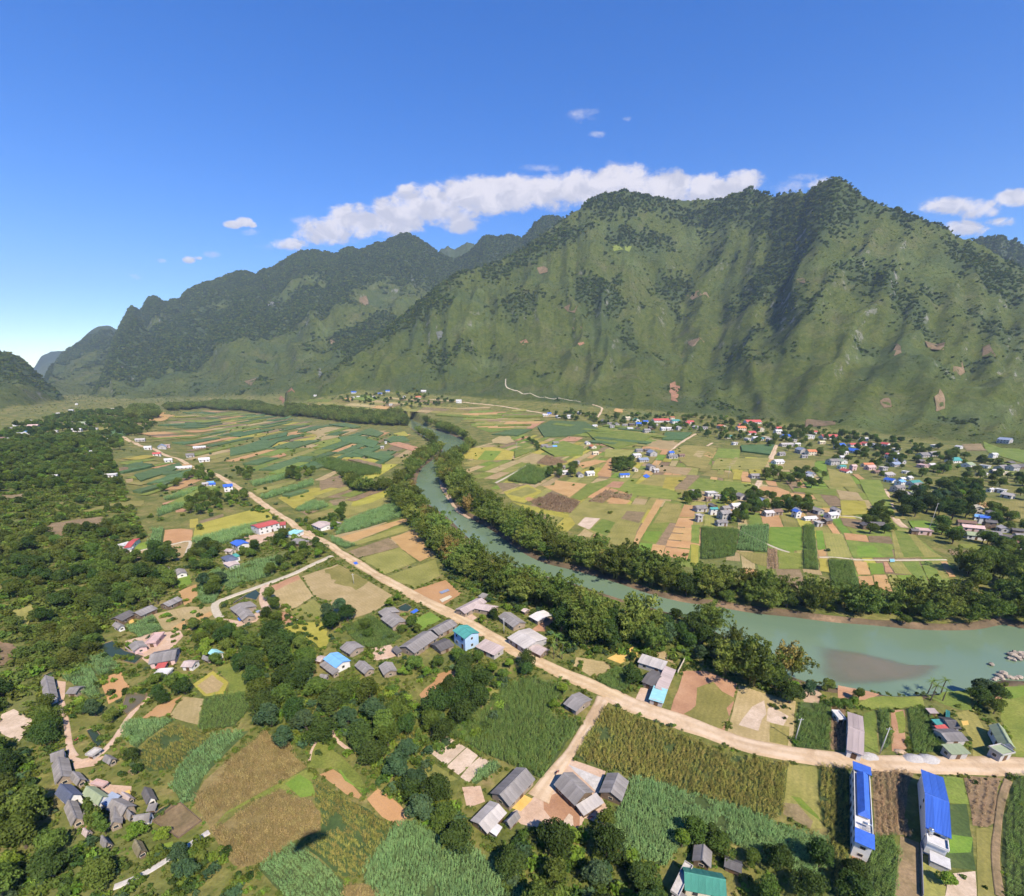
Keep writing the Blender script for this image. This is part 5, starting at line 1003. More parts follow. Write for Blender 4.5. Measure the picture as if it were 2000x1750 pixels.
# scars, terraces and crags on the mountain
def crag(pts, m, nm, jit=7.0):
    c = np.mean(pts, 0); patch(GP([tuple(c + (np.array(p) - c) * .8) for p in pts]), M[m], nm, off=.7, jit=jit)
for q, m in (([(1046, 522), (1060, 519), (1073, 523), (1070, 533), (1052, 538)], 'scar'), ([(1306, 748), (1318, 742), (1330, 752), (1322, 790), (1308, 786)], 'redscar'), ([(1115, 640), (1136, 638), (1140, 644), (1118, 648)], 'scar'), ([(1013, 668), (1030, 662), (1036, 668), (1018, 676)], 'redscar'), ([(1126, 672), (1142, 667), (1146, 676), (1130, 680)], 'redscar'), ([(1742, 672), (1756, 668), (1766, 690), (1748, 700)], 'scar'),
             ([(1806, 668), (1850, 668), (1846, 684), (1815, 682)], 'scar'), ([(1858, 712), (1885, 710), (1890, 728), (1862, 730)], 'scar'), ([(1554, 545), (1570, 540), (1572, 555), (1558, 558)], 'scar'), ([(545, 772), (575, 758), (582, 766), (566, 780), (540, 782)], 'redscar'), ([(640, 658), (658, 664), (650, 676)], 'scar'), ([(475, 745), (505, 737), (490, 755)], 'scar'), ([(1912, 680), (1930, 672), (1950, 700), (1930, 705)], 'scar'),
             ([(1822, 762), (1836, 754), (1850, 770), (1846, 806), (1828, 812)], 'scar'), ([(1710, 780), (1738, 775), (1745, 795), (1718, 798)], 'scar'), ([(1570, 815), (1630, 822), (1640, 832), (1560, 836)], 'scar'), ([(618, 722), (628, 718), (632, 735), (622, 738)], 'rockface'), ([(852, 650), (866, 646), (864, 660), (855, 668)], 'rockface'), ([(1200, 797), (1218, 800), (1214, 808), (1198, 806)], 'soil'), ([(1340, 665), (1364, 660), (1380, 668), (1350, 680)], 'scar'), ([(1100, 598), (1130, 596), (1124, 612), (1104, 610)], 'scar'),
             ([(505, 594), (548, 590), (552, 600), (510, 604)], 'rockface'), ([(444, 572), (452, 566), (452, 582), (444, 586)], 'rockface'), ([(308, 623), (316, 618), (314, 636)], 'rockface'), ([(700, 582), (716, 576), (722, 590), (706, 596)], 'scar'), ([(1190, 480), (1240, 482), (1236, 494), (1195, 492)], 'grass'), ([(1365, 445), (1410, 448), (1400, 456)], 'grass'), ([(1340, 575), (1385, 570), (1390, 585), (1350, 588)], 'scar')):
    crag(q, m, 'rock_outcrop' if m == 'rockface' else ('terrace' if m in ('soil', 'grass') else 'landslip'))
F('sand', 'P', [(858, 930), (872, 950), (888, 978), (905, 996), (925, 1006), (915, 1010), (893, 998), (876, 975), (860, 950)], jit=1.0, off=-1.25)

# ------------------------------------------------------------------ ponds
def pond(r, pts, m):
    P = wpoly([(*p[:2], 0) for p in GR(r, pts)], seed=3, jit=.5); c = P.mean(0)
    sheet('pond', P, .32, M[m]); ALLF.append(P * 1.0)
    edge = [p + (p - c) / np.linalg.norm(p - c) * .6 for p in P]; n = len(P)
    V = [(*p, .30) for p in P] + [(*(p + (p - c) / np.linalg.norm(p - c) * .25), .48) for p in P] + [(*p, -.05) for p in edge]
    f = [(k * n + i, k * n + (i + 1) % n, (k + 1) * n + (i + 1) % n, (k + 1) * n + i) for k in range(2) for i in range(n)]
    o = mesh_obj('pond_bank', V, f, M['brown']); tag(o, kind='structure')
pond('A', [(645, 52), (770, 12), (850, 80), (980, 112), (920, 165), (800, 128), (690, 100)], 'pond'); pond('A', [(870, 372), (1000, 372), (975, 420), (870, 508), (832, 480)], 'mudpond'); pond('A', [(592, 625), (650, 602), (718, 688), (670, 738), (642, 700)], 'pond'); pond('A', [(300, 245), (385, 205), (385, 235), (310, 262)], 'pond'); pond('M', [(20, 1110), (200, 1010), (225, 1040), (200, 1090), (120, 1070), (30, 1120)], 'pond'); pond('M', [(1305, 1150), (1370, 1120), (1425, 1150), (1380, 1180), (1330, 1175)], 'pond'); pond('A', [(1040, 1220), (1100, 1160), (1170, 1125), (1160, 1150), (1060, 1235)], 'pond'); pond('A', [(890, 900), (930, 870), (945, 890), (910, 915)], 'pond')

# ------------------------------------------------------------------ houses
def paint(name, c, rough=.8, var=.12, coord='obj', scale=.6, spec=.2, metal=0.0, rand=.08, stripe=None):
    lo = tuple(x * (1 - var) for x in c); hi = tuple(min(1, x * (1 + var)) for x in c)
    return mat(name, [(0.3, lo), (0.7, hi)], scale, 6, rough=rough, coord=coord, rand=rand, spec=spec, metal=metal, fine=(3.0, var * .7))
RF = {'grey': paint('roof_grey_fibre', (.235, .215, .20), .9, .28, rand=.16), 'dark': paint('roof_dark_fibre', (.125, .115, .11), .9, .25), 'light': paint('roof_light_sheet', (.44, .40, .365), .75, .22, rand=.12), 'white': paint('roof_white', (.54, .515, .49), .7, .12), 'teal': paint('roof_teal_sheet', (.065, .26, .23), .65, .2, spec=.25, rand=.1), 'green': paint('roof_green_sheet', (.055, .225, .165), .65, .2, spec=.25, rand=.1),
      'blue': paint('roof_blue_sheet', (.045, .125, .47), .6, .18, spec=.25, rand=.1), 'sky': paint('roof_sky_blue_sheet', (.16, .36, .68), .55, .1, spec=.3), 'aqua': paint('roof_aqua_sheet', (.26, .50, .52), .6, .1), 'red': paint('roof_red_sheet', (.46, .10, .085), .6, .15), 'orange': paint('roof_orange_tile', (.52, .19, .09), .75, .15), 'slate': paint('roof_slate_blue', (.10, .115, .165), .6, .12), 'sage': paint('roof_sage_sheet', (.27, .31, .19), .7, .12), 'rose': paint('roof_pinkish_sheet', (.42, .34, .31), .7, .16, rand=.12),
      'brown': paint('roof_brown_tile', (.20, .125, .09), .9, .2), 'pink': paint('roof_pink', (.52, .36, .32), .8, .12), 'cream': paint('roof_cream', (.60, .52, .36), .8, .1), 'bluegrey': paint('roof_blue_grey', (.24, .28, .36), .6, .12), 'concrete': M['concrete'], 'thatch': paint('roof_old_thatch', (.20, .17, .10), .95, .3)}
WL = {'white': paint('wall_whitewash', (.68, .65, .60), .9, .08), 'mud': paint('wall_mud_brick', (.30, .235, .175), .95, .2), 'grey': paint('wall_cement', (.42, .39, .36), .9, .12), 'wood': paint('wall_weathered_boards', (.17, .12, .08), .9, .2), 'blue': paint('wall_pale_blue', (.38, .52, .66), .85, .08), 'cream': paint('wall_cream', (.62, .54, .40), .9, .08), 'pink': paint('wall_pink', (.58, .40, .36), .9, .08), 'dkgrey': paint('wall_dark_grey', (.20, .20, .22), .9, .12)}
M['door'] = paint('door_wood', (.12, .07, .04), .7, .2); M['glass'] = paint('window_dark_glass', (.03, .035, .045), .15, .1, spec=.5); M['shadowcloth'] = paint('tarp_blue', (.05, .14, .55), .5, .15); M['steel'] = paint('steel', (.55, .56, .58), .3, .05, metal=.8); M['polecon'] = paint('pole_concrete', (.50, .47, .43), .9, .08); M['rubber'] = paint('rubber', (.02, .02, .02), .8, .1)

def sheet_mesh():
    """one corrugated roofing sheet, 1 x 1, laid in x (across) and y (down slope)"""
    n = 13; v = []; f = []
    for y in (0, 1):
        for i in range(n): v.append((i / (n - 1) * 1.04 - .02, y, .5 + .5 * math.cos(i / (n - 1) * 6 * 2 * math.pi)))
    for i in range(n - 1): f.append((i, i + 1, n + i + 1, n + i))
    return v, f
SHEETS = {}
def roof_sheet_data(m):
    if m.name not in SHEETS:
        v, f = sheet_mesh(); me = bpy.data.meshes.new('roof_sheet'); me.from_pydata(v, [], f); me.materials.append(m); SHEETS[m.name] = me
    return SHEETS[m.name]
WIN = {}
def unit_box(key, m):
    if (key, m.name) not in WIN:
        mb = MB(); mb.box(-.5, .5, -.5, .5, -.5, .5); o = mb.build(key, m, dolink=False); WIN[(key, m.name)] = o.data
    return WIN[(key, m.name)]
def fit(name, data, parent, loc, scale, rz=0.0):
    o = bpy.data.objects.new(name, data); link(o, parent); o.location = loc; o.scale = scale; o.rotation_euler = (0, 0, rz); return o
def openings(root, l, w, h, near, door=True, rr=None, storeys=1, sides=(-1, 1)):
    """doors and windows on the walls; each window has a frame and a pane"""
    sh = h / storeys
    for sy in sides:
        n = max(1, int(l / 3.2))
        for st in range(storeys):
            for i in range(n):
                x = (i + .5) / n * l - l / 2
                isdoor = door and st == 0 and i == n // 2
                z = st * sh + (sh * .40 if isdoor else sh * .55); ww, hh = (1.3, sh * .78) if isdoor else (1.1, sh * .38)
                if isdoor: fit('door', unit_box('door', M['door']), root, (x, sy * (w / 2 + .02), z), (ww, .08, hh))
                else:
                    fr = fit('window', unit_box('window', WL['cream']), root, (x, sy * (w / 2 + .01), z), (ww + .2, .06, hh + .2))
                    if near: fit('pane', unit_box('pane', M['glass']), fr, (0, sy * .55, 0), (.84, .5, .84))
                    else: fr.data = unit_box('window', M['glass'])
    for sx in (-1, 1):
        for st in range(storeys):
            fr = fit('window', unit_box('window', WL['cream'] if near else M['glass']), root, (sx * (l / 2 + .01), 0, st * sh + sh * .55), (.06, 1.2, sh * .4))
            if near: fit('pane', unit_box('pane', M['glass']), fr, (sx * .55, 0, 0), (.5, .82, .82))
HOUSES = []
def house(c, rz, l, w, h, rh, roof, wall, name, label, kind='gable', near=True, storeys=1, group=None, cat='house', sheets=True, over=.45, opn=True):
    """c: ground point of the middle; l along the ridge, w across; h eave height; rh ridge rise"""
    root = empty(name, c, rz); tag(root, label, cat, group)
    HOUSES.append((c[0], c[1], max(l, w) * .62))
    rm, wm = RF[roof], WL[wall]; mb = MB()
    if kind == 'gable':
        mb.box(-l / 2, l / 2, -w / 2, w / 2, -.6, h)
        for sx in (-1, 1): mb.poly([(sx * l / 2, -w / 2, h), (sx * l / 2, w / 2, h), (sx * l / 2, 0, h + rh)][::sx])
    elif kind == 'shed':
        mb.box(-l / 2, l / 2, -w / 2, w / 2, -.6, h - .05)
    else: mb.box(-l / 2, l / 2, -w / 2, w / 2, -.6, h - .02)
    mb.build('wall', wm, root)
    L2 = l / 2 + over
    if kind == 'gable':
        k = rh / (w / 2); W2 = w / 2 + over; ze = h - over * k + .06; zr = h + rh + .06
        rb = MB()
        for sy in (-1, 1): rb.slab([(-L2, sy * W2, ze), (L2, sy * W2, ze), (L2, 0, zr), (-L2, 0, zr)][::(1 if sy < 0 else -1)], .09)
        ro = rb.build('roof', rm, root)
        cb = MB(); cb.slab([(-L2 - .05, -.22, zr - .02), (L2 + .05, -.22, zr - .02), (L2 + .05, 0, zr + .10), (-L2 - .05, 0, zr + .10)], .05); cb.slab([(-L2 - .05, 0, zr + .10), (L2 + .05, 0, zr + .10), (L2 + .05, .22, zr - .02), (-L2 - .05, .22, zr - .02)], .05)
        cb.build('ridge_cap', rm, ro)
        if near and sheets:
            n = max(3, int(round(2 * L2 / 1.35))); sw = 2 * L2 / n; sl = math.hypot(W2, zr - ze); an = math.atan2(zr - ze, W2); data = roof_sheet_data(rm)
            for sy in (-1, 1):
                for i in range(n):
                    s = bpy.data.objects.new('roof_sheet', data); link(s, ro)
                    x0 = -L2 + i * sw; dz = random.uniform(.015, .05); sh = random.uniform(-.06, .08)
                    if sy < 0: s.location = (x0, -W2 + sh * .3 - .03, ze + dz); s.rotation_euler = (an, 0, random.uniform(-.006, .006))
                    else: s.location = (x0 + sw, W2 - sh * .3 + .03, ze + dz); s.rotation_euler = (an, 0, math.pi + random.uniform(-.006, .006))
                    s.scale = (sw, sl * (.985 + sh * .1), .05)
    elif kind == 'shed':
        W2 = w / 2 + over; z0 = h - .1; z1 = h + rh
        rb = MB(); rb.slab([(-L2, -W2, z0), (L2, -W2, z0), (L2, W2, z1), (-L2, W2, z1)], .09); ro = rb.build('roof', rm, root)
        gb = MB()
        for sx in (-1, 1): gb.poly([(sx * l / 2, -w / 2, h - .06), (sx * l / 2, w / 2, h - .06), (sx * l / 2, w / 2, h + rh - .25)][::sx])
        gb.poly([(-l / 2, w / 2, h - .06), (-l / 2, w / 2, h + rh - .25), (l / 2, w / 2, h + rh - .25), (l / 2, w / 2, h - .06)]); gb.build('gable', wm, root)
        if near and sheets:
            n = max(2, int(round(2 * L2 / 1.35))); sw = 2 * L2 / n; sl = math.hypot(2 * W2, z1 - z0); an = math.atan2(z1 - z0, 2 * W2); data = roof_sheet_data(rm)
            for i in range(n):
                s = bpy.data.objects.new('roof_sheet', data); link(s, ro); s.location = (-L2 + i * sw, -W2, z0 + random.uniform(.015, .05)); s.rotation_euler = (an, 0, random.uniform(-.006, .006)); s.scale = (sw, sl, .05)
    elif kind == 'flat':
        rb = MB(); rb.box(-L2, L2, -w / 2 - over, w / 2 + over, h, h + .2); ro = rb.build('roof', rm, root)
        pb = MB(); t = .15; W2 = w / 2 + over
        pb.box(-L2 + .02, L2 - .02, -W2 + .02, -W2 + t, h + .2, h + .6); pb.box(-L2 + .02, L2 - .02, W2 - t, W2 - .02, h + .2, h + .6); pb.box(-L2 + .02, -L2 + t, -W2 + t, W2 - t, h + .2, h + .6); pb.box(L2 - t, L2 - .02, -W2 + t, W2 - t, h + .2, h + .6); pb.build('parapet', wm, ro)
    elif kind == 'hip':
        W2 = w / 2 + over; d = min(W2, L2 * .8); ze = h; zr = h + rh; rb = MB()
        for q in ([(-L2, -W2, ze), (L2, -W2, ze), (L2 - d, 0, zr), (-L2 + d, 0, zr)], [(L2, W2, ze), (-L2, W2, ze), (-L2 + d, 0, zr), (L2 - d, 0, zr)], [(L2, -W2, ze), (L2, W2, ze), (L2 - d, 0, zr)], [(-L2, W2, ze), (-L2, -W2, ze), (-L2 + d, 0, zr)]): rb.slab(q, .1)
        ro = rb.build('roof', rm, root)
    if opn: openings(root, l, w, h, near, storeys=storeys)
    return root
def H3(r, A, B, C, h, rh, roof, wall, label, kind='gable', name='house', storeys=1, cat='house', **kw):
    """house from three eave corners read off the picture (A to B runs along the ridge, or across it)"""
    cross = kw.pop('cross', False)
    if storeys == 1: h *= .82
    z0 = float(ground(*PX(r, *[(A[i] + C[i]) / 2 for i in (0, 1)]))[2])
    a, b, c = (plane(*PX(r, *p), z=z0 + h)[:2] for p in (A, B, C))
    d = b - a; l = np.linalg.norm(d); u = d / l; n = np.array((-u[1], u[0])); wv = (c - b) @ n; w = abs(wv)
    cen = a + d / 2 + n * wv / 2; ov = kw.pop('over', .4)
    if cross: l, w = w, l; u = np.array((-u[1], u[0]))
    return house((cen[0], cen[1], z0), math.atan2(u[1], u[0]), l - 2 * ov, w - 2 * ov, h, rh, roof, wall, name, label, kind, storeys=storeys, cat=cat, over=ov, **kw), l, w
# --- farm by the track, centre foreground
H3('C', (285, 985), (430, 1130), (565, 1040), 2.9, 1.9, 'grey', 'wood', 'large grey gabled farmhouse beside the red earth yard at the track end')
H3('C', (490, 1200), (630, 1110), (585, 1045), 2.0, .5, 'light', 'wood', 'low pale lean-to joined to the large grey farmhouse', 'shed', 'lean_to', cat='shed')
H3('C', (595, 1040), (650, 908), (808, 940), 2.6, 1.4, 'grey', 'wood', 'square grey barn between the farmhouse and the cane field', name='barn', cat='barn')
H3('C', (-150, 1045), (30, 868), (165, 945), 2.8, 1.7, 'grey', 'mud', 'grey gabled house left of the yellow grain mat')
H3('B', (1465, 1232), (1600, 1098), (1725, 1170), 2.3, 1.0, 'light', 'wood', 'pale sheet roofed shed below the grey house by the grain mat', name='shed', cat='shed')
H3('B', (1570, 1300), (1612, 1240), (1682, 1282), 1.8, .5, 'white', 'grey', 'tiny whitish lean-to at the corner of the pale shed', 'shed', 'lean_to', cat='shed')
H3('C', (-60, 1240), (10, 1168), (72, 1192), 2.2, .9, 'grey', 'mud', 'small grey roofed hut above the dark wood at the bottom', name='hut', cat='hut')
H3('C', (350, 435), (440, 490), (520, 390), 2.6, 1.1, 'grey', 'mud', 'grey roofed hut among trees at the road bend', name='hut', cat='hut')
# --- flat roofed group by the road
H3('C', (858, 150), (1035, 206), (1076, 158), 3.2, .5, 'light', 'grey', 'long pale roofed wing behind the dark square roof', 'shed')
H3('C', (975, 332), (1045, 182), (1128, 190), 3.0, .4, 'rose', 'grey', 'narrow pinkish roofed wing running to the road', 'shed')
H3('C', (885, 285), (970, 320), (1022, 226), 2.7, 1.0, 'dark', 'mud', 'dark square tiled roof enclosed by two pale wings')
H3('C', (935, 402), (1035, 432), (1072, 346), 2.8, .4, 'aqua', 'grey', 'aqua roofed front room at the roadside', 'shed', sheets=False)
# --- green roof at the bottom edge
H3('C', (1182, 1705), (1470, 1762), (1512, 1606), 3.6, 1.6, 'green', 'cream', 'green sheet roofed house at the bottom edge')
H3('C', (1080, 1722), (1180, 1516), (1245, 1536), 3.4, 0, 'concrete', 'grey', 'flat concrete roofed annex beside the green roof', 'flat', 'annex', cat='annex')
H3('C', (1080, 1775), (1115, 1700), (1290, 1752), 2.2, .4, 'grey', 'grey', 'low grey shed in front of the flat concrete annex', 'shed', 'shed', cat='shed')
H3('C', (1232, 1505), (1245, 1398), (1372, 1416), 2.4, 1.2, 'grey', 'wood', 'small grey gabled hut above the green roof', name='hut', cat='hut')
H3('C', (1450, 1545), (1570, 1592), (1622, 1532), 2.2, .7, 'dark', 'wood', 'dark ragged shed right of the green roof', name='shed', cat='shed')
# --- plots along the river road
H3('D', (538, 750), (543, 490), (648, 498), 3.6, 1.2, 'rose', 'white', 'narrow house with pinkish sheet roof north of the road', name='house', cross=True)
H3('D', (480, 545), (535, 548), (535, 490), 2.4, .2, 'white', 'white', 'small white box annex beside the pinkish roof', 'flat', 'annex', cat='annex')
H3('D', (1228, 692), (1372, 688), (1332, 602), 3.0, .7, 'grey', 'grey', 'grey patched roof in the cluster by the river road')
H3('D', (1242, 600), (1325, 606), (1302, 532), 2.8, .8, 'dark', 'grey', 'dark roof at the river end of the patched cluster')
H3('D', (1172, 622), (1246, 612), (1240, 578), 2.4, .4, 'red', 'grey', 'small red roofed shed in the patched cluster', 'shed', 'shed', cat='shed')
H3('D', (1152, 578), (1240, 574), (1234, 542), 2.5, .3, 'teal', 'grey', 'small teal roofed shed in the patched cluster', 'shed', 'shed', cat='shed')
H3('D', (1257, 782), (1390, 776), (1386, 710), 3.2, .4, 'sage', 'grey', 'sage green awning roof facing the road in the patched cluster', 'shed', 'awning_house', cat='house')
H3('D', (1215, 530), (1245, 540), (1240, 490), 2.2, .3, 'teal', 'grey', 'tiny teal lean-to by the riverside garden', 'shed', 'lean_to', cat='shed')
H3('D', (1110, 500), (1170, 500), (1165, 470), 2.0, .3, 'rose', 'wood', 'tiny pinkish hut at the riverside garden edge', 'shed', 'hut', cat='hut')
H3('D', (1510, 578), (1582, 712), (1668, 692), 3.6, 1.3, 'sage', 'white', 'long sage roofed house at the right edge by the river')
H3('D', (1602, 796), (1690, 776), (1668, 696), 3.4, .2, 'sage', 'grey', 'boxy sage porch at the road end of the long sage house', 'flat', 'porch', cat='porch')
# --- teal roof row, middle
H3('M', (1735, 1326), (1830, 1392), (1916, 1322), 6.2, 1.1, 'teal', 'blue', 'tall teal roofed house with pale blue walls at the ochre road', storeys=2)
H3('M', (1312, 1456), (1502, 1332), (1602, 1392), 2.8, 1.6, 'grey', 'mud', 'longest grey gabled farmhouse beside the teal roofed house')
H3('M', (1257, 1470), (1302, 1512), (1348, 1496), 2.2, .6, 'dark', 'mud', 'small dark annex at the left end of the longest farmhouse', 'shed', 'annex', cat='annex')
H3('M', (1540, 1322), (1690, 1242), (1746, 1296), 2.8, 1.3, 'grey', 'mud', 'grey gabled house between the longest farmhouse and the road')
H3('M', (1642, 1490), (1752, 1440), (1700, 1372), 2.4, .9, 'dark', 'mud', 'dark roofed hut in front of the teal roofed house', name='hut', cat='hut')
H3('M', (1172, 1232), (1265, 1302), (1322, 1212), 2.8, 1.3, 'grey', 'mud', 'grey hipped farmhouse by the small pond at the road')
H3('M', (1150, 1182), (1200, 1222), (1290, 1150), 2.5, .9, 'grey', 'mud', 'rear grey wing of the farmhouse by the small pond', name='annex', cat='annex')
H3('B', (458, 130), (545, 192), (632, 130), 3.4, 1.0, 'sky', 'white', 'bright sky blue roofed house at the edge of the dark wood')
H3('B', (432, 168), (525, 238), (548, 196), 2.4, .5, 'grey', 'mud', 'grey lean-to along the front of the sky blue roof', 'shed', 'lean_to', cat='shed')
H3('B', (428, 255), (480, 262), (500, 235), 2.0, .5, 'grey', 'mud', 'tiny grey hut below the sky blue roof', name='hut', cat='hut'); H3('B', (398, 140), (440, 150), (460, 108), 2.0, .5, 'rose', 'mud', 'tiny pinkish hut left of the sky blue roof', name='hut', cat='hut')
H3('B', (570, 55), (640, 98), (745, 48), 2.6, 1.2, 'grey', 'mud', 'grey gabled house behind the sky blue roof'); H3('B', (672, 172), (742, 232), (792, 182), 2.4, 1.0, 'grey', 'mud', 'grey hut right of the sky blue roof', name='hut', cat='hut'); H3('B', (838, 178), (872, 240), (950, 182), 2.4, 1.0, 'grey', 'mud', 'grey hut below the left end of the longest farmhouse', name='hut', cat='hut')
H3('N', (110, 1450), (262, 1520), (332, 1460), 3.0, .5, 'rose', 'grey', 'pinkish roofed house just below the teal roof', 'shed')
# --- pale roofs across the ochre road
H3('M', (1752, 1162), (1925, 1072), (1985, 1112), 3.0, 1.1, 'rose', 'mud', 'long pinkish roofed house left of the bamboo at the ochre road'); H3('N', (100, 1152), (255, 1182), (292, 1135), 3.0, 1.0, 'rose', 'mud', 'pinkish roofed wing joined to the long house by the bamboo', name='annex', cat='annex'); H3('N', (135, 1058), (180, 1072), (192, 1042), 2.2, .4, 'grey', 'wood', 'tiny grey shed at the foot of the bamboo', 'shed', 'shed', cat='shed')
H3('N', (290, 1216), (410, 1302), (492, 1252), 2.8, 1.2, 'grey', 'mud', 'dark grey gabled house above the big pale barn'); H3('N', (530, 1216), (602, 1256), (692, 1190), 2.6, .6, 'white', 'mud', 'whitish roofed shed at the edge of the bamboo', name='shed', cat='shed'); H3('N', (470, 1170), (500, 1185), (540, 1165), 2.2, .5, 'rose', 'wood', 'tiny pinkish shed behind the whitish roof', name='shed', cat='shed')
H3('N', (362, 1382), (500, 1472), (612, 1350), 3.6, 1.0, 'light', 'grey', 'big pale roofed barn on the ochre roadside', name='barn', cat='barn'); H3('N', (512, 1466), (622, 1522), (702, 1480), 2.4, .8, 'rose', 'wood', 'collapsed looking pinkish shed at the end of the big pale barn', name='shed', cat='shed')
# --- homesteads on the left
H3('A', (302, 420), (276, 278), (368, 266), 2.7, 1.4, 'grey', 'white', 'grey gabled house with white front at the left wood edge'); H3('A', (445, 366), (515, 366), (510, 314), 2.3, .8, 'grey', 'mud', 'small grey hut across the yard from the white fronted house', name='hut', cat='hut')
H3('A', (345, 836), (440, 802), (428, 743), 2.4, 1.0, 'grey', 'white', 'topmost grey house of the lower left homestead row'); H3('A', (374, 985), (350, 852), (470, 812), 2.7, 1.4, 'grey', 'mud', 'broad grey gabled house in the lower left homestead row')
H3('A', (370, 1046), (452, 1122), (560, 1046), 3.4, 1.5, 'slate', 'white', 'dark slate blue roofed house in the lower left homestead'); H3('A', (556, 1052), (666, 1126), (726, 1046), 3.2, 1.2, 'sage', 'white', 'sage green roofed house in the lower left homestead'); H3('A', (682, 1112), (742, 1142), (800, 1062), 2.8, .7, 'bluegrey', 'grey', 'pale blue grey roofed wing beside the sage roof', 'shed', 'annex', cat='annex')
H3('A', (722, 1152), (826, 1206), (902, 1112), 2.8, 1.3, 'grey', 'mud', 'grey gabled house right of the tall poplar'); H3('A', (736, 1286), (746, 1182), (836, 1202), 2.5, 1.1, 'grey', 'mud', 'lower grey wing right of the tall poplar', name='annex', cat='annex'); H3('A', (482, 1270), (432, 1142), (522, 1092), 2.7, 1.2, 'grey', 'mud', 'grey gabled house left of the tall poplar')
H3('A', (902, 1256), (1016, 1238), (1000, 1178), 2.5, 1.0, 'grey', 'white', 'grey roofed house with white end right of the homestead yard'); H3('A', (1000, 1120), (962, 1042), (1032, 1008), 2.4, 1.0, 'dark', 'white', 'dark roofed hut at the dry corn edge', name='hut', cat='hut'); H3('A', (996, 1172), (1060, 1162), (1042, 1128), 2.0, .5, 'grey', 'white', 'tiny grey lean-to beside the dark roofed hut', 'shed', 'lean_to', cat='shed')
H3('A', (676, 1372), (712, 1422), (766, 1386), 2.3, .9, 'grey', 'mud', 'small grey hut below the homestead, left one', name='hut', cat='hut'); H3('A', (552, 1312), (582, 1340), (632, 1310), 2.0, .5, 'rose', 'mud', 'tiny pinkish hut at the lower wood edge', name='hut', cat='hut'); H3('A', (896, 1406), (936, 1482), (1006, 1440), 2.2, 1.0, 'thatch', 'wood', 'mossy thatched hut with a yellow creeper', name='hut', cat='hut'); H3('A', (696, 816), (742, 846), (768, 790), 2.2, .8, 'grey', 'mud', 'small grey hut at the bend of the village lane', name='hut', cat='hut')
H3('A', (582, 790), (630, 800), (625, 735), 1.8, .3, 'concrete', 'grey', 'small concrete box hut on the lane by the dark pond', 'flat', 'hut', cat='hut'); H3('A', (620, 990), (700, 1010), (720, 970), 1.6, .2, 'pink', 'pink', 'low pink walled shed in the homestead yard', 'flat', 'shed', cat='shed')
H3('A', (1012, 166), (1196, 132), (1162, 62), 3.0, 1.5, 'grey', 'pink', 'broad grey roofed house behind the pink forecourt'); H3('A', (1058, 195), (1126, 186), (1118, 158), 2.4, .3, 'red', 'pink', 'small red roofed porch on the pink forecourt', 'shed', 'porch', cat='porch'); H3('A', (1232, 182), (1312, 186), (1292, 136), 2.4, .9, 'rose', 'white', 'small pinkish hut right of the pink forecourt', name='hut', cat='hut'); H3('A', (1030, 260), (1130, 255), (1120, 200), 1.4, .1, 'white', 'white', 'low white forecourt terrace below the red porch', 'flat', 'terrace_house', cat='terrace')
H3('L', (1002, 1442), (1040, 1490), (1140, 1432), 2.6, .9, 'grey', 'pink', 'grey roofed shed at the corner of the green pond', name='shed', cat='shed'); H3('L', (1132, 1432), (1220, 1422), (1200, 1352), 2.6, .1, 'pink', 'pink', 'flat pink roofed room beside the green pond', 'flat', 'annex', cat='annex')
H3('A', (1420, 88), (1470, 114), (1532, 86), 2.8, .8, 'aqua', 'white', 'small pale aqua roofed house in front of the dark wood'); H3('A', (1376, 122), (1420, 140), (1444, 122), 2.2, .7, 'grey', 'mud', 'small grey hut left of the pale aqua roof', name='hut', cat='hut')
H3('L', (850, 1242), (965, 1182), (1005, 1222), 2.8, 1.2, 'dark', 'wood', 'leftmost dark long house of three at the forest edge'); H3('L', (1016, 1196), (1150, 1137), (1190, 1172), 2.8, 1.2, 'grey', 'wood', 'middle long house of three at the forest edge'); H3('L', (1240, 1127), (1356, 1072), (1376, 1108), 2.8, 1.2, 'grey', 'wood', 'rightmost long house of three at the forest edge'); H3('L', (872, 1284), (920, 1312), (962, 1280), 2.4, .7, 'grey', 'white', 'small grey hut before the leftmost long house', name='hut', cat='hut')
H3('L', (1352, 862), (1376, 896), (1446, 852), 2.6, .9, 'grey', 'white', 'grey roofed hut beside the yellow flowering plot', name='hut', cat='hut'); H3('L', (1224, 852), (1276, 852), (1270, 822), 2.4, .6, 'brown', 'cream', 'tiny cream hut with brown roof inside the left wood', name='hut', cat='hut')
H3('L', (966, 682), (1022, 676), (1012, 614), 3.2, .8, 'red', 'white', 'white house with a bright red roof at the left wood edge'); H3('L', (918, 660), (964, 668), (962, 630), 2.8, .2, 'white', 'white', 'white flat annex left of the bright red roof', 'flat', 'annex', cat='annex'); H3('L', (966, 700), (1030, 694), (1024, 680), 2.2, .1, 'bluegrey', 'white', 'low grey porch below the bright red roof', 'flat', 'porch', cat='porch')
H3('L', (1796, 640), (1852, 668), (1918, 628), 4.0, .9, 'blue', 'white', 'white house with a vivid blue roof in the left hamlet'); H3('L', (1722, 755), (1772, 790), (1842, 752), 3.2, 1.6, 'slate', 'white', 'dark slate hipped roof house in the left hamlet', 'hip'); H3('L', (1800, 738), (1832, 760), (1868, 742), 3.0, .5, 'teal', 'white', 'teal roofed wing beside the dark slate hipped roof', 'shed', 'annex', cat='annex'); H3('L', (1746, 705), (1800, 712), (1830, 690), 2.6, .7, 'rose', 'cream', 'pinkish hut between the blue and slate roofs', name='hut', cat='hut'); H3('L', (1740, 800), (1790, 830), (1850, 790), 2.4, .6, 'rose', 'white', 'pale low shed below the dark slate roof', name='shed', cat='shed')
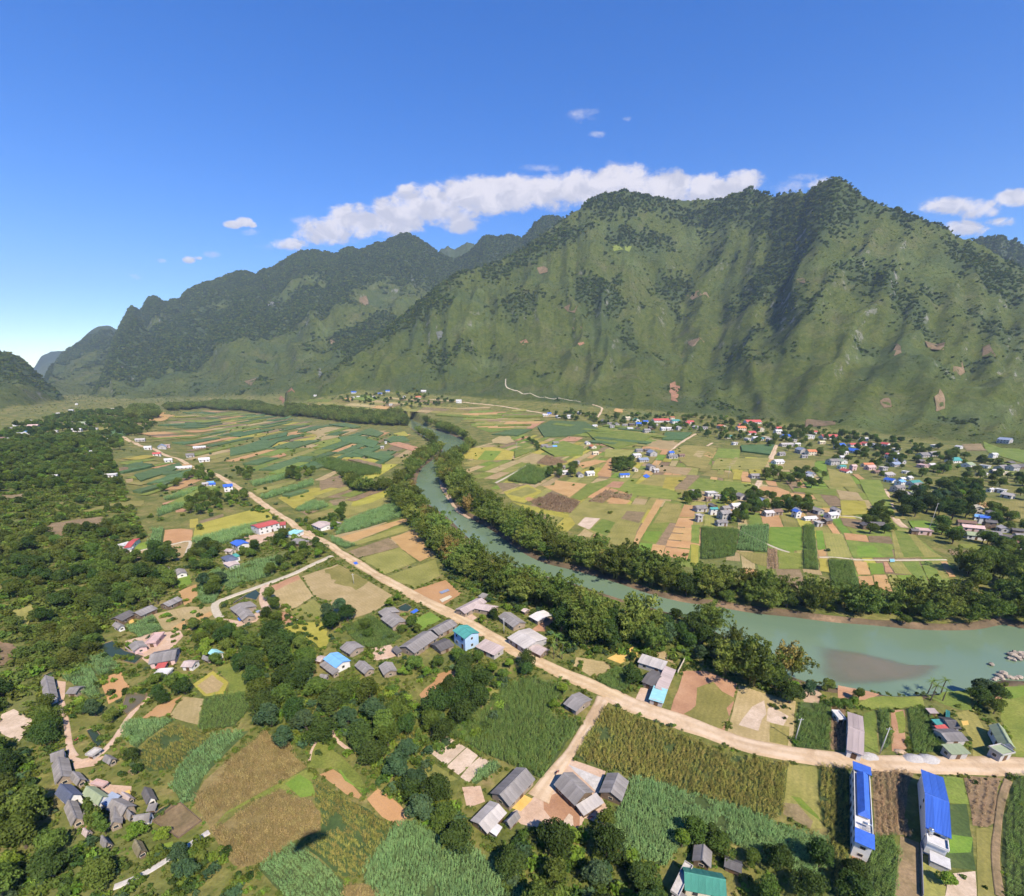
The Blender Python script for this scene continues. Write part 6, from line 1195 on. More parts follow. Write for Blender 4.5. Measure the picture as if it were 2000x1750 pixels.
H3('L', (1832, 1172), (1892, 1246), (1996, 1212), 2.8, 1.3, 'grey', 'mud', 'grey roofed house inside the hooked green pond'); H3('L', (1792, 1152), (1842, 1192), (1962, 1102), 2.6, 1.0, 'grey', 'mud', 'rear grey wing of the house inside the hooked pond', name='annex', cat='annex')
H3('M', (218, 528), (386, 486), (372, 452), 5.2, .8, 'red', 'white', 'long white two storey house with a red roof by the road', storeys=2); H3('M', (385, 505), (432, 500), (430, 478), 3.2, .4, 'red', 'white', 'small red roofed annex at the end of the long white house', 'shed', 'annex', cat='annex'); H3('M', (632, 498), (702, 528), (786, 486), 3.0, 1.2, 'rose', 'white', 'white house with pinkish grey roof across the road'); H3('M', (780, 490), (815, 500), (835, 475), 2.4, .6, 'rose', 'grey', 'tiny shed right of the pinkish grey roof', name='shed', cat='shed'); H3('M', (466, 632), (562, 658), (548, 606), 2.6, 1.1, 'grey', 'mud', 'grey hut hidden by trees at the road junction', name='hut', cat='hut'); H3('M', (420, 570), (500, 580), (510, 540), 3.0, .3, 'aqua', 'white', 'pale aqua roofed shed beside the dusty road', 'shed', 'shed', cat='shed')

H3('A', (470, 935), (520, 990), (592, 950), 2.4, .9, 'grey', 'mud', 'grey shed squeezed behind the dark slate roof', name='shed', cat='shed'); H3('A', (812, 1070), (868, 1110), (920, 1075), 2.2, .7, 'rose', 'mud', 'small pinkish shed at the right end of the homestead yard', name='shed', cat='shed'); H3('A', (560, 1190), (600, 1240), (650, 1205), 2.2, .7, 'grey', 'mud', 'small grey shed at the foot of the poplars', name='shed', cat='shed'); H3('A', (842, 1180), (880, 1225), (925, 1190), 2.2, .8, 'grey', 'mud', 'small grey shed between the homestead and the vegetable plot', name='shed', cat='shed')
# --- two tall blue roofed houses at the right
def blue_long():
    r, l, w = H3('D', (592, 1378), (582, 846), (688, 850), 4.6, .25, 'white', 'white', 'long narrow house with blue roof, white parapet and rooftop water heater', 'flat', storeys=2, over=.2)
    ro = [c for c in r.children if c.name.startswith('roof')][0]; h = 4.8
    l2, w2 = l / 2, w / 2
    b = MB(); e = w2 - .5; x0, x1 = -l2 * .42, l2 * .72; d = e
    for q in ([(x0, -e, h + .75), (x1, -e, h + .75), (x1 - .4, 0, h + 1.7), (x0 + d, 0, h + 1.7)], [(x1, e, h + .75), (x0, e, h + .75), (x0 + d, 0, h + 1.7), (x1 - .4, 0, h + 1.7)], [(x0, e, h + .75), (x0, -e, h + .75), (x0 + d, 0, h + 1.7)]): b.slab(q, .1)
    b.box(x0 + .3, x1 - .3, -e + .3, e - .3, h + .02, h + .68, 1); o = b.build('inner_roof', [RF['blue'], WL['white']], ro)
    a = MB(); a.slab([(l2 * .74, -w2 - .25, h + .9), (l2 + .3, -w2 - .25, h + .5), (l2 + .3, w2 + .25, h + .5), (l2 * .74, w2 + .25, h + .9)], .1); a.build('front_awning', RF['blue'], ro)
    a = MB(); a.slab([(-l2 - .5, -w2 - .1, h + .35), (-l2 * .74, -w2 - .1, h + .75), (-l2 * .74, w2 + .1, h + .75), (-l2 - .5, w2 + .1, h + .35)], .1); a.build('rear_awning', RF['blue'], ro)
    t = empty('water_heater', r.matrix_basis @ Vector((-l2 * .62, w2 * -.25, h + .25)), r.rotation_euler[2]); tag(t, 'steel solar water heater on the long narrow blue roofed house', 'water heater')
    mb = MB(); mb.tube([(.3, -.9, 1.0), (.3, .9, 1.0)], .24, 10); mb.build('tank', M['steel'], t, True)
    for i in range(8): mb = MB(); y = -.8 + i * .23; mb.tube([(.25, y, .9), (-.8, y, .2)], .035, 5); mb.build('glass_tube', M['glass'], t)
    mb = MB(); mb.box(-.85, -.78, -.9, .9, .02, .22); mb.box(.26, .33, -.85, -.78, 0, .8); mb.box(.26, .33, .78, .85, 0, .8); mb.build('frame', M['steel'], t)
blue_long()
def blue_gable():
    r, l, w = H3('D', (1078, 1285), (1045, 885), (1190, 892), 4.6, 1.3, 'blue', 'white', 'tall house with a broad blue gabled roof and white rear terrace', storeys=2, cross=True)
    l2, w2 = l / 2, w / 2
    sgn = 1 if (r.matrix_basis @ Vector((0, w2, 0)))[1] < (r.matrix_basis @ Vector((0, -w2, 0)))[1] else -1
    rz = r.rotation_euler[2] + (0 if sgn > 0 else math.pi)
    t = empty('terrace', r.matrix_basis @ Vector((0, sgn * (w2 + 1.6), 0)), rz); tag(t, 'flat white terrace block behind the broad blue gable', 'terrace')
    mb = MB(); mb.box(-l2 + .6, l2 - .5, -1.5, 1.6, -.5, 3.4); mb.build('wall', WL['white'], t)
    mb = MB(); mb.box(-l2 + .4, l2 - .3, -1.55, 1.9, 3.4, 3.6); mb.build('roof', RF['white'], t)
    mb = MB(); mb.box(-l2 + .4, -l2 + .55, -1.5, 1.9, 3.6, 4.1); mb.box(l2 - .45, l2 - .3, -1.5, 1.9, 3.6, 4.1); mb.box(-l2 + .55, l2 - .45, 1.75, 1.9, 3.6, 4.1); mb.build('parapet', WL['white'], t)
    k = empty('water_tank', r.matrix_basis @ Vector((sgn * -(l2 - .9) if sgn < 0 else l2 - .9, sgn * (w2 + .6), 3.6)), rz); tag(k, 'steel water tank on the white rear terrace', 'water tank')
    mb = MB(); mb.tube([(0, 0, .5), (0, 0, 1.9)], .5, 12); mb.build('tank', M['steel'], k, True); mb = MB(); mb.tube([(0, 0, 1.9), (0, 0, 2.1)], [.5, .15], 12); mb.build('lid', M['steel'], k, True)
    mb = MB(); [mb.box(x - .05, x + .05, y - .05, y + .05, 0, .5) for x in (-.35, .35) for y in (-.35, .35)]; mb.build('stand', M['steel'], k)
    s = empty('shed', r.matrix_basis @ Vector((-l2 * .3, sgn * (w2 + 5.2), 0)), rz); tag(s, 'low grey block shed behind the white terrace', 'shed')
    mb = MB(); mb.box(-1.6, 1.6, -1.3, 1.3, -.3, 1.9); mb.build('wall', WL['grey'], s); mb = MB(); mb.slab([(-1.8, -1.5, 2.1), (1.8, -1.5, 2.1), (1.8, 1.5, 1.9), (-1.8, 1.5, 1.9)], .08); mb.build('roof', RF['white'], s)
blue_gable()

# --- far houses: (x, y, width in the zoom, roof colour), one list per settlement
FARCOL = {'w': ('white', 'white', 'white roofed'), 'g': ('grey', 'grey', 'grey roofed'), 'd': ('dark', 'wood', 'dark roofed'), 'b': ('blue', 'white', 'blue roofed'), 's': ('sky', 'white', 'sky blue roofed'), 't': ('teal', 'white', 'teal roofed'), 'r': ('red', 'white', 'red roofed'), 'o': ('orange', 'cream', 'orange tiled'), 'c': ('cream', 'cream', 'cream coloured'), 'k': ('bluegrey', 'grey', 'blue grey roofed'), 'n': ('brown', 'mud', 'brown roofed'), 'p': ('pink', 'pink', 'pinkish'), 'e': ('sage', 'white', 'sage roofed'), 'l': ('light', 'grey', 'pale roofed')}
def far(r, where, items, rot=0.25, seed=1, st=.25):
    rr = random.Random(seed)
    for (x, y, wz, c) in items:
        roof, wall, adj = FARCOL[c[0]]; big = len(c) > 1
        g = ground(*PX(r, x, y)); dist = math.hypot(g[0], g[1]); sc_ = math.hypot(dist, CAM_H - g[2]) / FPX * .96
        l = max(4.0, wz / RG[r][2] * sc_ * .8); w = max(3.5, l * (rr.uniform(.62, .85) if not big else .42)); l = min(l, 60)
        if not big: l = min(l, 15); w = min(w, 11)
        two = rr.random() < st and not big; h = 5.2 if two else (1.7 if big and c[0] == 'w' else 3.2)
        rz = rot + rr.choice((0, 0, math.pi / 2)) + rr.uniform(-.12, .12) if not big else rot
        kd = 'flat' if c[0] in 'wcpl' and rr.random() < .3 and not big else 'gable'
        rh = w * rr.uniform(.2, .3)
        dx = g - np.array((0, 0, 0)); dirv = dx[:2] / dist; cc = (g[0] + dirv[0] * w * .1, g[1] + dirv[1] * w * .1, g[2])
        lab = '%s%s %s %s' % ('long ' if big else '', adj, 'building' if big else ('two storey house' if two else 'house'), where)
        house(cc, rz, l, w, h, rh, roof, wall, 'long_building' if big else 'house', lab, kd, near=False, storeys=2 if two else 1, group=where, over=.5)
far('V', 'in the hamlet of tight roofs beyond the bamboo', [(245, 815, 90, 'g'), (385, 825, 100, 'w'), (640, 850, 90, 'g'), (810, 890, 90, 'k'), (290, 955, 110, 'g'), (400, 935, 80, 'd'), (400, 985, 70, 't'), (505, 955, 75, 'g'), (590, 935, 95, 'w'), (495, 1020, 105, 'g'), (870, 995, 90, 'l'), (945, 985, 80, 'n'), (1105, 965, 70, 'k'), (1110, 1008, 65, 'b'), (1225, 1030, 125, 'ww'), (1290, 975, 90, 'g'), (1410, 1012, 95, 'w'), (1370, 1062, 70, 'd'), (1440, 990, 70, 'g'), (1300, 1085, 55, 'l'), (470, 1078, 100, 'g'), (280, 1045, 60, 'l'), (360, 870, 60, 'n'), (440, 850, 60, 'l')], rot=.2, seed=2)
far('V', 'among field trees below the village', [(955, 550, 95, 'w'), (755, 672, 85, 'g'), (950, 640, 75, 'n'), (1235, 655, 75, 'k'), (1225, 690, 50, 'w'), (985, 480, 60, 'g')], rot=.15, seed=3)
far('V', 'in the village street at the mountain foot', [(80, 205, 80, 't'), (205, 205, 70, 'r'), (30, 262, 70, 'w'), (110, 262, 50, 'l'), (260, 250, 70, 'l'), (330, 255, 50, 'g'), (475, 250, 90, 'o'), (740, 205, 150, 'rr'), (655, 235, 90, 'r'), (640, 268, 80, 'o'), (725, 300, 85, 'r'), (800, 272, 70, 'o'), (540, 332, 55, 't'), (588, 388, 45, 'w'), (700, 352, 60, 'w'), (760, 355, 55, 'w'), (812, 350, 40, 't'), (850, 338, 55, 'c'), (960, 262, 50, 'r'), (955, 295, 60, 'w'), (1020, 330, 75, 'b'), (1030, 400, 120, 'll'), (1120, 398, 50, 'w'), (1150, 460, 85, 'k'), (1235, 475, 75, 'o'), (1265, 292, 50, 'r'), (1230, 335, 60, 'w'), (1390, 335, 150, 'rr'), (1480, 420, 75, 'b'), (1600, 455, 90, 'b'), (1690, 352, 60, 'w'), (1610, 402, 105, 'rr'), (1700, 392, 55, 'r'), (1510, 512, 65, 'w'), (1495, 545, 80, 'e'), (1420, 558, 85, 'g'), (1535, 632, 85, 'r'), (1500, 592, 60, 't'), (1595, 605, 45, 'p'), (1720, 575, 90, 'oo'), (1530, 470, 45, 'w'), (880, 365, 45, 'l'), (1090, 360, 50, 'l'), (1330, 380, 50, 'c'), (1180, 500, 50, 'g'), (470, 320, 40, 'l')], rot=.12, seed=4)
far('W', 'in the crowded village at the right', [(560, 398, 55, 'r'), (455, 412, 45, 'w'), (655, 442, 55, 'w'), (650, 490, 65, 'w'), (590, 502, 45, 'r'), (600, 540, 45, 'b'), (640, 572, 85, 'k'), (690, 548, 65, 'k'), (540, 618, 55, 'l'), (575, 662, 100, 'l'), (600, 712, 75, 'b'), (680, 742, 65, 's'), (800, 738, 105, 't'), (820, 775, 95, 'g'), (660, 792, 95, 'g'), (700, 842, 105, 'g'), (780, 822, 65, 'e'), (880, 492, 85, 'g'), (960, 482, 75, 'g'), (880, 582, 75, 'p'), (950, 580, 55, 'w'), (1140, 538, 95, 't'), (430, 600, 80, 'p'), (480, 640, 60, 'n'), (700, 700, 50, 'w'), (760, 690, 50, 'w'), (860, 545, 50, 'd'), (730, 640, 40, 'w'), (990, 820, 40, 'w')], rot=.35, seed=5)
far('W', 'scattered at the right edge below the slope', [(990, 410, 55, 'w'), (1190, 420, 40, 'w'), (1265, 577, 75, 'e'), (1410, 588, 55, 'w'), (1380, 657, 65, 'w'), (1550, 602, 85, 'g'), (1640, 612, 85, 'g'), (1700, 592, 75, 'd'), (1540, 642, 75, 'c'), (1580, 372, 75, 'k'), (1455, 792, 45, 'w'), (1540, 798, 55, 'w'), (1605, 842, 65, 'l'), (1480, 500, 45, 'w'), (1620, 560, 60, 'd'), (1480, 630, 40, 'l')], rot=.3, seed=6)
far('W', 'in the right hamlet above the river trees', [(1340, 972, 75, 'c'), (1360, 1032, 65, 's'), (1390, 1062, 55, 'b'), (1245, 1082, 110, 'nn'), (1295, 1125, 130, 'pp'), (1460, 1022, 75, 'g'), (1440, 1102, 65, 'd'), (1320, 1192, 110, 'e'), (1450, 1202, 95, 'g'), (1550, 1212, 105, 'd'), (1600, 1262, 100, 'n'), (1720, 1202, 85, 'g'), (1740, 1362, 60, 'l'), (1560, 1132, 65, 'l'), (1680, 1150, 60, 'd')], rot=-.4, seed=7)
far('W', 'standing alone in the right hand fields', [(880, 1152, 95, 'p'), (800, 1152, 50, 'd'), (480, 1102, 105, 'd'), (385, 1105, 75, 'd')], rot=-.2, seed=8)
far('H', 'in the row at the left end of the village', [(860, 692, 50, 'w'), (890, 680, 38, 'b'), (960, 702, 55, 'w'), (1050, 707, 50, 'w'), (1125, 672, 38, 'w'), (1245, 777, 45, 'w'), (1310, 745, 45, 'g'), (1360, 758, 45, 'g'), (1420, 762, 45, 'g'), (1480, 770, 45, 'g'), (1500, 722, 45, 'c'), (1530, 765, 50, 'd'), (1590, 762, 55, 'b'), (1640, 745, 48, 'b'), (1690, 792, 60, 'd'), (1650, 822, 60, 'g'), (1520, 800, 50, 'w'), (1760, 735, 150, 'rr'), (1870, 742, 65, 't'), (1790, 800, 70, 'w'), (1960, 760, 60, 'r'), (1570, 732, 55, 't'), (1720, 770, 40, 'l'), (1580, 800, 45, 'd'), (1380, 785, 40, 'l'), (1850, 720, 40, 'o')], rot=.15, seed=9, st=.1)
far('H', 'in the small clusters on the far plain', [(190, 587, 55, 'w'), (850, 935, 60, 'g'), (890, 948, 60, 'g'), (940, 912, 55, 'g'), (930, 942, 45, 's'), (1190, 912, 48, 'w'), (1230, 942, 75, 'o'), (1250, 992, 55, 'c'), (990, 1105, 55, 'g'), (1010, 1145, 70, 'w'), (1130, 1165, 75, 'g'), (1205, 1155, 80, 'w'), (1475, 1168, 95, 'bb'), (1590, 972, 65, 'g'), (1570, 1012, 75, 'w'), (1690, 1002, 95, 'k'), (1620, 1048, 95, 'k'), (1840, 992, 48, 'b'), (1850, 1022, 85, 'g'), (1920, 1012, 55, 'n'), (1560, 1122, 55, 'c'), (1680, 1112, 90, 'g'), (1650, 970, 50, 'd'), (1720, 1130, 50, 'l'), (1110, 1065, 45, 'l')], rot=.25, seed=10, st=.15)
far('G', 'at the foot of the far mountain', [(1470, 552, 105, 'o'), (1510, 502, 50, 'w'), (1360, 552, 38, 'w'), (1255, 606, 38, 'w'), (965, 512, 45, 'b'), (1000, 547, 28, 'w'), (960, 553, 24, 'w'), (1170, 522, 38, 'b'), (1230, 502, 38, 'b'), (1120, 547, 28, 'l'), (665, 537, 24, 'w'), (1785, 586, 50, 'w')], rot=.1, seed=11, st=.1)
far('G', 'hut alone between far green fields', [(1215, 906, 24, 'w'), (1187, 946, 30, 'l')], rot=.3, seed=12, st=0)
far('F', 'strung along the far left road', [(1270, 945, 80, 'k'), (1300, 935, 50, 'p'), (1160, 952, 45, 'w'), (1230, 1002, 50, 'r'), (1320, 1052, 50, 'w'), (1440, 1102, 105, 'ww'), (1560, 942, 85, 'ww'), (1600, 1047, 75, 'w'), (1490, 1012, 55, 'g'), (870, 1172, 75, 'w'), (1650, 1232, 45, 's'), (1665, 1245, 40, 'b'), (1790, 1277, 65, 'b'), (1610, 1240, 40, 'l'), (900, 850, 30, 'c'), (900, 897, 45, 'n'), (840, 890, 30, 'w'), (1100, 890, 60, 'l')], rot=.5, seed=13)
far('F', 'in the pale settlement at the left valley mouth', [(175, 805, 55, 'w'), (270, 790, 55, 'p'), (160, 850, 48, 'w'), (215, 832, 45, 's'), (245, 810, 40, 'w'), (470, 682, 35, 'w'), (125, 767, 30, 'w'), (240, 742, 38, 'l'), (540, 752, 38, 'p'), (655, 757, 55, 'e'), (580, 792, 50, 'c'), (605, 812, 55, 'w'), (750, 802, 38, 'w'), (540, 840, 60, 'ww'), (100, 800, 30, 'g'), (440, 820, 20, 'w'), (795, 728, 24, 'w'), (820, 652, 22, 'w'), (890, 642, 26, 'w'), (1112, 602, 20, 'w'), (600, 602, 20, 'w'), (510, 690, 30, 'w'), (70, 885, 30, 'w'), (30, 890, 30, 'n'), (560, 655, 24, 'w'), (725, 985, 22, 'w'), (440, 1180, 24, 'w')], rot=.4, seed=14, st=.1)
# ------------------------------------------------------------------ trees one can tell apart
HX = np.array(HOUSES)
def free(p, r=2.0, road=True):
    if np.any(np.hypot(HX[:, 0] - p[0], HX[:, 1] - p[1]) < HX[:, 2] + r): return False
    if road:
        for C, w in ROADS:
            d = np.hypot(C[:, 0] - p[0], C[:, 1] - p[1]); k = np.argmin(d)
            if d[k] < w[k] * .5 + r: return False
    return True
ALLT = []
def darts(poly, spacing, seed, n=None, check=True, r=2.0):
    rr = np.random.default_rng(seed); lo, hi = poly.min(0), poly.max(0); area = np.prod(hi - lo); out = []
    tries = int(min(30000, area / spacing ** 2 * 14)) + 20
    c = rr.uniform(lo, hi, (tries, 2)); c = c[inside(c, poly)]
    for p in c:
        if any((p[0] - q[0]) ** 2 + (p[1] - q[1]) ** 2 < spacing ** 2 for q in out): continue
        if check and not free(p, r): continue
        out.append(p)
        if n and len(out) >= n: break
    return out
NAME = {'hill': 'broadleaf_tree', 'broad': 'broadleaf_tree', 'mid': 'broadleaf_tree', 'bright': 'young_tree', 'bluish': 'broadleaf_tree', 'round': 'round_tree', 'poplar': 'poplar_tree', 'bamboo': 'bamboo_clump', 'goldbamboo': 'bamboo_clump', 'banana': 'banana_plant', 'palm': 'palm_tree'}
CATN = {'bamboo': 'bamboo', 'goldbamboo': 'bamboo', 'banana': 'banana plant', 'palm': 'palm'}
COUNT = {}
WANT = []
def tree(kind, p, s, label, group, seed): WANT.append((kind, np.asarray(p, float), s, label, group, seed))
def plant_trees(limit=295):
    """the nearest of each kind stand as trees of their own, those past the limit join the masses"""
    P = np.array([w[1] for w in WANT]); Z = terr(P[:, 0], P[:, 1]); wet = inside(P, RIV)
    size = [w[2] * (6 if w[3].startswith('tall') else 1) / math.hypot(w[1][0], w[1][1]) for w in WANT]; rest = {}
    for i in np.argsort(size)[::-1]:
        kind, p, s, label, group, seed = WANT[i]
        if wet[i]: continue
        nm = NAME[kind]; COUNT[nm] = COUNT.get(nm, 0) + 1
        if COUNT[nm] > limit:
            rest.setdefault('bamboo' if 'bamboo' in kind else 'wood', []).append((p[0], p[1], Z[i], s)); continue
        rr = random.Random(seed); L = TREEKIND[kind]; c, t, _, w = L[rr.randrange(len(L))]
        e = empty(nm, (p[0], p[1], Z[i]), rr.uniform(0, 6.28), (s * rr.uniform(.9, 1.1), s * rr.uniform(.9, 1.1), s * rr.uniform(.88, 1.1)))
        tag(e, label, CATN.get(kind, 'tree'), group)
        for n2, d in (('crown', c), ('culms' if 'bamboo' in kind else ('stem' if kind == 'banana' else 'trunk'), t)): link(bpy.data.objects.new(n2, d), e)
    for k, g, lab in (('bamboo', BAMB, 'more olive bamboo in the distant river belts'), ('wood', WOOD, 'more trees in the distant groves and villages')):
        if k in rest: q = np.array(rest[k]); scatter('distant_' + k, q[:, :3], g, q[:, 3], lab, 'bamboo' if k == 'bamboo' else 'trees', seed=3)
SEED = [0]
def grove(r, poly, spacing, kinds, where, s=(.8, 1.15), n=None, down=0):
    """trees standing in an area of the picture (outline of the crowns, moved down to the feet)"""
    P = np.array([ground(PX(r, *p)[0], PX(r, *p)[1] + down)[:2] for p in poly]); SEED[0] += 1; rr = random.Random(SEED[0] * 77)
    for i, p in enumerate(darts(P, spacing, SEED[0], n)):
        k = rr.choice(kinds); adj = {'hill': 'bushy olive green tree', 'broad': 'dark green broadleaf tree', 'mid': 'leafy green tree', 'bright': 'bright yellow green young tree', 'bluish': 'blue green tree', 'round': 'small round dark tree', 'bamboo': 'olive green bamboo clump', 'goldbamboo': 'golden brown bamboo clump', 'banana': 'banana plant', 'palm': 'palm tree', 'poplar': 'poplar'}[k]
        tree(k, p, rr.uniform(*s), '%s %s' % (adj, where), where, SEED[0] * 1000 + i)
W1 = ['broad', 'broad', 'mid', 'bluish', 'broad', 'mid']
grove('P', [(985, 1650), (1060, 1620), (1130, 1645), (1200, 1665), (1270, 1700), (1310, 1730), (1300, 1800), (1010, 1800), (985, 1710)], 7.0, W1, 'in the dark wood at the bottom edge', (.75, 1.0), down=12)
grove('P', [(480, 1250), (540, 1230), (600, 1255), (618, 1335), (690, 1345), (760, 1360), (800, 1390), (820, 1420), (790, 1450), (700, 1430), (640, 1445), (575, 1465), (535, 1420), (485, 1335)], 6.6, W1, 'in the broad wood left of the sky blue roof', (.8, 1.1), down=15)
grove('P', [(690, 1425), (760, 1420), (800, 1460), (830, 1530), (800, 1560), (750, 1510), (690, 1470)], 6.4, W1, 'in the strip of wood above the bare earth banks', (.75, 1.0), down=10)
grove('P', [(800, 1530), (850, 1545), (900, 1560), (930, 1620), (905, 1665), (860, 1640), (805, 1570)], 6.4, ['mid', 'broad', 'bluish'], 'in the clump beside the three pale plots', (.8, 1.05), down=8)
grove('P', [(850, 1385), (880, 1345), (950, 1318), (962, 1360), (905, 1415), (865, 1440), (842, 1415)], 6.0, ['broad', 'broad', 'mid'], 'in the wood beside the dark corn', (.8, 1.1), down=10)
grove('P', [(890, 1285), (960, 1298), (1030, 1300), (1030, 1322), (960, 1332), (905, 1325)], 5.2, ['mid', 'broad', 'bright'], 'along the road below the teal roof', (.55, .8))
grove('P', [(690, 1330), (760, 1320), (850, 1330), (880, 1300), (845, 1290), (800, 1310)], 5.5, ['mid', 'broad', 'bright', 'round'], 'in front of the longest farmhouse', (.55, .8))
grove('P', [(380, 1230), (430, 1215), (480, 1260), (470, 1330), (420, 1300), (380, 1260)], 5.5, ['mid', 'broad', 'bright'], 'round the small aqua roof', (.6, .85))
grove('A', [(640, 850), (900, 790), (1000, 850), (960, 960), (760, 930), (640, 910)], 5.0, ['mid', 'bright', 'broad', 'round'], 'in the homestead orchard', (.5, .75))
grove('A', [(830, 1230), (1000, 1280), (1150, 1350), (1120, 1400), (900, 1370), (820, 1300)], 5.0, ['mid', 'bright', 'mid'], 'below the lower left homestead', (.5, .75))
grove('A', [(1000, 370), (1200, 310), (1310, 340), (1240, 400), (1060, 440), (990, 470)], 5.0, ['mid', 'broad'], 'between the muddy pond and the stubble', (.5, .75))
grove('A', [(1020, 270), (1180, 260), (1290, 250), (1280, 300), (1080, 320)], 5.0, ['mid', 'bright', 'mid'], 'below the white forecourt', (.5, .7))
grove('A', [(190, 380), (420, 440), (430, 560), (340, 720), (300, 690), (230, 560)], 5.6, ['mid', 'broad', 'bright'], 'between the left wood and the grey lane', (.6, .9))
grove('A', [(560, 440), (760, 460), (800, 560), (760, 640), (640, 590), (540, 560)], 5.2, ['mid', 'bluish', 'bright'], 'above the dark little pond', (.5, .75))
grove('A', [(-60, 830), (120, 800), (230, 880), (280, 1050), (310, 1200), (370, 1340), (300, 1420), (-60, 1500)], 7.2, ['broad', 'mid', 'hill', 'mid'], 'in the dense wood at the lower left edge', (.85, 1.2))
grove('A', [(-60, 1520), (330, 1440), (600, 1440), (760, 1560), (780, 1660), (500, 1800), (-60, 1800)], 7.0, ['mid', 'broad', 'mid', 'bright'], 'on the weedy bank in the bottom left corner', (.6, .95))
grove('A', [(840, 1530), (960, 1500), (1060, 1560), (1040, 1680), (900, 1640)], 5.5, ['broad', 'mid'], 'by the concrete lane at the bottom left', (.55, .85)); grove('A', [(1180, 1480), (1340, 1460), (1330, 1620), (1180, 1640)], 5.5, ['broad', 'mid', 'bluish'], 'below the concrete lane at the bottom left', (.6, .85))
grove('L', [(860, 830), (1130, 770), (1230, 800), (1380, 880), (1390, 1010), (1200, 1090), (1060, 1120), (960, 1180), (750, 1220), (680, 1180), (700, 1080), (860, 960)], 8.0, ['hill', 'mid', 'hill', 'broad'], 'on the left slope above the long houses', (.85, 1.25), n=62)
grove('L', [(420, 1290), (700, 1270), (740, 1400), (700, 1560), (540, 1640), (440, 1500)], 7.5, ['hill', 'mid'], 'on the left slope beside the green pond', (.85, 1.2), n=24)
grove('L', [(1150, 740), (1240, 700), (1380, 720), (1390, 790), (1260, 820), (1160, 800)], 6.5, ['broad', 'broad', 'mid'], 'below the yellow plot of the red roof', (.75, 1.0))
grove('L', [(1480, 790), (1580, 680), (1690, 680), (1690, 780), (1620, 860), (1520, 880)], 6.0, ['broad', 'mid'], 'left of the dark slate roof', (.7, .95)); grove('L', [(1860, 660), (2000, 660), (2020, 760), (1880, 790)], 6.0, ['broad', 'mid'], 'right of the dark slate roof', (.65, .9))
grove('L', [(1470, 400), (1480, 320), (1600, 240), (1760, 270), (1950, 270), (1960, 310), (1750, 400), (1640, 430), (1540, 440)], 7.0, ['broad', 'mid', 'bluish'], 'in the wood beside the far bend of the road', (.8, 1.1), n=30)
grove('L', [(1560, 60), (1700, 110), (1700, 150), (1600, 170), (1500, 150), (1250, 230), (1250, 260), (1420, 180)], 9.0, ['broad', 'mid'], 'in the hedge left of the far road', (.8, 1.1), n=20)
grove('M', [(350, 660), (480, 560), (600, 640), (780, 680), (780, 740), (420, 860), (300, 930), (340, 830), (440, 760)], 6.4, ['broad', 'mid', 'mid', 'bright'], 'round the road junction', (.6, .95), n=34)
grove('M', [(790, 480), (880, 380), (880, 470), (830, 560)], 6.0, ['mid', 'bluish'], 'by the pinkish grey roof', (.6, .85)); grove('M', [(720, 1260), (850, 1170), (930, 1180), (920, 1270), (780, 1350)], 6.5, ['broad', 'bluish'], 'at the corner of the big tan field', (.7, 1.0))
grove('M', [(240, 1100), (320, 1080), (380, 1200), (360, 1270), (270, 1240)], 5.5, ['broad', 'mid'], 'beside the hooked pond', (.65, .85)); grove('M', [(1220, 1090), (1320, 1090), (1310, 1130), (1240, 1150)], 5.0, ['mid', 'bright'], 'above the small roadside pond', (.5, .7)); grove('M', [(1290, 1250), (1500, 1290), (1480, 1350), (1350, 1350)], 5.0, ['mid', 'bright'], 'beside the roadside lawn', (.5, .75)); grove('M', [(1060, 1290), (1160, 1270), (1180, 1400), (1080, 1400)], 6.0, ['bluish', 'mid'], 'inside the corn behind the longest farmhouse', (.6, .8))
grove('M', [(440, 90), (620, 60), (660, 110), (540, 160), (460, 140)], 9.0, ['broad', 'mid'], 'in the dark clump amid the far cane strips', (.8, 1.1)); grove('M', [(60, 80), (160, 80), (160, 150), (70, 140)], 9.0, ['broad'], 'by itself in the far cane strips', (.8, 1.0))
grove('N', [(80, 1180), (290, 1190), (380, 1290), (330, 1330), (180, 1320)], 5.4, ['mid', 'broad', 'bright'], 'between the pinkish roofs and the pale barn', (.55, .8)); grove('N', [(440, 1180), (530, 1170), (520, 1240), (460, 1220)], 4.5, ['bright', 'mid'], 'beside the whitish shed roof', (.5, .65))
grove('C', [(770, 170), (870, 90), (900, 200), (860, 330), (780, 290)], 4.8, ['mid', 'round', 'broad'], 'left of the dark square roof', (.6, .9)); grove('C', [(1060, 360), (1110, 260), (1190, 300), (1160, 370), (1080, 380)], 4.2, ['mid', 'round'], 'right of the aqua roof', (.5, .75)); grove('C', [(250, 520), (340, 330), (420, 330), (330, 430), (330, 520)], 4.2, ['mid', 'bright'], 'left of the hut at the road bend', (.5, .75)); grove('C', [(470, 420), (600, 400), (600, 470), (530, 560), (450, 540)], 4.2, ['round', 'broad', 'mid'], 'right of the hut at the road bend', (.6, .9))
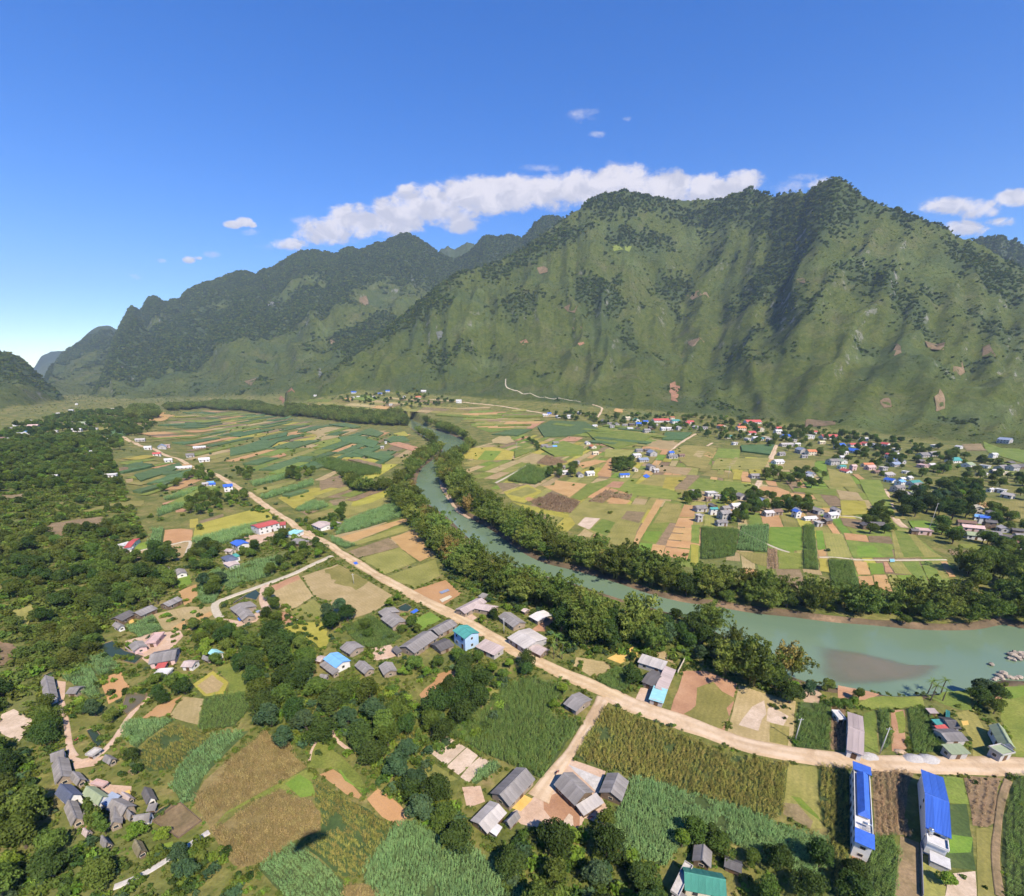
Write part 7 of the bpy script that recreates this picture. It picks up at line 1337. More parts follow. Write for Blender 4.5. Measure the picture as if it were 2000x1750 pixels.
grove('C', [(1130, 1430), (1230, 1310), (1260, 1400), (1210, 1480), (1130, 1500)], 4.4, ['bright', 'mid'], 'left of the small hut above the green roof', (.55, .8)); grove('C', [(1250, 1330), (1370, 1300), (1380, 1370), (1300, 1390)], 4.0, ['round', 'broad'], 'above the small hut near the green roof', (.6, .9)); grove('C', [(1400, 1420), (1560, 1440), (1700, 1520), (1660, 1560), (1520, 1480), (1400, 1500)], 4.4, ['mid', 'broad'], 'behind the dark ragged shed', (.5, .75)); grove('C', [(540, 1190), (620, 1160), (620, 1210), (570, 1220)], 3.5, ['bright'], 'in the red earth yard', (.5, .6)); grove('C', [(500, 1250), (640, 1280), (640, 1330), (540, 1320)], 4.0, ['mid', 'bright'], 'below the red earth yard', (.5, .7))
grove('D', [(500, 1790), (560, 1600), (640, 1600), (640, 1790)], 5.0, ['broad', 'mid'], 'by the red plot below the long blue roof', (.6, .85)); grove('D', [(-60, 1560), (100, 1560), (380, 1480), (470, 1480), (380, 1750), (300, 1800), (-60, 1800)], 5.8, ['broad', 'broad', 'mid'], 'in the dark corner below the cane field', (.65, 1.0)); grove('D', [(1100, 1480), (1220, 1490), (1220, 1700), (1110, 1700)], 4.6, ['mid', 'bright', 'broad'], 'behind the low grey block shed', (.5, .75))
grove('D', [(535, 690), (610, 690), (605, 755), (545, 750)], 4.0, ['mid'], 'at the road corner of the pinkish roof', (.6, .7), n=1); grove('D', [(1420, 430), (1560, 400), (1560, 520), (1450, 500)], 4.6, ['broad', 'mid'], 'above the long sage roof', (.6, .85)); grove('D', [(360, 270), (480, 270), (470, 370), (370, 370)], 4.6, ['mid', 'bluish'], 'at the river bank left of the clay patch', (.55, .8)); grove('D', [(1300, 770), (1420, 760), (1420, 810), (1310, 820)], 3.4, ['mid', 'banana'], 'before the sage green awning', (.6, .8))
grove('D', [(810, 880), (880, 860), (870, 940), (820, 930)], 3.0, ['banana'], 'left of the road edge by the brown corn', (.9, 1.2)); grove('D', [(920, 870), (1020, 870), (1010, 960), (930, 960)], 3.0, ['banana'], 'left of the broad blue gable', (.9, 1.3)); grove('D', [(1220, 880), (1350, 870), (1350, 940), (1230, 940)], 3.2, ['banana'], 'right of the broad blue gable', (.9, 1.2)); grove('D', [(1070, 350), (1200, 340), (1200, 440), (1080, 430)], 4.0, ['palm', 'banana'], 'on the river bank above the corn', (.9, 1.1)); grove('D', [(430, 430), (620, 410), (640, 470), (440, 470)], 3.6, ['mid', 'bright'], 'along the river edge behind the pinkish roof', (.4, .6))
grove('C', [(250, 90), (330, 60), (380, 130), (300, 150)], 3.0, ['banana', 'palm'], 'beside the collapsed shed', (.9, 1.2)); grove('L', [(1160, 1070), (1240, 1080), (1230, 1180), (1170, 1180)], 4.0, ['palm', 'bright'], 'between two of the long houses', (.8, 1.0)); grove('L', [(1600, 960), (1740, 950), (1750, 1060), (1620, 1090)], 5.6, ['bluish', 'mid'], 'in front of the rounded cane parcel', (.8, 1.0))
tree('poplar', plane(*PX('A', 690, 1320))[:2], .95, 'tall narrow poplar in the lower left homestead', None, 7)
tree('poplar', plane(*PX('A', 725, 1330))[:2], .75, 'second shorter poplar against the grey roof', None, 8)
# trees standing about the plain and the villages
grove('N', [(665, 80), (780, 70), (780, 130), (670, 130)], 8, ['broad'], 'left of the white roofs beyond the river', (.85, 1.1)); grove('N', [(1190, 20), (1340, 0), (1340, 80), (1200, 90)], 7.5, ['broad', 'mid'], 'beside the blue roof on the plain', (1.0, 1.3)); grove('N', [(840, 60), (890, 50), (890, 130), (850, 130)], 7, ['broad'], 'between the white roofs beyond the river', (.9, 1.1)); grove('N', [(1005, 60), (1055, 50), (1055, 90), (1010, 90)], 7, ['round'], 'alone above the white roofs beyond the river', (1.2, 1.4), n=1)
grove('V', [(160, 850), (300, 830), (300, 880), (180, 890)], 6.5, ['broad', 'mid'], 'at the left end of the tight hamlet', (.8, 1.0)); grove('V', [(470, 830), (560, 800), (600, 870), (560, 910), (480, 900)], 6.5, ['broad', 'mid'], 'in the middle of the tight hamlet', (.8, 1.0)); grove('V', [(690, 820), (790, 800), (900, 860), (1060, 900), (1060, 1000), (900, 960), (780, 1010), (650, 1000), (640, 930), (700, 890)], 7.0, ['broad', 'broad', 'mid'], 'along the right half of the tight hamlet', (.85, 1.15), n=26); grove('V', [(1080, 880), (1220, 890), (1230, 980), (1120, 960)], 7.0, ['broad', 'mid'], 'above the right end of the tight hamlet', (.9, 1.1)); grove('V', [(560, 1010), (680, 1000), (670, 1060), (580, 1070)], 6.5, ['mid', 'broad'], 'below the white roof of the tight hamlet', (.8, 1.0))
grove('V', [(820, 600), (900, 590), (1000, 640), (1080, 620), (1180, 640), (1290, 600), (1330, 640), (1390, 700), (1280, 760), (1080, 770), (1010, 710), (840, 690)], 8.0, ['broad', 'mid', 'broad'], 'in the round grove below the village', (.9, 1.2), n=26); grove('W', [(420, 960), (520, 930), (560, 1000), (600, 1050), (600, 1160), (430, 1160), (330, 1100), (410, 1060)], 7.0, ['broad', 'mid'], 'round the lone dark farm', (.8, 1.1), n=12); grove('W', [(980, 1100), (1060, 1090), (1200, 1140), (1190, 1240), (1080, 1260), (1000, 1180)], 7.5, ['broad'], 'left of the right hand hamlet', (.9, 1.1), n=12)
grove('W', [(650, 860), (800, 830), (1000, 850), (1050, 760), (1350, 760), (1390, 850), (1300, 1010), (1180, 1040), (1000, 1010), (700, 1010)], 9.0, ['broad', 'broad', 'bluish'], 'in the tall dark wood inside the right village', (1.15, 1.5), n=40)
# bamboo along the river
def riverside(line, spacing, depth, where, seed, s=(.7, 1.2), gold=.06, kinds=('bamboo',)):
    """bamboo clumps in rows along a bank line of the picture"""
    C = catmull([ground(*p)[:2] for p in line], 2.0); rr = random.Random(seed); pts = []
    T = np.gradient(C, axis=0); T /= np.linalg.norm(T, axis=1)[:, None]; N = np.stack([-T[:, 1], T[:, 0]], 1)
    for d in depth:
        acc = rr.uniform(0, spacing)
        for i in range(1, len(C)):
            acc += np.linalg.norm(C[i] - C[i - 1])
            if acc > spacing * rr.uniform(.8, 1.25):
                acc = 0; p = C[i] + N[i] * (d + rr.uniform(-2.5, 2.5)); pts.append(p)
    for i, p in enumerate(pts):
        if not free(p, 1.0, False) or inside(p[None], RIV)[0] or rr.random() < .10: continue
        k = 'goldbamboo' if rr.random() < gold else rr.choice(kinds)
        if k == 'bamboo' and rr.random() < .16: k = rr.choice(('broad', 'mid', 'bluish'))
        tree(k, p, rr.uniform(*s), {'g': 'golden brown bamboo clump ', 'b': 'olive green bamboo clump '}.get(k[0] if 'bamboo' in k else '', 'leafy dark tree among bamboo ') + where, where, seed * 1000 + i)
riverside(NB[6:14], 9, (3, 12, 20), 'on the far bank at the river bend', 1, (.75, 1.3), gold=.12)
riverside(NB[13:20], 8.5, (3, 11, 18), 'on the far bank of the middle reach', 2, (.65, 1.25))
riverside(NB[19:28], 8, (3, 10, 16), 'on the far bank of the wide reach', 3, (.55, 1.1), gold=.03)
riverside([(2060, 1170), (2000, 1150), (1940, 1130), (1890, 1110)], 8, (0, 8), 'in the grove above the right end of the river', 4, (.85, 1.1), 0)
riverside([(806, 955), (808, 985), (830, 1008), (862, 1040), (888, 1075), (930, 1110), (965, 1135)], 8.5, (0, -7, -13), 'on the near bank at the river bend', 5, (.7, 1.2), gold=.08)
riverside([(960, 1140), (1010, 1160), (1060, 1180), (1110, 1200), (1160, 1220)], 8, (6, 0, -6), 'on the near bank by the pinkish roofs', 6, (.75, 1.2), gold=.05)
riverside([(1070, 1250), (1120, 1258), (1180, 1262), (1240, 1262), (1300, 1272)], 8, (0, 8, 16), 'in the tall grove right of the collapsed shed', 7, (.9, 1.4), gold=0, kinds=('bamboo', 'broad'))
riverside([(1270, 1225), (1330, 1245), (1400, 1275), (1460, 1310), (1520, 1345), (1570, 1352)], 7.6, (-1, -8, 7, 13), 'in the grove at the shoal', 8, gold=.04, kinds=('bamboo', 'bamboo', 'broad', 'bluish'))
riverside([(800, 940), (800, 915), (815, 900), (835, 888), (848, 875), (840, 862), (815, 846)], 11, (-2, -12), 'on the left bank of the upper reach', 9, (.9, 1.2), gold=.12)
riverside([(912, 858), (880, 842), (838, 828), (800, 812), (760, 806)], 12, (1, 12), 'on the right bank of the upper reach', 10, (.95, 1.25), 0)
riverside([(1912, 1330), (1905, 1360)], 4.5, (0,), 'alone on the near bank at the right', 11, (.7, .9), 0)
riverside([(930, 870), (905, 890), (880, 900)], 8, (-3, -12), 'at the inner bend of the upper reach', 12, (.9, 1.1), .1)
riverside([(670, 930), (690, 955), (720, 960), (765, 955), (800, 935)], 7.5, (0, 5), 'in the hedge left of the upper reach', 13, (.75, .95), 0, ('bamboo', 'broad'))
riverside([(1020, 858), (1045, 868), (1050, 880)], 8, (0,), 'alone on the far plain', 14, (.8, 1.0), 0, ('broad',))
plant_trees(); print('TREES', COUNT)

# ------------------------------------------------------------------ woods, scrub and weeds that read as masses
def mass(name, r, poly, spacing, group, s, label, cat, seed, check=False, rr_=2.0, squash=(1, 1), clump=0.0):
    P = np.array([ground(*PX(r, *p))[:2] for p in poly]); lo, hi = P.min(0), P.max(0); g = np.random.default_rng(seed)
    n = int(np.prod(hi - lo) / spacing ** 2); c = g.uniform(lo, hi, (n, 2)); c = c[inside(c, P)]; c = c[~inside(c, RIV)]
    for q in CLEAR: c = c[~inside(c, q)]
    if clump: c = c[fbm(c[:, 0] / 14, c[:, 1] / 14, seed, 3) > clump]
    if check: c = np.array([p for p in c if free(p, rr_)]).reshape(-1, 2)
    if len(c) == 0: return
    return scatter(name, np.column_stack([c, terr(c[:, 0], c[:, 1])]), group, g.uniform(*s, len(c)), label, cat, seed=seed, squash=squash)
CLEAR = [np.array([g[:2] for g in GR(r, q)]) for r, q in (('L', [(330, 540), (420, 490), (800, 440), (830, 490), (700, 560), (560, 560), (420, 620)]), ('L', [(650, 390), (900, 330), (1130, 310), (1120, 360), (850, 370), (650, 430)]), ('L', [(0, 270), (200, 260), (240, 280), (0, 330)]), ('L', [(80, 1180), (260, 1130), (330, 1200), (200, 1290), (60, 1300)]), ('L', [(-40, 1400), (120, 1420), (150, 1560), (40, 1600), (-40, 1600)]), ('A', [(0, 500), (100, 470), (180, 500), (220, 600), (150, 690), (60, 665), (-40, 630)]))]
SLOPE = [(-40, 868), (90, 858), (185, 848), (218, 890), (262, 1000), (285, 1050), (235, 1075), (265, 1110), (330, 1150), (262, 1200), (200, 1235), (185, 1300), (110, 1330), (90, 1420), (60, 1440), (-60, 1420)]
S1 = [(-60, 868), (90, 858), (185, 848), (218, 890), (238, 950), (-60, 962)]; S2 = [(-60, 962), (238, 950), (262, 1000), (245, 1032), (-60, 1060)]; S3 = [(-60, 1060), (245, 1032), (285, 1050), (235, 1075), (265, 1110), (330, 1150), (262, 1200), (205, 1230), (120, 1190), (-60, 1180)]; S4 = [(-60, 1180), (120, 1190), (205, 1230), (185, 1300), (110, 1330), (90, 1420), (60, 1440), (-60, 1420)]
mass('hillside_wood', 'P', S1, 6.6, WOOD, (.55, 1.1), 'dark woodland on the far part of the left slope', 'woodland', 3, True, clump=-.3)
mass('hillside_wood', 'P', S2, 13, HILLW, (.4, .9), 'scattered trees on the scrubby middle of the left slope', 'woodland', 25, True)
mass('hillside_wood', 'P', S3, 5.6, HILLW, (.4, 1.15), 'mixed woodland above the long houses on the left slope', 'woodland', 26, True, clump=-.22)
mass('hillside_wood', 'P', S4, 8.0, HILLW, (.35, .95), 'loose trees on the weedy left slope below the wood', 'woodland', 27, True, clump=-.1)
mass('hillside_scrub', 'P', SLOPE, 2.5, WEED, (1.0, 2.6), 'low green scrub between the trees of the left slope', 'scrub', 4, clump=-.28, squash=(.6, 1.0))
mass('corner_scrub', 'A', [(-80, 760), (200, 760), (340, 1150), (450, 1330), (650, 1420), (800, 1520), (1000, 1480), (1240, 1450), (1400, 1370), (1700, 1560), (1760, 1760), (1600, 1830), (-80, 1830)], 1.9, SHRUB, (.7, 1.7), 'rough weeds and bushes filling the bottom left corner', 'scrub', 5, True, 1.0, clump=-.35)
mass('wood_undergrowth', 'P', [(470, 1240), (600, 1240), (640, 1330), (780, 1350), (860, 1400), (960, 1320), (1000, 1330), (950, 1440), (850, 1470), (830, 1530), (930, 1600), (920, 1680), (860, 1650), (700, 1480), (600, 1470), (540, 1430), (500, 1340)], 2.6, SHRUB, (.8, 1.9), 'bushes under and around the broad wood', 'scrub', 6, True, 1.0)
mass('wood_undergrowth', 'P', [(985, 1650), (1060, 1615), (1200, 1650), (1310, 1720), (1310, 1810), (985, 1810)], 2.4, SHRUB, (.9, 1.9), 'bushes under the dark wood at the bottom edge', 'scrub', 7, True, .5)
mass('riverbank_scrub', 'P', [(820, 990), (900, 1060), (960, 1105), (1080, 1140), (1240, 1190), (1340, 1225), (1480, 1300), (1560, 1340), (1500, 1355), (1400, 1300), (1250, 1285), (1080, 1275), (1070, 1220), (960, 1180), (880, 1130), (840, 1060)], 2.8, SHRUB, (.9, 1.9), 'bushes along the near bank under the bamboo', 'scrub', 8, True, .5)
mass('riverbank_scrub', 'P', [(875, 950), (930, 995), (1010, 1045), (1130, 1090), (1270, 1140), (1400, 1165), (1600, 1190), (1800, 1205), (2050, 1200), (2050, 1180), (1800, 1190), (1600, 1170), (1400, 1140), (1270, 1110), (1130, 1070), (1010, 1030)], 2.8, SHRUB, (.9, 1.8), 'bushes along the far bank under the bamboo', 'scrub', 9, True, .5)
mass('farmyard_bushes', 'P', [(100, 1300), (430, 1200), (560, 1180), (700, 1240), (860, 1230), (900, 1330), (600, 1340), (470, 1230), (300, 1330), (260, 1440), (330, 1560), (280, 1640), (120, 1640), (90, 1400)], 4.2, SHRUB, (.6, 1.4), 'garden bushes among the homesteads on the left', 'bushes', 10, True, 1.2, clump=0.0)
mass('farmyard_bushes', 'P', [(250, 1090), (480, 1040), (640, 1010), (660, 1060), (480, 1150), (420, 1210), (200, 1230)], 4.4, SHRUB, (.7, 1.5), 'garden bushes round the left hamlet', 'bushes', 11, True, 1.2, clump=0.05)
mass('verge_weeds', 'D', [(0, 700), (540, 750), (640, 770), (980, 770), (1240, 770), (1400, 800), (1750, 830), (1750, 760), (1500, 500), (1400, 420), (600, 430), (200, 420), (0, 380)], 4.0, SHRUB, (.35, .9), 'weeds along the plots by the river road', 'weeds', 12, True, .6, clump=.15)
mass('verge_weeds', 'D', [(0, 850), (540, 880), (1000, 890), (1750, 930), (1750, 1760), (0, 1760)], 4.2, SHRUB, (.3, .8), 'weeds between the plots round the blue roofs', 'weeds', 13, True, .6, clump=.18)
mass('verge_weeds', 'C', [(0, 200), (500, 120), (900, 330), (1500, 650), (1700, 760), (600, 470), (200, 960), (0, 900)], 3.6, SHRUB, (.35, .9), 'weeds along the road at the bend', 'weeds', 14, True, .6, clump=.1)
mass('field_bushes', 'P', [(250, 1000), (330, 900), (470, 830), (800, 850), (790, 940), (640, 960), (600, 1010), (480, 1020), (300, 1060)], 16, SHRUB, (1.0, 2.2), 'scattered bushes on the banks of the left plain', 'bushes', 15, True, 1.5, clump=.12)
mass('field_bushes', 'P', [(900, 850), (1100, 830), (1340, 860), (1600, 950), (1750, 1000), (1850, 1130), (1600, 1150), (1300, 1090), (1000, 990)], 30, SHRUB, (.8, 1.7), 'scattered bushes on the banks of the plain beyond the river', 'bushes', 16, True, 1.5, clump=.15)
mass('village_trees', 'P', [(1060, 800), (1180, 812), (1330, 812), (1480, 822), (1640, 845), (1760, 862), (1850, 880), (1960, 910), (2040, 960), (2040, 1010), (1900, 960), (1830, 985), (1760, 960), (1700, 925), (1600, 890), (1480, 872), (1360, 850), (1180, 832), (1070, 818)], 13.5, WOOD, (.7, 1.25), 'dark trees shading the village at the mountain foot', 'trees', 17, True, 3.0, clump=-.15)
mass('village_trees', 'P', [(640, 782), (760, 768), (840, 772), (900, 785), (860, 795), (740, 795)], 16, WOOD, (.8, 1.3), 'trees round the houses under the far mountain', 'trees', 18, True, 3.0, clump=-.1)
mass('village_trees', 'P', [(1850, 985), (1960, 1000), (2040, 1080), (2040, 1190), (1900, 1150), (1860, 1100), (1890, 1060), (1960, 1060), (1880, 1010)], 8.5, WOOD, (.8, 1.15), 'trees of the right hand hamlet down to the river', 'trees', 19, True, 2.5, clump=-.25)
mass('valley_wood', 'P', [(-40, 850), (20, 838), (120, 812), (230, 800), (300, 806), (300, 830), (215, 842), (250, 870), (215, 890), (120, 875), (-40, 880)], 13, WOOD, (.9, 1.4), 'woodland round the pale settlement at the valley mouth', 'woodland', 20, True, 3.0, clump=-.3)
mass('far_bamboo_belt', 'P', [(320, 797), (420, 788), (500, 790), (600, 800), (700, 806), (790, 818), (800, 832), (760, 832), (680, 826), (560, 816), (470, 802), (400, 798), (330, 803)], 9.5, BAMB, (.95, 1.35), 'belt of dark bamboo winding along the far river', 'bamboo', 21)
mass('far_bamboo_belt', 'P', [(252, 812), (268, 800), (310, 804), (312, 818), (258, 822)], 11, BAMB, (1.1, 1.5), 'square block of dark bamboo on the far plain', 'bamboo', 22)
mass('far_wood', 'P', [(200, 845), (260, 832), (305, 830), (290, 845), (230, 860)], 13, WOOD, (.9, 1.3), 'clump of dark trees left of the far road', 'trees', 23, True, 3, clump=-.3)
mass('road_hedge', 'P', [(440, 975), (500, 985), (560, 1020), (600, 1010), (640, 1040), (640, 1055), (570, 1045), (520, 1010)], 4.5, SHRUB, (1.0, 2.0), 'hedge of bushes along the left road', 'bushes', 24, True, 1.0)
def all_weeds():
    """rough growth on every near spot that is not field, yard, road or house"""
    P = np.array([ground(*p)[:2] for p in [(-60, 1160), (500, 1040), (1000, 1150), (1500, 1330), (2080, 1330), (2100, 1780), (-100, 1780)]]); g = np.random.default_rng(77)
    lo, hi = P.min(0), P.max(0); c = g.uniform(lo, hi, (int(np.prod(hi - lo) / 1.5 ** 2), 2)); c = c[inside(c, P)]; c = c[~inside(c, RIV)]
    for q in ALLF:
        if q[:, 1].min() < 330: c = c[~inside(c, q)]
    for C, w in ROADS:
        if C[:, 1].min() > 400: continue
        c = c[seg_dist(c, C[::3]) > w.mean() * .6]
    for x, y, r in HOUSES:
        if y < 330: c = c[np.hypot(c[:, 0] - x, c[:, 1] - y) > r * .92]
    d = fbm(c[:, 0] / 9, c[:, 1] / 9, 31, 3); c = c[d > -.28]; d = d[d > -.28]
    scatter('rough_weeds', np.column_stack([c, terr(c[:, 0], c[:, 1])]), WEED, g.uniform(.25, .75, len(c)) * (1 + .9 * np.clip(d, 0, 1)), 'rough weeds and low bushes filling the ground between fields and houses', 'weeds', seed=5, squash=(.5, 1.0)); print('WEEDS', len(c))
all_weeds()
# mountain cover
def mountain_cover():
    g = np.random.default_rng(5); N = 560000
    Y = np.sqrt(g.uniform(560 ** 2, 4300 ** 2, N)); A = g.uniform(-1.22, 1.2, N); X = A * Y
    z, mt, tt, dk = terr_full(X, Y)
    e = (z - CAM_H) / Y
    ok = ((mt > .5) & (tt < 1.04)) | ((mt <= .5) & (z > 7) & (Y > 620) & (g.uniform(0, 1, N) < .35))
    tn = tt + 0.22 * fbm(X / 300, Y / 300, 91, 4); fo = sstep(dk - 0.12, dk + 0.12, tn); fo = np.maximum(fo, sstep(0.42, 0.8, fbm(X / 110, Y / 110, 95, 4)) * .7)
    fo = np.maximum(fo, wooded(X, Y)); dn = fbm(X / 70, Y / 70, 44, 4); u = g.uniform(0, 1, N)
    forest = ok & (mt > .5) & (u < .78 * fo ** 1.2)
    scrub = ok & ~forest & (u < .16 + .5 * np.clip(dn + .1, 0, 1))
    s1 = g.uniform(2.0, 4.0, N) * np.clip(Y / 1500, .8, 1.6); s2 = g.uniform(.7, 1.7, N) * np.clip(Y / 1400, .8, 1.5)
    scatter('mountain_forest', np.column_stack([X, Y, z - .5])[forest], FOREST, s1[forest], 'dark forest on the upper slopes and gullies of the mountains', 'forest', seed=1, squash=(.8, 1.3))
    scatter('mountain_scrub', np.column_stack([X, Y, z - .3])[scrub], SCRUB, s2[scrub], 'green scrub dotted over the mountain slopes', 'scrub', seed=2, squash=(.6, 1.0))
    print('COVER', forest.sum(), scrub.sum())
mountain_cover()
# ------------------------------------------------------------------ small things
def pole(r, base, h, label):
    g = ground(*PX(r, *base)); t = empty('power_pole', g); tag(t, label, 'power pole')
    mb = MB(); mb.tube([(0, 0, -.5), (0, 0, h)], [.17, .10], 8); mb.build('post', M['polecon'], t, True)
    mb = MB(); mb.box(-.8, .8, -.05, .05, h - .7, h - .6); mb.build('crossarm', M['steel'], t)
    for x in (-.7, 0, .7): mb = MB(); mb.tube([(x, 0, h - .6), (x, 0, h - .35)], .06, 6); mb.build('insulator', WL['white'], t)
pole('D', (183, 692), 9, 'concrete power pole at the corn plot by the road'); pole('D', (763, 778), 10, 'concrete power pole by the gravel heap'); pole('N', (337, 1352), 8, 'concrete power pole beside the big pale barn'); pole('W', (928, 1138), 22, 'tall pale mast in the right hand fields'); pole('N', (1525, 45), 10, 'concrete pole in the cluster on the far plain'); pole('V', (532, 682), 14, 'slim pole in the olive field below the village'); pole('H', (637, 960), 12, 'slim pole by the oval bank on the far plain'); pole('M', (965, 960), 6, 'thin pole in the brown field by the ochre road')
def heap(r, c, rad, h, m, name, label, seed):
    g = ground(*PX(r, *c)); rr = random.Random(seed); v = []; f = []; n = 14
    rings = [(1.0, 0), (.8, .28), (.55, .62), (.28, .9)]
    for q, z in rings:
        for i in range(n): a = 2 * math.pi * i / n; k = q * rad * rr.uniform(.85, 1.12); v.append((math.cos(a) * k * 1.25, math.sin(a) * k * .8, z * h * rr.uniform(.9, 1.1) - (.1 if z == 0 else 0)))
    v.append((0, 0, h))
    for k in range(3):
        for i in range(n): f.append((k * n + i, k * n + (i + 1) % n, (k + 1) * n + (i + 1) % n, (k + 1) * n + i))
    for i in range(n): f.append((3 * n + i, 3 * n + (i + 1) % n, 4 * n))
    o = mesh_obj(name, v, f, M[m], smooth=True); o.location = g; tag(o, label, 'heap')
heap('D', (690, 800), 2.6, 1.3, 'gravel', 'gravel_heap', 'grey gravel heap on the road above the long blue roof', 1); heap('D', (1000, 815), 2.8, 1.4, 'gravel', 'gravel_heap', 'left of two grey gravel heaps by the corn', 2); heap('D', (1090, 818), 3.0, 1.5, 'gravel', 'gravel_heap', 'right of two grey gravel heaps by the corn', 3); heap('D', (905, 765), 1.6, .7, 'sand', 'sand_heap', 'pale sand heap at the front of the garden plot', 4)
def tarp(r, pts, label, m='shadowcloth', name='tarpaulin', z=.42):
    P = [plane(*PX(r, *p)) for p in pts]; c = sum(P) / 4; n = 6; v = []; f = []
    for i in range(n + 1):
        for j in range(n + 1):
            a = P[0] + (P[1] - P[0]) * i / n; b = P[3] + (P[2] - P[3]) * i / n; p = a + (b - a) * j / n - c; v.append((p[0], p[1], .05 * math.sin(i * 2.1 + j * 1.7)))
    for i in range(n):
        for j in range(n): k = i * (n + 1) + j; f.append((k, k + 1, k + n + 2, k + n + 1))
    o = mesh_obj(name, v, f, M[m] if m in M else RF[m], smooth=True); o.location = (c[0], c[1], z); tag(o, label, 'tarpaulin')
tarp('M', (((960, 800)), (985, 792), (1000, 808), (975, 816)), 'small violet blue tarpaulin spread on the ochre road'); tarp('M', [(1405, 1190), (1450, 1160), (1475, 1175), (1430, 1200)], 'blue tarpaulin by the small roadside pond'); tarp('N', [(1420, 120), (1450, 105), (1480, 125), (1450, 138)], 'blue tarpaulin on the plain by the blue roofed house'); tarp('L', [(1045, 1490), (1075, 1455), (1125, 1470), (1090, 1510)], 'bright blue tarpaulin at the corner of the green pond', z=.5); tarp('M', [(1630, 1030), (1700, 1005), (1715, 1018), (1650, 1045)], 'pale violet mat drying on the bare field', 'bluegrey', 'drying_mat'); tarp('M', [(1635, 1090), (1715, 1055), (1735, 1070), (1655, 1112)], 'straw coloured mat drying on the bare field', 'cream', 'drying_mat'); tarp('M', [(55, 1235), (75, 1225), (95, 1248), (70, 1258)], 'blue tarpaulin beside the house in the hooked pond'); tarp('M', [(195, 1180), (225, 1170), (240, 1185), (210, 1195)], 'pale violet tarpaulin in the yard by the hooked pond', 'bluegrey'); tarp('A', [(860, 1040), (890, 1030), (900, 1070), (870, 1085)], 'orange grain mat in the lower left homestead yard', 'ochre', 'grain_mat'); tarp('L', [(1005, 1260), (1040, 1240), (1050, 1265), (1015, 1285)], 'ochre grain mat before the middle long house', 'ochre', 'grain_mat'); tarp('D', [(1290, 625), (1335, 620), (1340, 650), (1300, 655)], 'orange cover lying on the grey patched roof', 'ochre', 'roof_cover', z=4.1); tarp('W', [(600, 1370), (640, 1370), (645, 1395), (605, 1398)], 'round turquoise cover by the white field path', 'aqua', 'cover', z=.6)
def boulders(r, pts, label, grp, seed):
    rr = random.Random(seed)
    for (x, y, s) in pts:
        bm = bmesh.new(); bmesh.ops.create_icosphere(bm, subdivisions=2, radius=s)
        for v in bm.verts: v.co *= rr.uniform(.75, 1.2); v.co.z *= .65
        me = bpy.data.meshes.new('boulder'); bm.to_mesh(me); bm.free(); me.materials.append(M['stone']); o = bpy.data.objects.new('boulder', me); link(o)
        g = plane(*PX(r, x, y), z=-1.2); o.location = g; tag(o, label, 'boulder', grp)
boulders('D', [(1665, 100, 1.6), (1690, 85, 1.2), (1700, 115, 1.5), (1730, 90, 1.4), (1650, 125, 1.1), (1745, 115, 1.6), (1720, 130, 1.0), (1680, 135, .9)], 'brown boulder standing in the river at the right edge', 'boulders in the river', 4)
boulders('D', [(1580, 245, 1.3), (1610, 230, 1.5), (1635, 250, 1.2), (1600, 265, .9), (1660, 255, 1.1), (1690, 260, 1.0), (1560, 260, .8), (1525, 165, 1.1), (1720, 255, 1.1), (1545, 270, .8)], 'pale boulder on the near bank at the right edge', 'boulders on the bank', 5)
def motorbike(r, p, rz, label):
    t = empty('motorbike', ground(*PX(r, *p)) + np.array((0, 0, .22)), rz); tag(t, label, 'motorbike')
    for x in (-.62, .62):
        me = MB(); pts = [(x + .3 * math.cos(a), 0, .3 + .3 * math.sin(a)) for a in np.linspace(0, 2 * math.pi, 13)]; me.tube(pts, .06, 6, cap=False); w = me.build('wheel', M['rubber'], t, True)
    mb = MB(); mb.tube([(-.6, 0, .35), (-.2, 0, .55), (.3, 0, .6), (.55, 0, .9)], [.08, .16, .14, .05], 7); mb.build('body', RF['red'], t, True)
    mb = MB(); mb.box(-.6, .1, -.13, .13, .68, .78); mb.build('seat', M['rubber'], t); mb = MB(); mb.tube([(.5, -.35, .98), (.5, .35, .98)], .025, 6); mb.build('handlebar', M['steel'], t)
motorbike('C', (308, 915), .8, 'motorbike parked on the farm track by the grey farmhouse'); motorbike('A', (530, 690), 1.2, 'motorbike by the lane beside the dark little pond'); motorbike('C', (540, 1225), .3, 'motorbike at the corner of the red earth yard')
def wall_run(r, pts, h, label, m='grey', name='boundary_wall'):
    P = [ground(*PX(r, *p)) for p in pts]; t = empty(name, P[0]); tag(t, label, 'wall')
    for a, b in zip(P[:-1], P[1:]):
        d = b - a; l = np.linalg.norm(d[:2]); n = max(1, int(l / 3))
        for i in range(n):
            q = a + d * (i + .5) / n - P[0]; mb = MB(); mb.box(-l / n / 2 + .02, l / n / 2 - .02, -.07, .07, -.3, h); o = mb.build('panel', WL[m], t); o.location = q; o.rotation_euler = (0, 0, math.atan2(d[1], d[0]))
wall_run('C', [(1130, 235), (1180, 140)], 1.6, 'pale boundary wall behind the pinkish roofed wing', 'cream'); wall_run('A', [(860, 60), (900, 90), (985, 105)], 1.0, 'curved pink wall along the green pond', 'pink'); wall_run('A', [(1050, 1242), (1230, 1112), (1378, 1240), (1220, 1358), (1050, 1242)], .5, 'low dark fence round the square vegetable plot', 'wood', 'plot_fence'); wall_run('D', [(1040, 1390), (1052, 1760)], 1.1, 'dark fence below the white rear terrace', 'dkgrey', 'plot_fence'); wall_run('M', [(440, 1295), (528, 1245)], .6, 'pale kerb wall of the clay yard by the tan field', 'white')
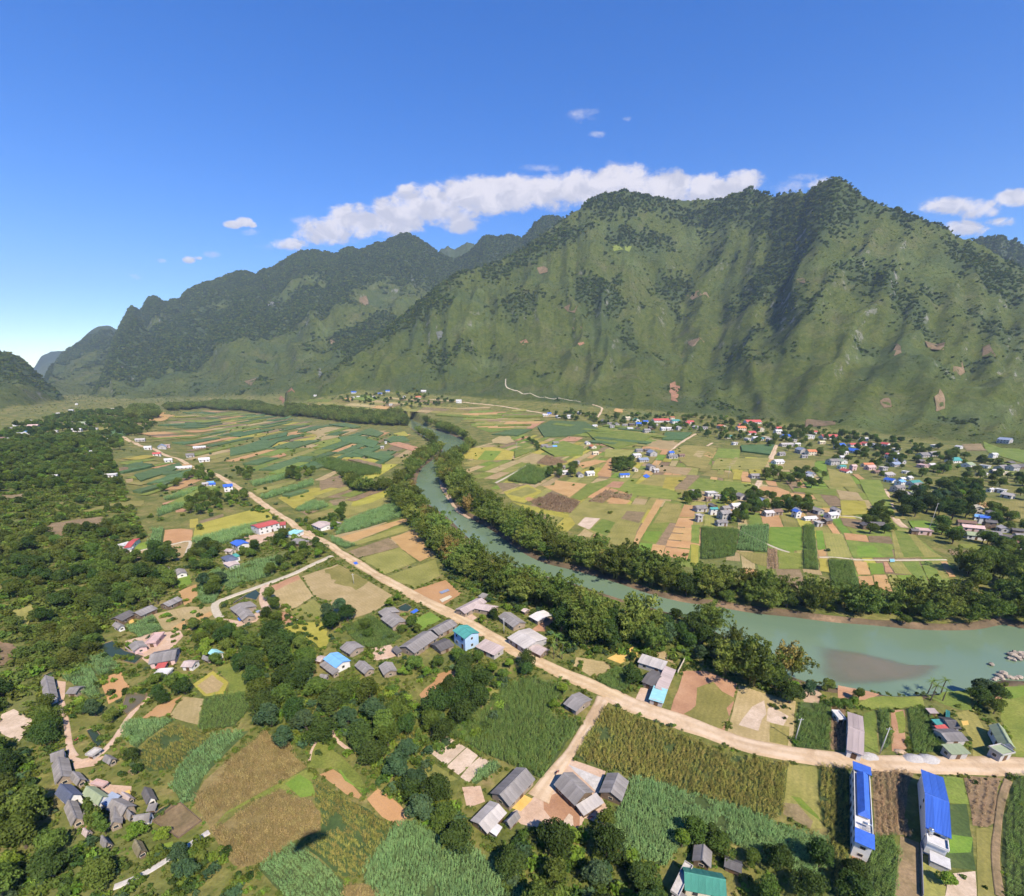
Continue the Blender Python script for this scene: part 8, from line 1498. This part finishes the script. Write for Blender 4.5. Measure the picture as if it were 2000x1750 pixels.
# the paraglider that carries the viewer: above and behind the camera, seen here only by its shadow
def paraglider():
    a = plane(577, 1653); b = plane(637, 1624); sp = (b - a)[:2]; span = float(np.linalg.norm(sp)) * 1.12; rz = math.atan2(sp[1], sp[0])
    t = empty('paraglider', WING, rz); tag(t, 'paraglider wing overhead, casting the dark curved shadow on the corn', 'paraglider')
    n = 22; v = []; f = []; R = span * .72
    m = paint('canopy_fabric', (.6, .12, .08), .6, .1)
    for i in range(n + 1):
        s = -1 + 2 * i / n; an = s * math.asin(.5 / .72); x = R * math.sin(an); z = R * (math.cos(an) - 1); c = 1.75 * math.sqrt(max(1 - (s * .97) ** 2, .02)) + .1
        for (y, h) in ((c, 0), (c * .6, .16), (0, .2), (-c, 0), (0, -.06), (c * .6, -.05)): v.append((x, y, z + h))
    for i in range(n):
        for k in range(6): j = (k + 1) % 6; f.append((i * 6 + k, i * 6 + j, (i + 1) * 6 + j, (i + 1) * 6 + k))
    mesh_obj('canopy', v, f, m, t, True)
    for i in (3, 7, 11, 15, 19):
        mb = MB(); mb.tube([v[i * 6 + 2], (0.25 * (1 if i > 11 else -1), -.4, -6.6)], .004, 4); mb.build('line', M['rubber'], t)
paraglider()
# ------------------------------------------------------------------ air
hz = MB(); hz.box(-9500, 4500, -700, 9000, -12, 1700)
hm = bpy.data.materials.new('haze_air'); hm.use_nodes = True; k = NT(hm.node_tree); k.n.clear()
ho = k.add('ShaderNodeOutputMaterial'); pv = k.add('ShaderNodeVolumePrincipled'); k.l.new(pv.outputs[0], ho.inputs['Volume'])
pv.inputs['Color'].default_value = (.55, .70, .95, 1); pv.inputs['Density'].default_value = 0.000062; pv.inputs['Anisotropy'].default_value = 0.0
h = hz.build('haze', hm); tag(h, kind='stuff')

# ------------------------------------------------------------------ labels of look-alikes: add their place in the row
def ordinal(n): return '%d%s' % (n, 'th' if 10 <= n % 100 <= 20 else {1: 'st', 2: 'nd', 3: 'rd'}.get(n % 10, 'th'))
def single_out():
    same = {}
    for o in COL.objects:
        if o.parent is None and o.get('label') and o.get('kind') is None: same.setdefault(o['label'], []).append(o)
    for lab, L in same.items():
        if len(L) < 2: continue
        L.sort(key=lambda o: o.location[0] / max(o.location[1], 1))
        w = lab.split(); lab = ' '.join(w[max(0, len(w) - 13):])
        for i, o in enumerate(L): o['label'] = '%s, %s from left' % (lab, ordinal(i + 1))
single_out()
